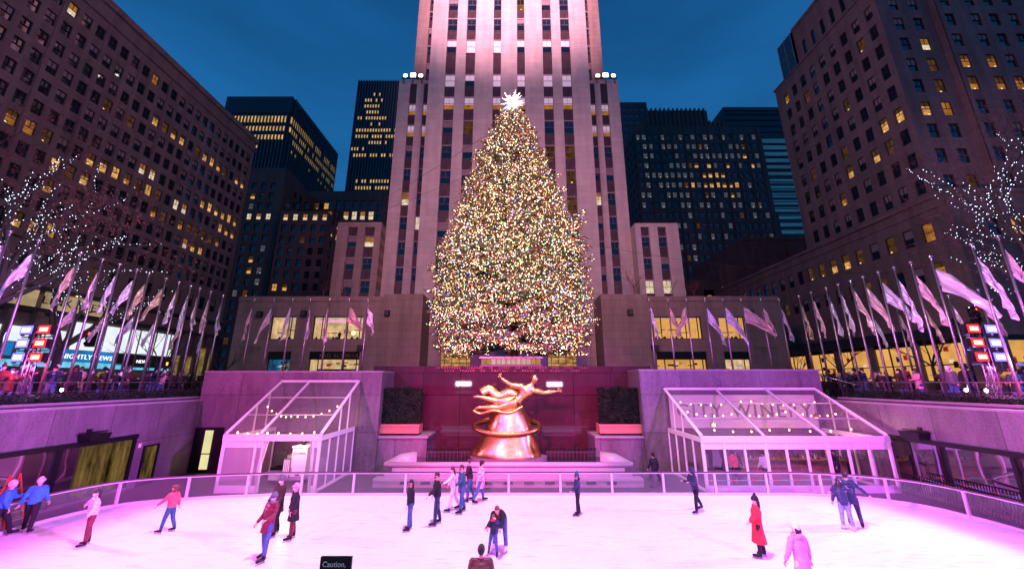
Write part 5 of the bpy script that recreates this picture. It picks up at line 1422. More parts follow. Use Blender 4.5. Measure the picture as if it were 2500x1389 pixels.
# the gilded figure of the sculpture: a plain leaping figure made like the others, as one surface
def gilded():
    b=MB(); g_="gold_smooth"
    pel=Vector((0.30,24.05,4.28)); chest=Vector((0.92,24.0,4.86)); neck=Vector((1.18,24.0,5.22)); head=Vector((1.38,23.95,5.50))
    b.tube([pel,pel.lerp(chest,0.45),chest,neck],[(0.33,0.27),(0.28,0.23),(0.43,0.29),(0.18,0.16)],g_,16,up=(0.7,0,-0.7)); b.tube([neck,head],[0.15,0.14],g_,10); b.ball(head+Vector((0.02,0,0.08)),(0.23,0.24,0.30),g_,14,10); b.ball(head+Vector((0.04,-0.21,0.04)),(0.06,0.07,0.07),g_,8,6)
    sl=chest+Vector((-0.34,0,0.26)); el=sl+Vector((-0.62,0,0.10)); hl=el+Vector((-0.62,0,0.38))
    sr=chest+Vector((0.38,0,0.05)); er=sr+Vector((0.72,-0.05,-0.16)); hr=er+Vector((0.70,0,0.10))
    for a_,c,d in ((sl,el,hl),(sr,er,hr)): b.ball(a_,0.23,g_,10,8); b.tube([a_,a_.lerp(c,0.5),c,c.lerp(d,0.4),d],[0.19,0.19,0.14,0.14,0.08],g_,12)
    b.tube([chest+Vector((-0.1,0,0.1)),sl],[0.26,0.22],g_,8); b.tube([chest+Vector((0.1,0,0.05)),sr],[0.26,0.22],g_,8)
    k1=pel+Vector((-1.25,0,0.0)); a1=k1+Vector((-1.15,0,0.26)); b.tube([pel+Vector((0,0.08,0.06)),pel.lerp(k1,0.5),k1,k1.lerp(a1,0.35),a1],[0.31,0.28,0.19,0.19,0.09],g_,14); b.tube([a1,a1+Vector((-0.28,0,-0.02))],[0.11,0.06],g_,8)
    k2=pel+Vector((-1.15,-0.15,-0.38)); a2=k2+Vector((-1.1,0,0.02)); b.tube([pel+Vector((0,-0.12,-0.08)),pel.lerp(k2,0.5),k2,k2.lerp(a2,0.35),a2],[0.31,0.28,0.19,0.19,0.09],g_,14); b.tube([a2,a2+Vector((-0.28,0,-0.06))],[0.11,0.06],g_,8)
    me=remesh(b,"figure",0.035,4); q=mesh_to_mb(me,g_)
    for w_,d in ((hl,Vector((-0.3,0,1)).normalized()),(hr,Vector((1,0,0.15)).normalized())):
        sx=Vector((0,1,0)); nn=d.cross(sx)
        q.tube([w_-d*0.05,w_+d*0.09,w_+d*0.2],[(0.05,0.06),(0.045,0.09),(0.04,0.09)],g_,8,up=nn)
        for k,(off,L) in enumerate([(-0.075,0.15),(-0.025,0.18),(0.025,0.17),(0.07,0.13)]):
            p0=w_+d*0.19+nn*off; q.tube([p0,p0+d*L*0.6+sx*0.02,p0+d*L+sx*0.06],[0.024,0.022,0.014],g_,6)
        p0=w_+d*0.07+nn*0.07; q.tube([p0,p0+nn*0.08+d*0.07,p0+nn*0.09+d*0.15],[0.03,0.025,0.018],g_,6)
    q.ball(head+Vector((-0.02,0.03,0.13)),(0.2,0.19,0.22),"gold_dark",14,9)
    P(q.build("figure",sc_),(-0.2,24.3,0.85))
gilded()
# ============================================================ clear tents beside the rink
def tent(lab, x0, x1, yf, yb, zf, zb, rafters, front_posts, door=None, side='both', name="clear_tent", solid=False):
    cx=(x0+x1)/2; t=thing(name,lab,"tent",(cx,yf,0)); b_=(cx,yf,0)
    wm="white_metal"
    def lerpz(y): return zf+(zb-zf)*(y-yf)/(yb-yf)
    def bar(a,b,r,nm): q=MB(); q.tube([a,b],[r,r],wm,4,up=(1,0,0) if abs(a[0]-b[0])<1e-6 else (0,0,1),smooth=False); P(q.build(nm,t),b_)
    for x in rafters: bar((x,yf,zf),(x,yb,zb),(0.10,0.10),"rafter")
    # eave, ridge, purlins
    q=MB(); q.box(x0-0.08,x1+0.08,yf-0.07,yf+0.07,zf-0.34,zf-0.02,"white_vinyl"); P(q.build("eave_valance",t),b_)
    q=MB(); q.box(x0,x1,yb-0.1,yb,zb-0.10,zb+0.06,wm); P(q.build("ridge_beam",t),b_)
    for f in (0.33,0.66):
        y=yf+(yb-yf)*f; bar((x0,y,lerpz(y)-0.05),(x1,y,lerpz(y)-0.05),(0.035,0.035),"purlin")
    rs=sorted(rafters)
    for a,b in zip(rs,rs[1:]):
        q=MB(); n=8; vs=[];fs=[]
        for i in range(n+1):
            for j in range(n+1):
                u=i/n; v=j/n; sag=-0.05*math.sin(PI*u)*math.sin(PI*v)+0.012*mnoise.noise(Vector((a+u*5,v*4,0)))
                vs.append((a+0.05+(b-a-0.1)*u,yf+(yb-yf)*v,zf+(zb-zf)*v+0.04+sag))
        for i in range(n):
            for j in range(n): fs.append((i*(n+1)+j,(i+1)*(n+1)+j,(i+1)*(n+1)+j+1,i*(n+1)+j+1))
        q.add(vs,fs,"clear_vinyl",smooth=True); P(q.build("roof_panel",t),b_)
    # sides
    for x in (x0,x1):
        q=MB(); q.box(x-0.05,x+0.05,yf,yb,zf-0.34,zf-0.1,wm); q.box(x-0.05,x+0.05,yf,yb,0,0.12,wm)
        n=4 if not solid else 4
        for k in range(n+1):
            y=yf+(yb-yf)*k/n; q.box(x-0.04,x+0.04,y-0.04,y+0.04,0.12,zf-0.34,wm)
            if k in (2,3): q.box(x-0.035,x+0.035,y-0.035,y+0.035,zf-0.1,lerpz(y)-0.06,wm)
        P(q.build("side_frame",t),b_)
        q=MB(); q.quad((x,yf,0.12),(x,yb,0.12),(x,yb,zf-0.34),(x,yf,zf-0.34),"milky_vinyl" if solid else "clear_vinyl"); q.add([(x,yf,zf-0.1),(x,yb,zf-0.1),(x,yb,zb)],[(0,1,2)],"clear_vinyl"); P(q.build("side_panel",t),b_)
    # front
    for x in front_posts:
        w_=0.07 if min(abs(x-r_) for r_ in rafters)<0.1 else 0.045
        q=MB(); q.box(x-w_,x+w_,yf-0.05,yf+0.05,0,zf-0.34,wm); P(q.build("post",t),b_)
    for a,b in zip(front_posts,front_posts[1:]):
        if door and door[0]<=a and b<=door[1]: continue
        q=MB(); q.box(a+0.05,b-0.05,yf-0.03,yf+0.03,0,0.34,wm); P(q.build("kick_rail",t),b_); q=MB(); q.box(a+0.05,b-0.05,yf-0.03,yf+0.03,zf-0.66,zf-0.34,"white_vinyl"); P(q.build("door_header",t),b_)
        q=MB(); q.quad((a+0.06,yf,0.34),(b-0.06,yf,0.34),(b-0.06,yf,zf-0.66),(a+0.06,yf,zf-0.66),"milky_vinyl" if solid else "clear_glass"); P(q.build("door_pane",t),b_)
    return t,b_
tl_,tb_=tent("small clear-roofed white tent with an ice machine parked inside, left of the sculpture",-14.9,-9.95,20.95,25.25,2.78,5.45,[-14.9,-13.1,-9.95],[-14.9,-13.25,-12.85,-10.25,-9.95],door=(-12.85,-10.25),solid=True)
# tied-back curtains of the open bay
for s,x in ((1,-12.95),(-1,-10.2)):
    q=MB(); vs=[];fs=[]; n=14; m_=12
    for i in range(n+1):
        for j in range(m_+1):
            u=i/n; z=2.42*j/m_; wd=(0.14+0.5*abs(j/m_-0.32)**1.3*(1.0 if j/m_>0.32 else 0.8))*(1.0 if s>0 else 0.6)
            vs.append((x+s*(wd*u-0.05),20.95+0.09*math.sin(u*17)+0.02*math.sin(j),z+0.04))
    for i in range(n):
        for j in range(m_): fs.append((i*(m_+1)+j,(i+1)*(m_+1)+j,(i+1)*(m_+1)+j+1,i*(m_+1)+j+1))
    q.add(vs,fs,"white_vinyl",smooth=True); P(q.build("curtain",tl_),tb_)
fp=[9.85+9.7*k/9 for k in range(10)]; fp=[9.85,10.95,12.0,13.1,14.15,15.2,16.3,17.35,18.4,19.5]
tr_,trb_=tent("large clear-roofed white tent with glass doors and bulb strings, right of the sculpture",9.85,19.5,20.95,25.25,2.70,4.98,[9.85,13.1,16.3,19.5],fp)
plain("letter_banner",(0.22,0.17,0.19),0.6)
q=text_mb("CITY WINERY",1.15,"letter_banner",0.02,spacing=1.25); plain("white_banner",(0.62,0.54,0.58),0.6)
b=MB(); b.box(10.0,19.3,25.12,25.16,2.6,4.6,"white_banner"); P(b.build("banner",tr_),trb_)
P(q.build("lettering",tr_,M=Matrix.Translation((14.7,25.09,3.25))),trb_)
# interior of the right tent: long bar counter, stools, bottles, railing, planters
emis("bulb_warm",(1.0,0.55,0.20),9.0)
def bulbs(lab,runs,grp,sag=0.28,n=9,r_=0.045):
    q=MB(); w=MB()
    for a,b in runs:
        a=Vector(a); b=Vector(b); pts=[]
        for k in range(n*2+1):
            u=k/(n*2); p=a.lerp(b,u); p.z-=sag*4*u*(1-u); pts.append(p)
        w.tube(pts,0.008,"black_metal",4)
        for k in range(n):
            p=a.lerp(b,(k+0.5)/n); u=(k+0.5)/n; p.z-=sag*4*u*(1-u)+0.07; q.ball(p,(r_,r_,r_*1.25),"bulb_warm",8,6)
    t=thing("bulb_string",lab,"string lights",tuple(runs[0][0]),group=grp); bs=tuple(runs[0][0])
    P(w.build("cable",t),bs); o=P(q.build("bulbs",t),bs)
    return t
bulbs("string of warm bulbs swagged high under the right tent roof",[((10.2,24.6,4.3),(14.6,24.6,4.35)),((14.6,24.6,4.35),(19.2,24.6,4.3))],"bulb strings in the tents",0.25,7)
bulbs("string of warm bulbs swagged midway under the right tent roof",[((10.1,23.4,3.85),(13.2,23.4,3.7)),((13.2,23.4,3.7),(16.4,23.4,3.85)),((16.4,23.4,3.85),(19.3,23.4,3.7))],"bulb strings in the tents",0.25,6)
bulbs("string of warm bulbs low along the front of the right tent roof",[((10.5,21.8,3.0),(14.5,21.8,3.0)),((14.5,21.8,3.0),(19.0,21.8,3.05))],"bulb strings in the tents",0.15,4)
bulbs("string of warm bulbs zigzagging under the left tent roof",[((-14.6,23.4,4.2),(-12.4,22.6,3.6)),((-12.4,22.6,3.6),(-10.2,23.6,4.2))],"bulb strings in the tents",0.3,6)
bulbs("string of warm bulbs along the eave inside the left tent",[((-14.7,21.15,2.95),(-12.6,21.15,2.9)),((-12.6,21.15,2.9),(-10.1,21.15,2.95))],"bulb strings in the tents",0.1,4)
plain("bar_wood",(0.32,0.16,0.08),0.5,var=0.3,vs=3); emis("candle",(1.0,0.55,0.18),5.0)
t=thing("bar_counter","long wooden bar with bottles and glowing lamps inside the right tent","bar counter",(16.5,23.8,0)); b_=(16.5,23.8,0)
q=MB(); q.box(13.6,19.2,23.5,24.2,0,1.02,"bar_wood"); q.box(13.5,19.3,23.4,24.3,1.02,1.09,"bar_wood"); P(q.build("counter",t),b_)
q=MB(); r=random.Random(3)
for k in range(34):
    x=13.7+5.4*r.random(); y=23.55+0.5*r.random(); h_=r.uniform(0.16,0.3); q.lathe([(0.035,0),(0.035,h_*0.6),(0.013,h_*0.75),(0.013,h_),(0,h_)],r.choice(["glass_dark","shop_dark","white_metal","bar_wood"]),7,(x,y,1.092))
o=P(q.build("bottles",t),b_); o["kind"]="stuff"
for x in (14.2,15.7,17.2,18.7):
    q=MB(); q.lathe([(0.05,0),(0.02,0.05),(0.02,0.25),(0.09,0.28),(0.06,0.42)],"bar_wood",10,(x,23.9,1.092)); q.ball((x,23.9,1.42),0.06,"candle",8,6); P(q.build("lamp",t),b_)
for k,(x,z) in enumerate([(17.6,3.45),(11.6,3.0)]):
    t=thing("pendant_lamp",["glowing amber pendant lamp over the right end of the bar","small glowing amber pendant lamp near the left end of the right tent"][k],"lamp",(x,23.0,z)); b_=(x,23.0,z)
    q=MB(); q.lathe([(0.03,0.22),(0.2,0.0),(0.22,-0.02)],"bar_wood",14,(x,23.0,z)); q.tube([(x,23,z+0.2),(x,23,z+0.7)],0.012,"black_metal",5); P(q.build("shade",t),b_)
    q=MB(); q.ball((x,23.0,z-0.01),0.09,"candle",10,7); P(q.build("bulb",t),b_)
for i,(x,y,z,w_) in enumerate([(-11.5,21.5,2.6,150),(-13.6,22.8,2.9,40),(11.5,22.8,3.0,110),(14.7,23.0,3.2,110),(17.8,22.8,3.1,130)]):
    l=bpy.data.lights.new("tent_bulb_fill",'POINT'); l.energy=w_; l.color=(1.0,0.62,0.36); l.shadow_soft_size=0.08; o=bpy.data.objects.new("tent_bulb_fill",l); COL.objects.link(o); o.location=(x,y,z)  # added fill inside the tents, standing in for the bulb strings' glow
# picket railing right of the tent front
t=thing("picket_railing","dark picket railing standing between the right barrier and the glass wall","railing",(19.4,18,0)); b_=(19.4,18,0)
q=MB()
for k in range(46):
    y=15.3+0.115*k; q.box(19.38,19.42,y,y+0.03,0.05,1.0,"black_metal")
q.box(19.37,19.43,15.2,20.6,1.0,1.05,"black_metal"); q.box(19.37,19.43,15.2,20.6,0.1,0.14,"black_metal"); P(q.build("pickets",t),b_)
# chairs and little tables inside the right tent
def chair(x,y,rz,lab):
    t=thing("cafe_chair",lab,"chair",(x,y,0),rz,"cafe chairs in the right tent")
    q=MB()
    for a in (-0.2,0.2):
        for b in (-0.2,0.2): q.tube([(a,b,0),(a*0.95,b*0.95,0.45)],0.012,"black_metal",5)
    for a in (-0.2,0.2): q.tube([(a,0.2,0.45),(a,0.25,0.88)],0.012,"black_metal",5)
    q.build("legs",t); s=MB(); s.box(-0.22,0.22,-0.22,0.22,0.45,0.475,"black_metal"); s.build("seat",t)
    s=MB(); s.box(-0.2,0.2,0.23,0.255,0.66,0.88,"black_metal"); s.build("backrest",t)
for i,(x,y,a) in enumerate([(10.5,22.9,0.4),(11.3,22.7,-0.9),(10.6,24.0,2.2)]): chair(x,y,a,["black cafe chair nearest the left side panel of the right tent","black cafe chair facing its neighbour by the right tent's left doors","black cafe chair farthest back at the left end of the right tent"][i])
# people glimpsed in the right tent
for i,(x,y,c,hd) in enumerate([(12.1,22.3,"red",20),(12.35,22.6,"black",170),(13.6,22.0,"white",10),(17.9,22.6,"black",90)]):
    make_person(["guest in red jacket standing inside the right tent","guest in black coat behind the red jacket in the right tent","guest in white top inside the right tent","guest in black coat at the right end of the bar"][i],(x,y,0),heading=R(hd),coat=c,pants="black",skates=False,h=1.7,detail=0,group="guests in the right tent")
# ice resurfacing machine in the left tent
t=thing("ice_resurfacer","white ice resurfacing machine with black seat parked inside the left tent","machine",(-11.5,22.6,0)); b_=(-11.5,22.6,0)
q=MB()
q.box(-12.5,-10.6,22.2,25.0,0.35,0.95,"white_metal"); q.box(-11.25,-10.45,22.0,23.2,0.55,2.0,"white_metal"); q.box(-11.3,-10.4,21.97,23.25,2.0,2.07,"white_metal"); q.box(-12.55,-11.9,22.6,24.8,0.95,1.3,"white_metal"); P(q.build("body",t),b_)
q=MB(); q.box(-12.35,-11.72,22.25,22.40,0.95,1.78,"dark_grey"); q.tube([(-12.03,22.3,0.92),(-12.03,22.42,1.35),(-12.03,22.34,1.8)],[(0.30,0.09),(0.33,0.1),(0.24,0.08)],"black_metal",12,up=(1,0,0)); q.box(-12.4,-11.65,22.1,22.55,0.86,1.0,"black_metal"); P(q.build("seat",t),b_)
q=MB(); n1=18; q.tube([Vector((-11.5+0.2*math.cos(2*PI*k/n1),22.7+0.08*math.sin(2*PI*k/n1),1.85+0.18*math.sin(2*PI*k/n1))) for k in range(n1+1)],0.018,"black_metal",6); q.tube([(-11.5,22.75,1.3),(-11.5,22.72,1.85)],0.03,"steel",7); q.tube([(-11.68,22.7,1.85),(-11.32,22.7,1.85)],0.014,"steel",5); P(q.build("steering_wheel",t),b_)
q=MB(); q.box(-11.62,-11.28,21.95,22.2,0.5,1.45,"steel"); 
for k in range(4): q.box(-11.6+0.09*k,-11.56+0.09*k,21.92,21.949,0.5,1.4,"white_metal")
P(q.build("levers",t),b_)
q=MB(); q.box(-10.95,-10.75,21.955,21.969,0.62,0.7,"dark_grey"); q.box(-11.2,-11.17,21.95,21.969,0.8,1.0,"dark_grey"); P(q.build("hatch",t),b_)
q=text_mb("OLYMPIA",0.15,"letters_black",0.004,spacing=1.1); P(q.build("lettering",t,M=Matrix.Translation((-10.85,21.963,1.68))),b_)
for x in (-12.35,-10.75):
    for y in (22.7,24.4):
        q=MB(); q.tube([(x-0.13,y,0.36),(x+0.13,y,0.36)],0.36,"rubber",18); q.tube([(x-0.14,y,0.36),(x+0.14,y,0.36)],0.17,"steel",12); P(q.build("wheel",t),b_)
q=MB(); q.ball((-10.95,22.5,2.2),(0.14,0.14,0.16),"black_metal",10,7); q.tube([(-10.95,22.5,2.05),(-10.95,22.5,2.4)],0.05,"black_metal",7); P(q.build("beacon",t),b_)
t.location.x-=0.62; t.location.z-=0.05
# red aluminium ladder and trolley posts by the left windows
t=thing("step_ladder","red step ladder leaning by the left window wall","ladder",(-19.3,16.2,0)); b_=(-19.3,16.2,0)
q=MB()
for y in (15.9,16.5):
    q.tube([(-18.95,y,0),(-19.5,y*0.5+8.1,1.9)],0.03,"shop_red",5); q.tube([(-19.85,y,0),(-19.5,y*0.5+8.1,1.9)],0.025,"shop_red",5)
P(q.build("rails",t),b_)
q=MB()
for k in range(6):
    f=(k+1)/7; hw=0.3*(1-f*0.5); q.box(-18.95-0.55*f-0.04,-18.95-0.55*f+0.04,16.2-hw,16.2+hw,1.9*f,1.9*f+0.03,"steel")
P(q.build("treads",t),b_)
# red, white and blue tubes of light curling over the right rail
emis("neon_blue",(0.1,0.2,1.0),1.6); emis("neon_red",(1.0,0.05,0.08),1.6)
def ropelight(lab,pts,seg=0.35):
    pr=resample(smooth_path(pts,8),seg); q=MB()
    for i,(a,b) in enumerate(zip(pr,pr[1:])): q.tube([a,b],0.014,["neon_red","mask_white","neon_blue"][i%3] if i%3!=1 else "bulb_white",5)
    tag(q.build("rope_light"),lab,"rope light")
emis("bulb_white",(0.7,0.5,0.9),0.8)
ropelight("red white and blue rope light along the foot of the right tent",[(9.9,20.8,0.62),(12.5,20.75,0.62),(15.5,20.75,0.66),(19.3,20.7,0.75)])
ropelight("red white and blue rope light looping low along the right glass wall",[(19.6,20.0,0.95),(19.65,18.0,0.85),(19.6,16.0,0.9),(19.65,14.5,0.8)])
# small far-right curved glass pen inside the walkway
# ============================================================ lit conifer
def prof_r(z):
    pts=[(7.0,5.4),(7.6,6.3),(8.3,6.9),(10.0,7.15),(13.7,7.05),(15.6,7.1),(17.6,6.55),(19.3,5.9),(21.8,5.1),(24.0,4.3),(26.2,3.5),(28.5,2.65),(30.9,1.6),(32.2,0.75),(32.7,0.15)]
    for (a,b),(c,d) in zip(pts,pts[1:]):
        if z<=c: 
            f=max(0,min(1,(z-a)/(c-a))); return (b+(d-b)*f)*(0.95 if z<18 else 0.90)
    return 0.1
TX,TY=0.0,33.4
plain("needle_dark",(0.045,0.075,0.035),0.7); plain("needle_mid",(0.11,0.14,0.06),0.7); plain("needle_light",(0.19,0.22,0.10),0.7); plain("needle_glow",(0.26,0.19,0.085),0.7); plain("bark",(0.09,0.06,0.045),0.9,var=0.3,vs=4,bump=0.5)  # golden needle tone carries the bulbs' glow in its colour
tree=thing("conifer_tree","giant spruce covered in thousands of multicoloured lights before the tower","christmas tree",(TX,TY,5.0)); tb=(TX,TY,5.0)
q=MB(); q.tube([(TX,TY,4.6),(TX,TY,9),(TX,TY,18),(TX+0.05,TY,27),(TX,TY,32.4)],[0.62,0.55,0.36,0.16,0.04],"bark",14); P(q.build("trunk",tree),tb)
r=random.Random(77); br=MB(); fo=MB(); tips=[]
nb=0; z=7.6
branches=[]
while z<32.2:
    R_=prof_r(z); cnt=int(9+R_*2.6)
    for k in range(cnt):
        a=r.uniform(0,2*PI); zz_=z+r.uniform(-0.4,0.4)
        lump=1+0.08*mnoise.noise(Vector((math.cos(a)*2.2,math.sin(a)*2.2,zz_*0.42)))+0.05*mnoise.noise(Vector((math.cos(a)*6,math.sin(a)*6,zz_*1.3)))
        if math.sin(a)>0.75 and r.random()<0.6: continue   # far side thinner: the wall is close behind
        L=R_*lump*r.uniform(0.86,1.07)
        branches.append((a,zz_,L))
    z+=0.36+0.10*r.random()
for a,z0,L in branches:
    ca,sa=math.cos(a),math.sin(a)
    droop=0.32*(1-(z0-7)/26)+0.02; lift=0.10+0.25*((z0-7)/26)
    pts=[]
    for k in range(6):
        f=k/5; rr_=L*f; dz=L*(-droop*f+ (0.34*droop+lift*0.4)*f*f*1.2)
        pts.append(Vector((TX+ca*rr_,TY+sa*rr_,z0+0.22*L+dz)))
    br.tube([pts[0],pts[2],pts[4],pts[5]],[0.055,0.04,0.02,0.008],"bark",4,cap=False)
    side=Vector((-sa,ca,0))
    nsp=int(6+L*4.2)
    for k in range(nsp):
        f=0.30+0.72*(k+r.random())/nsp; f=min(f,1.0)
        i=min(4,int(f*5)); p=pts[i].lerp(pts[i+1],f*5-i) if f<1 else pts[5]
        sgn=r.choice((-1,1)); ln=(0.55+0.35*r.random())*(1.15-f*0.55)*(0.6+L/9)
        d=(side*sgn*r.uniform(0.5,1.0)+Vector((ca,sa,0))*r.uniform(0.5,0.9)+Vector((0,0,r.uniform(-0.45,0.25)))).normalized()
        e_=p+d*ln
        # spray: a fan of narrow needle clumps
        for w in range(5):
            g_=p.lerp(e_,(w+0.3)/5); nd=(d+Vector((r.uniform(-1,1),r.uniform(-1,1),r.uniform(-0.7,0.7)))*0.75).normalized()
            wd=nd.cross(Vector((r.uniform(-1,1),r.uniform(-1,1),r.uniform(-1,1)))).normalized()*0.055*r.uniform(0.7,1.5)
            l_=0.26*r.uniform(0.7,1.3)
            fo.add([g_-wd,g_+wd,g_+nd*l_+wd*0.3,g_+nd*l_-wd*0.3],[(0,1,2,3)],r.choice(["needle_mid","needle_mid","needle_glow","needle_light"]))
        tips.append((p,e_,f))
P(br.build("branches",tree),tb); P(fo.build("foliage",tree),tb)
bulbcols=[("lt_gold",(1.0,0.55,0.20),38),("lt_warm",(1.0,0.78,0.50),32),("lt_white",(1.0,0.86,0.90),16),("lt_red",(1.0,0.09,0.05),13),("lt_blue",(0.12,0.28,1.0),9),("lt_green",(0.08,0.85,0.25),6),("lt_pink",(1.0,0.25,0.55),5)]
for n_,c_,_ in bulbcols: emis(n_,c_,9.5)
names=[n_ for n_,_,w in bulbcols]; wts=[w for _,_,w in bulbcols]
lights=MB(); OCT=[(1,0,0),(-1,0,0),(0,1,0),(0,-1,0),(0,0,1),(0,0,-1)]; OF=[(0,2,4),(2,1,4),(1,3,4),(3,0,4),(2,0,5),(1,2,5),(3,1,5),(0,3,5)]
cand=[t_ for t_ in tips if t_[0].y<TY+1.5]
NL=36000
for k in range(NL):
    p,e_,f=r.choice(cand)
    if f<0.55 and r.random()<0.6: continue
    c=p.lerp(e_,r.random())+Vector((r.gauss(0,0.07),r.gauss(0,0.07),r.gauss(0,0.07)))
    s_=r.choice((0.020,0.025,0.030,0.040))
    lights.add([(c.x+s_*o[0],c.y+s_*o[1],c.z+s_*o[2]) for o in OCT],OF,r.choices(names,wts)[0])
tag(lights.build("fairy_lights"),"thousands of tiny multicoloured bulbs strung over the giant spruce","string lights",kind="stuff")
# glow of all those bulbs: lamps of their own inside the crown, as the bulbs' combined light
for k in range(0):
    z=8.0+23*(k+0.5)/40; a=-PI/2+r.uniform(-1.35,1.35); R_=prof_r(z)*r.uniform(0.5,1.12)
    l=bpy.data.lights.new("bulb_glow",'POINT'); l.energy=(240+55*R_); l.color=(1.0,0.55,0.30); l.shadow_soft_size=0.3
    o=bpy.data.objects.new("bulb_glow",l); COL.objects.link(o); o.location=(TX+math.cos(a)*R_,TY+math.sin(a)*R_,z)
# star
emis("star_core",(1.0,0.97,0.92),22); plain("star_crystal",(0.9,0.88,0.9),0.1,0.2,(1.0,0.93,0.90),4.5)
st=thing("tree_star","blazing white crystal star with many spikes on top of the spruce","star",(0,TY,33.6)); q=MB(); q.ball((0,0,0),0.32,"star_core",12,8); q.build("core",st)
r=random.Random(2)
for k in range(64):
    z=1-2*(k+0.5)/64; a=k*2.399963; d=Vector((math.sqrt(1-z*z)*math.cos(a),math.sqrt(1-z*z)*math.sin(a),z)); L=r.choice((0.6,0.85,1.05,1.35))
    q=MB(); q.tube([d*0.25,d*L*0.55,d*L],[0.05,0.028,0.002],"star_crystal" ,5); q.build("spike",st)
l=bpy.data.lights.new("star_light",'POINT'); l.energy=1500; l.color=(1,0.95,0.9); l.shadow_soft_size=0.5
o=bpy.data.objects.new("star_light",l); COL.objects.link(o); o.location=(0,TY-1.4,33.6)
# illuminated base box of the tree
t=thing("tree_platform","low lit platform box with pale glowing panels under the spruce","platform",(0,31.2,6.5)); b_=(0,31.2,6.5)
emis("panel_pink",(1.0,0.55,0.50),0.8,0.3,2.0); emis("panel_gold",(0.9,0.45,0.15),0.6,0.3,2.0)
q=MB(); q.box(-2.6,2.45,31.1,34.5,G0,6.72,"granite_grey"); q.box(-2.65,2.5,31.0,34.5,7.26,7.38,"white_metal"); q.box(-2.5,2.35,31.2,34.4,6.72,7.26,"dark_grey"); P(q.build("box",t),b_)
for k in range(12):
    x=-2.5+0.404*k; q=MB(); q.box(x+0.02,x+0.38,31.08,31.19,6.76,7.22,"panel_gold" if k in(0,1,10,11) else "panel_pink"); P(q.build("light_panel",t),b_)
# steps/terrace behind the red wall
q=MB(); q.box(-20,20,28.6,30.2,G0,5.4,"granite_grey"); wallthing(q,"low granite terrace edge at street level behind the red wall","ledge","terrace_edge")

# ============================================================ flagpoles
plain("pole_metal",(0.36,0.30,0.34),0.32,0.85); plain("pole_ball",(0.62,0.55,0.58),0.25,0.9)
FC=dict(violet=(0.66,0.64,0.76),white=(0.76,0.73,0.78),pink=(0.76,0.60,0.62),gold=(0.58,0.46,0.30),rose=(0.70,0.50,0.52),lilac=(0.74,0.68,0.77))
for k_,c_ in FC.items():
    m=plain("flag_"+k_,c_,0.38,0.35,bump=0.35,vs=5); 
    m.node_tree.nodes["Principled BSDF"].inputs["Sheen Weight"].default_value=0.3
def flag_mesh(col, dirx, diry, droop, L, hoist, seed):
    r=random.Random(seed); n,m_=26,16; vs=[];fs=[]
    d=Vector((dirx,diry,0)).normalized(); ph=r.uniform(0,6); nrm=Vector((-d.y,d.x,0))
    p=[]
    for i in range(n+1):
        s_=i/n
        for j in range(m_+1):
            t_=j/m_
            # upper edge runs out farther, lower corner hangs: gathers toward the fly end
            ang=droop+0.35*(1-t_)*-0.2+0.25*s_
            gather=1-0.45*s_
            x=L*s_*math.cos(ang); z=-L*s_*math.sin(ang)
            q=d*x+Vector((0,0,z+hoist*(t_-1)*gather-0.10*s_))
            w=0.12*(0.2+s_)*math.sin(t_*7.0*1.0+s_*5+ph)+0.05*s_*math.sin(s_*13+ph*2)+0.16*mnoise.noise(Vector((s_*4+seed,t_*5,seed*0.7)))+0.07*mnoise.noise(Vector((s_*11,t_*12+seed,0)))
            q+=nrm*w+d*0.10*s_*math.sin(t_*9+ph)
            vs.append(tuple(q))
    for i in range(n):
        for j in range(m_): fs.append((i*(m_+1)+j,(i+1)*(m_+1)+j,(i+1)*(m_+1)+j+1,i*(m_+1)+j+1))
    mb=MB(); mb.add(vs,fs,"flag_"+col,smooth=True); return mb.mesh("flag")
pm=MB(); pm.tube([(0,0,0),(0,0,3.5),(0,0,7.2)],[0.062,0.055,0.038],"pole_metal",10); pm.lathe([(0.13,0),(0.13,0.06),(0.07,0.1)],"pole_metal",12); pole_me=pm.mesh("pole")
pb=MB(); pb.ball((0,0,7.36),0.095,"pole_ball",12,8); pb.tube([(0,0,7.18),(0,0,7.3)],[0.05,0.03],"pole_ball",8); ball_me=pb.mesh("finial")
tk=MB(); tk.tube([(0.06,0,7.1),(0.085,0,0.9)],0.006,"dark_grey",3,cap=False); rope_me=tk.mesh("halyard")
def flagpole(x,y,lab,col,dx,dy,droop,L,hoist,seed,grp,hz=0.0,height=7.2,flag=True):
    t=thing("flagpole",lab,"flagpole",(x,y,G0),0,grp)
    sc=height/7.2
    for me,nm in ((pole_me,"pole"),(ball_me,"finial"),(rope_me,"halyard")):
        o=link(nm,me,t); o.scale=(1,1,sc) if nm!="finial" else (1,1,1)
        if nm=="finial": o.location=(0,0,7.36*(sc-1)*0.98)
    o=link("flag",flag_mesh(col,dx,dy,droop,L,hoist,seed),t,loc=(0.06*(1 if dx>0 else -1),0,height-0.45))
cols=["violet","pink","lilac","white","rose","gold","violet","pink","lilac","gold","white"]
Lp=[(15.42,"lilac",50,2.2),(16.45,"white",52,2.5),(18.22,"gold",58,2.2),(19.27,"pink",66,1.9),(20.18,"white",60,2.0),(21.19,"white",50,2.0),(21.95,"gold",55,2.1),(23.11,"gold",48,2.1),(24.08,"lilac",62,2.0),(25.02,"violet",66,2.3),(25.8,"pink",70,2.1),(26.8,"rose",66,2.2),(28.0,"violet",72,2.2)]
CN=dict(lilac="lilac",white="silvery white",gold="gold",pink="pink",violet="violet",rose="rose")
r=random.Random(9)
for i,(y,c,dr,L) in enumerate(Lp):
    flagpole(-22,y,f"flagpole flying a {CN[c]} flag, {ORD[i]} from the near end of the left row",c,-0.55+0.15*r.random(),-0.55,R(dr+10),L*0.80,1.1,i,"flagpoles along the left promenade")
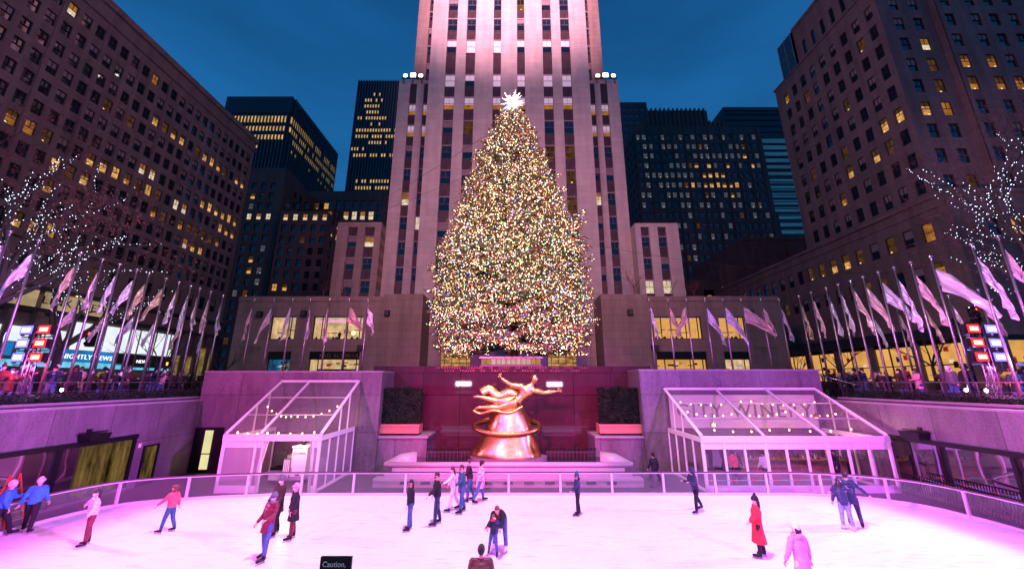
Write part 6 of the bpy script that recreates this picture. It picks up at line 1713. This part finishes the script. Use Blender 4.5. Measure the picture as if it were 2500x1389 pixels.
Rp=[(15.97,"pink",55,2.3),(16.99,"violet",55,2.6),(18.82,"pink",28,3.0),(19.83,"rose",52,2.6),(20.78,"violet",58,2.6),(21.73,"violet",42,2.2),(22.76,"rose",50,2.5),(23.66,"rose",55,2.5),(24.62,"violet",62,2.3),(25.62,"violet",62,2.3),(27.0,"rose",60,2.2),(28.2,"gold",62,2.2)]
for i,(y,c,dr,L) in enumerate(Rp):
    flagpole(22,y,f"flagpole flying a {CN[c]} flag, {ORD[i]} from the near end of the right row",c,0.75,-0.35-0.2*r.random(),R(dr+11),L*0.92,1.25,i+40,"flagpoles along the right promenade")
Bl=[(-20.5,"rose",72,2.0),(-18.95,"pink",60,2.3),(-17.45,"violet",70,2.1),(-16.05,"violet",80,2.1),(-14.5,"pink",80,2.4),(-12.95,"gold",32,1.9),(-11.45,"white",55,1.7)]
for i,(x,c,dr,L) in enumerate(Bl):
    s=1 if i in (3,5,6) else -1
    flagpole(x,29.35,f"flagpole flying a {CN[c]} flag, {ORD[i]} from the left in the left back row",c,s*0.9,-0.3,R(dr),L,1.25,i+80,"flagpoles in the back row left of the spruce")
Br=[(10.9,"violet",68,1.8),(12.4,"gold",60,1.8),(13.85,"gold",45,2.1),(15.35,"violet",58,2.6),(16.8,"violet",52,2.6),(18.25,"rose",32,2.4),(19.8,"pink",62,1.9),(21.25,"violet",70,2.1)]
for i,(x,c,dr,L) in enumerate(Br):
    s=-1 if i==2 else 1
    flagpole(x,29.35,f"flagpole flying a {CN[c]} flag, {ORD[i]} from the left in the right back row",c,s*0.9,-0.3,R(dr),L,1.25,i+120,"flagpoles in the back row right of the spruce")
# a second, outer row seen between the first
for i,(x,y,c,dr) in enumerate([(-27,23.0,"rose",48),(-27,25.0,"rose",48),(-27,26.7,"violet",50),(-27,28.5,"violet",52),(-27,30.6,"rose",60),(-27,33.0,"pink",70)]):
    flagpole(x,y,f"shorter flagpole with a {CN[c]} flag beyond the left row, {ORD[i]} from its near end",c,-0.5,-0.8,R(dr+8),1.6,1.0,i+160,"outer flagpoles beyond the left row",height=6.0)
for i,(x,y,c,dr) in enumerate([(28,22.0,"rose",65),(28,23.6,"pink",70),(28,25.2,"gold",66),(28,27.0,"rose",70),(28,29.0,"white",66)]):
    flagpole(x,y,f"shorter flagpole with a {CN[c]} flag beyond the right row, {ORD[i]} from its near end",c,0.6,-0.5,R(dr),1.7,1.0,i+190,"outer flagpoles beyond the right row",height=6.2)

# ============================================================ planting, railings, light towers on the promenades
for s,lab in ((-1,"left"),(1,"right")):
    X=20.75*s; q=MB(); q.box(min(X-0.45*s,X+0.5*s),max(X-0.45*s,X+0.5*s),1.6,26.2 if s<0 else 24.5,4.32,4.5,"granite_pale")
    wallthing(q,f"stone planter kerb along the top of the {lab} wall","planter kerb","planter_kerb")
    h=MB(); y1=25.9 if s<0 else 24.0
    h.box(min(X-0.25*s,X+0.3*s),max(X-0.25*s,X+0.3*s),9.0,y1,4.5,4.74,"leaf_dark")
    def fn(r_,X=X,s=s,y1=y1):
        y=r_.uniform(9.5,y1); a=r_.random()
        top=4.88+0.07*mnoise.noise(Vector((y*1.7,0,0)))
        return (X-s*r_.uniform(-0.42,0.42),y,r_.uniform(4.5,top)) 
    leaf_cloud(h,fn,9000,0.045,["leaf_dark","leaf_mid","leaf_dark"],random.Random(5+s))
    tag(h.build("low_hedge"),f"low dark hedge running along the top of the {lab} wall","hedge",group="hedges on the side walls")
    t=thing("promenade_railing",f"slim dark rail behind the {lab} hedge","railing",(21.6*s,15,G0)); b_=(21.6*s,15,G0)
    q=MB(); q.box(21.58*s if s>0 else -21.62,21.62*s if s>0 else -21.58,9,27.5,5.36,5.40,"pole_metal"); q.box(21.58*s if s>0 else -21.62,21.62*s if s>0 else -21.58,9,27.5,4.95,4.97,"pole_metal"); P(q.build("rail",t),b_)
    for k in range(13):
        q=MB(); q.box(21.58*s if s>0 else -21.62,21.62*s if s>0 else -21.58,9.1+1.5*k,9.14+1.5*k,G0,5.36,"pole_metal"); P(q.build("post",t),b_)
emis("led_blue",(0.20,0.16,1.0),2.6); emis("led_red",(1.0,0.02,0.03),2.2); emis("led_core_blue",(0.8,0.8,1.0),2.2); emis("led_core_red",(1.0,0.55,0.42),2.2); emis("led_white_blue",(0.75,0.75,1.0),12); emis("led_orange",(1.0,0.32,0.16),13)
def ltower(lab,x,y,cols,s):
    t=thing("light_tower",lab,"stage light",(x,y,G0),R(8*s)); 
    q=MB()
    for dx in (-0.12,0.12):
        for dy in (-0.12,0.12): q.tube([(dx,dy,0),(dx,dy,3.55)],0.022,"steel",6)
    for k in range(8):
        z=0.2+0.42*k; q.tube([(-0.12,-0.12,z),(0.12,-0.12,z+0.4)],0.012,"steel",4); q.tube([(0.12,0.12,z),(-0.12,0.12,z+0.4)],0.012,"steel",4); q.tube([(-0.12,0.12,z),(-0.12,-0.12,z+0.4)],0.012,"steel",4)
    for k in range(3): q.box(-0.95,0.95,-0.05,0.0,1.75+0.64*k,1.80+0.64*k,"black_metal")
    q.build("truss",t)
    for k in range(3):
        for j,(dx,mt) in enumerate(((-0.5,cols[0]),(0.5,cols[1]))):
            z=1.95+0.64*k
            l=thing("tmp","","x") if False else None
            b=MB(); b.box(dx-0.36,dx+0.36,-0.20,0.02,z-0.06,z+0.36,"black_metal"); b.box(dx-0.42,dx-0.37,-0.12,0.0,z-0.12,z+0.2,"black_metal"); b.box(dx+0.37,dx+0.42,-0.12,0.0,z-0.12,z+0.2,"black_metal")
            h_=b.build("lamp_head",t)
            b=MB(); b.box(dx-0.34,dx+0.34,-0.215,-0.201,z-0.04,z+0.34,mt); b.box(dx-0.24,dx+0.24,-0.225,-0.216,z+0.05,z+0.25,mt.replace("led_","led_core_")); b.build("lens",h_)
    return t
ltower("truss of bright stage lights, blue left and red right, behind the left hedge",-22.4,17.9,("led_blue","led_red"),-1)
ltower("truss of bright stage lights, red left and blue right, behind the right hedge",21.75,17.6,("led_red","led_blue"),1)
def colored(x,y,z,c,w,tx,ty,tz,size=80):
    spot("stage_light",(x,y,z),(tx,ty,tz),w,c,size,0.8,0.3)
colored(-22.8,16.9,7.3,(0.25,0.22,1.0),9000,-8,14,0); colored(-21.9,16.9,7.3,(1.0,0.06,0.12),9000,-6,15,0)
colored(21.3,16.6,7.3,(1.0,0.05,0.15),9000,8,16,0); colored(22.2,16.6,7.3,(0.25,0.22,1.0),16000,6,14,0)
# spill of those lamps on the hedge beneath them and the flags above
for (x,y,z,c,w) in [(-22.9,17.0,6.1,(0.2,0.2,1.0),380),(-21.9,17.3,5.9,(1.0,0.03,0.08),380),(20.8,16.4,5.6,(1.0,0.03,0.12),480),(22.3,16.2,5.9,(0.2,0.2,1.0),900)]:
    l=bpy.data.lights.new("stage_spill",'POINT'); l.energy=w; l.color=c; l.shadow_soft_size=0.15; o=bpy.data.objects.new("stage_spill",l); COL.objects.link(o); o.location=(x,y,z)
# small ground floodlights
for i,(x,y,lab) in enumerate([(21.9,18.9,"small white ground lamp right of the hedge, left one of the pair"),(21.9,18.1,"small white ground lamp right of the hedge, nearer the light truss"),(-22.3,19.4,"small starburst white ground lamp among the left crowd")]):
    t=thing("ground_lamp",lab,"lamp",(x,y,G0)); q=MB(); q.box(-0.14,0.14,-0.02,0.12,0.5,0.72,"black_metal"); q.tube([(0,0.05,0),(0,0.05,0.5)],0.02,"black_metal",6); q.build("housing",t); q=MB(); q.ball((0,-0.03,0.61),(0.09,0.03,0.09),"flood_white",10,7); q.build("lens",t)
# traffic signals
emis("sig_red",(1.0,0.06,0.04),7); emis("sig_orange",(1.0,0.30,0.05),5)
def signal(x,y,z,lab,kind="red"):
    t=thing("traffic_light",lab,"traffic light",(x,y,G0)); 
    q=MB(); q.tube([(0.35,0.1,0),(0.35,0.1,z-G0+0.6)],0.06,"black_metal",8); q.tube([(0.35,0.1,z-G0+0.3),(0,0.1,z-G0+0.3)],0.03,"black_metal",6); q.build("mast",t)
    if kind=="red":
        q=MB(); q.box(-0.18,0.18,-0.16,0.16,z-G0-0.75,z-G0+0.25,"black_metal")
        for k in range(3): q.tube([(0,-0.16,z-G0+0.08-0.32*k),(0,-0.30,z-G0+0.10-0.32*k)],[0.13,0.13],"black_metal",12,cap=False)
        q.build("housing",t); q=MB(); q.ball((0,-0.17,z-G0+0.08),(0.12,0.03,0.12),"sig_red",10,7); q.build("lens",t)
    else:
        q=MB(); q.box(-0.22,0.22,-0.12,0.12,z-G0-0.22,z-G0+0.22,"black_metal"); q.build("housing",t); q=MB(); q.tube([(0,-0.14,z-G0-0.1),(0,-0.14,z-G0+0.03)],0.07,"sig_orange",8,flat=0.3)
        for k in range(4): q.tube([(-0.06+0.04*k,-0.14,z-G0+0.02),(-0.07+0.045*k,-0.14,z-G0+0.14)],0.016,"sig_orange",5)
        q.build("hand_signal",t)
signal(-28,25.2,8.4,"traffic light showing red in front of the left block's bright screens")
signal(31,25.0,10.0,"traffic light showing red high above the right stage lights")
signal(31.5,26.6,9.5,"traffic light showing red lower, left of the other right-hand signal")
signal(-30,33.6,6.9,"pedestrian signal glowing an orange hand above the left crowd","hand")
# overhead cables
for i,(a,b,lab) in enumerate([((-42,40,13.9),(-0.4,49.9,38),"thin cable rising from the left block to the tower"),((41.6,40,17),(12,49.9,24),"thin cable from the tower down to the right block"),((0,33,31.5),(-30,49,24),"guy wire from the spruce top to the left wing")]):
    q=MB(); pts=[Vector(a).lerp(Vector(b),k/16)-Vector((0,0,2.0*(k/16)*(1-k/16)*2)) for k in range(17)]; q.tube(pts,0.022,"dark_grey",4); tag(q.build("overhead_cable"),lab,"cable")
# stair rail at the right corner of the plaza
t=thing("stair_railing","slanting brass handrail with dark balusters at the plaza's right rear corner","railing",(20.6,26,G0)); b_=(20.6,26,G0)
q=MB(); q.tube([(20.3,27.6,6.35),(21.6,24.4,5.2)],0.03,"pole_ball",8); P(q.build("handrail",t),b_)
q=MB()
for k in range(14):
    f=k/13; x=20.3+1.3*f; y=27.6-3.2*f; q.box(x-0.015,x+0.015,y-0.015,y+0.015,G0,6.33-1.15*f,"black_metal")
q.box(19.9,24.5,27.9,27.95,5.9,5.95,"black_metal")
for k in range(24): q.box(20.0+0.19*k,20.02+0.19*k,27.91,27.94,G0,5.9,"black_metal")
P(q.build("balusters",t),b_)

# ============================================================ trees wrapped in lights, bare trees
emis("fairy_white",(0.60,0.76,1.0),6.5,sampling=False); plain("bark_dark",(0.05,0.035,0.035),0.9,bump=0.4); plain("twig_red",(0.16,0.05,0.055),0.8)
def grow(mb,p,d,L,rad,depth,r,segs,maxd,mat,up=0.15,spread=0.6,sub=2):
    pts=[p]; rs=[rad]; q=p; dd=d
    n=4
    for k in range(n):
        dd=(dd+Vector((r.gauss(0,0.13),r.gauss(0,0.13),r.gauss(0,0.10)+up*0.3))).normalized(); q=q+dd*(L/n); pts.append(q); rs.append(rad*(1-0.45*(k+1)/n))
    mb.tube(pts,rs,mat,6 if depth<2 else 4,cap=False); segs.append((pts,depth))
    if depth>=maxd: return
    for k in range(sub+(1 if depth<2 else 0)):
        f=r.uniform(0.45,1.0); i=min(n-1,int(f*n)); s_=pts[i].lerp(pts[i+1],f*n-i)
        nd=(dd+Vector((r.gauss(0,spread),r.gauss(0,spread),r.gauss(0,spread*0.6)+0.1))).normalized()
        grow(mb,s_,nd,L*r.uniform(0.62,0.82),rs[-1]*0.85,depth+1,r,segs,maxd,mat,up,spread,sub)
def lit_tree(lab,base,H,r,lean,crown=True,seed=1,lightdepth=3,lablight="",nper=11,targets=None):
    t=thing("street_tree",lab,"tree",base); mb=MB(); segs=[]
    B=Vector(base)
    top=Vector((0,0,H*0.30))
    mb.tube([Vector((0,0,0)),top*0.5,top],[0.30,0.26,0.22],"bark_dark",10); segs.append(([top*0.2,top*0.6,top],0))
    for tg in targets: 
        d=(Vector(tg)-B-top); L=d.length; grow(mb,top,d.normalized(),L*0.62,0.15,1,r,segs,5,"bark_dark",0.12,0.48,2)
    mb.build("trunk",t)
    if crown:
        tw=MB()
        ends=[s_[0][-1] for s_ in segs if s_[1]>=4]
        for e_ in ends:
            for _ in range(4):
                a=e_+Vector((r.gauss(0,0.5),r.gauss(0,0.5),r.gauss(0,0.5))); d=Vector((r.gauss(0,1),r.gauss(0,1),r.gauss(0,0.8))).normalized()
                b=a+d*r.uniform(0.3,0.8); tw.tube([a,b],[0.008,0.003],"twig_red",3,cap=False)
                for _ in range(3):
                    c=a.lerp(b,r.random()); dd=Vector((r.gauss(0,1),r.gauss(0,1),r.gauss(0,1))).normalized(); s2=dd.orthogonal().normalized()
                    tw.add([c,c+dd*0.09+s2*0.03,c+dd*0.16,c+dd*0.08-s2*0.03],[(0,1,2,3)],"twig_red")
        tw.build("twigs",t)
    L=MB()
    for pts,dp in segs:
        if dp>lightdepth: continue
        pr=resample([Vector(p) for p in pts],0.19 if dp<3 else 0.24)
        for p in pr:
            for _ in range(2 if dp<2 else 1):
                c=B+p+Vector((r.gauss(0,0.04),r.gauss(0,0.04),r.gauss(0,0.04))); s_=r.choice((0.016,0.021,0.026))
                L.add([(c.x+s_*o[0],c.y+s_*o[1],c.z+s_*o[2]) for o in OCT],OF,"fairy_white")
    tag(L.build("fairy_lights"),lablight,"string lights",kind="stuff")
lit_tree("bare street tree wound with cold white lights, left edge",(-27.6,19.5,G0),16,random.Random(14),0,targets=[(-27.4,18.2,18.2),(-27.9,19,17.0),(-25.6,20.0,15.4),(-26.2,21.5,14.0),(-29.5,18,15),(-26,21,12.2),(-23.8,22.5,13.4)],lablight="cold white bulbs wound round the left street tree",seed=14)
lit_tree("bare street tree wound with cold white lights, right edge",(29,18.8,G0),16,random.Random(25),0,targets=[(28.2,17.6,19.8),(27,19,17.6),(25.6,20.6,16.4),(24.6,22,14.6),(28,19,15),(26,21,12.6),(30,17.5,17)],lablight="cold white bulbs wound round the right street tree",seed=25)
lit_tree("second light-wound tree beyond the left one, lower branches above the shop signs",(-32,27,G0),11,random.Random(31),0,crown=False,targets=[(-33,24,13.2),(-29,29,13.0),(-27.5,31,12.2),(-31,28,14),(-35,27,13.4)],lablight="cold white bulbs on the lower left tree above the sign band",lightdepth=2)
def bare_tree(lab,base,H,seed,mat="bark_dark",tg=5,sp=0.5):
    r=random.Random(seed); t=thing("bare_tree",lab,"tree",base); mb=MB(); segs=[]; mb.tube([(0,0,0),(0.02,0,H*0.3)],[H*0.02,H*0.015],mat,8)
    for k in range(tg):
        a=2*PI*k/tg+r.random(); grow(mb,Vector((0.02,0,H*0.3)),Vector((math.cos(a)*0.6,math.sin(a)*0.6,0.8)).normalized(),H*0.34,H*0.009,1,r,segs,4,mat,0.1,sp,2)
    mb.build("trunk",t)
for i,(x,y,H,lab) in enumerate([(-33,36,7,"bare dark tree in front of the left block's white screens"),(-31.5,42,6,"bare dark tree before the warm shop windows, left of the toy shop front"),(-26,43,5,"thin bare tree near the toy shop front"),(34,40,7,"bare dark tree before the right block's amber shops"),(36,33,7.5,"bare dark tree right of the first amber shops"),(33.5,45,6,"thin bare tree at the right end of the low stone front")]): bare_tree(lab,(x,y,G0),H,200+i)
for i,(x,y,z,H,lab) in enumerate([(-24.4,47.5,15.6,3.2,"small bare roof tree on the left low front, left of the wing's windows"),(-21.8,47.8,15.6,3.0,"small bare roof tree on the left low front, between wing windows"),(16.0,48,15.62,5.5,"tall bare shrub on the right low roof against the shoulder"),(20.6,47.6,15.62,3.2,"small bare roof tree on the right low front, left one"),(23.6,47.6,15.62,3.2,"small bare roof tree on the right low front, right one")]): bare_tree(lab,(x,y,z),H,300+i,"twig_red",4)

# ============================================================ crowd on the promenades
r=random.Random(41)
cl=["black","black","navy","dkbrown","grey","maroon","black","dkbrown","black","pink","rust","white","hivis"]
skin=["skin_light","skin_mid","skin_light","skin_dark"]
proto={}
def crowd(lab,x,y,c,hd,h,grp,z=G0):
    k=(c,len([1 for q in proto if q[0]==c and True])%2)
    key=(c,r.randrange(2))
    if key not in proto:
        hat=r.choice([None,"beanie","pompom","beanie"]); 
        t=make_person(lab,(x,y,z),heading=hd,h=1.70,group=grp,coat=c,coat_len=r.choice([0.06,0.2,0.3]),pants=r.choice(["black","denim","black"]),skin=r.choice(skin),hair=r.choice(["hair_black","hair_brown"]),hairstyle=r.choice(["short","long","short"]),hat=hat,hatcol=r.choice(["black","grey","white","red"]),mask=r.choice(["mask_white","mask_blue",None]),skates=False,legs=((4,5,3),(-3,5,5)),arms=r.choice([((20,8,70),(15,8,60)),((5,8,15),(5,8,15)),((45,8,85),(40,8,85))]),lean=r.choice([3,10,14]),detail=0)
        t.scale=(h/1.7,)*3; proto[key]=[t,list(t.children) ]; return
    src,ch=proto[key]
    c2=src.copy(); COL.objects.link(c2); c2.location=(x,y,z); c2.rotation_euler=(0,0,hd); c2.scale=(h/1.7,)*3; c2["label"]=lab; c2["group"]=grp
    for q in [o for o in bpy.data.objects if o.parent==src]:
        d=q.copy(); COL.objects.link(d); d.parent=c2
bpy.context.view_layer.update()
nm={"black":"black","navy":"navy blue","dkbrown":"dark brown","grey":"grey","maroon":"maroon","pink":"pale pink","white":"white","rust":"rust orange","tan":"tan","hivis":"yellow-green"}
cnt={}
def clab(c,side,row):
    k=(c,side,row); cnt[k]=cnt.get(k,0)+1
    pos={"front":"close behind the","back":"farther behind the"}[row]
    n=cnt[k]; o_="" if False else ORD[n-1]
    return f"onlooker in {nm[c]} coat {pos} {side} hedge, {o_} such from the near end"
for s,side in ((-1,"left"),(1,"right")):
    y=14.6
    while y<27.5:
        c=r.choice(cl[:10]); crowd(clab(c,side,"front"),s*(22.5+r.uniform(-0.1,0.4)),y,c,s*R(100)+r.uniform(-0.5,0.5),r.uniform(1.5,1.78),f"onlookers along the {side} hedge"); y+=r.uniform(0.55,0.95)
    y=15.5
    while y<33:
        c=r.choice(cl); crowd(clab(c,side,"back"),s*(24.6+r.uniform(-0.6,1.6)),y,c,s*R(95)+r.uniform(-0.9,0.9),r.uniform(1.55,1.85),f"passers-by behind the {side} flag row"); y+=r.uniform(0.5,0.9)
# silhouettes behind the upper shop windows
make_person("shopper in a red top behind the upper toy shop window",(-20.7,47.1,10.41),heading=PI,coat="red",pants="black",skates=False,detail=0,h=1.5)
make_person("shopper in black sitting hunched behind the upper toy shop window",(-21.5,47.1,10.2),heading=PI,coat="black",pants="black",skates=False,detail=0,h=1.3)
for s in ():
    pass
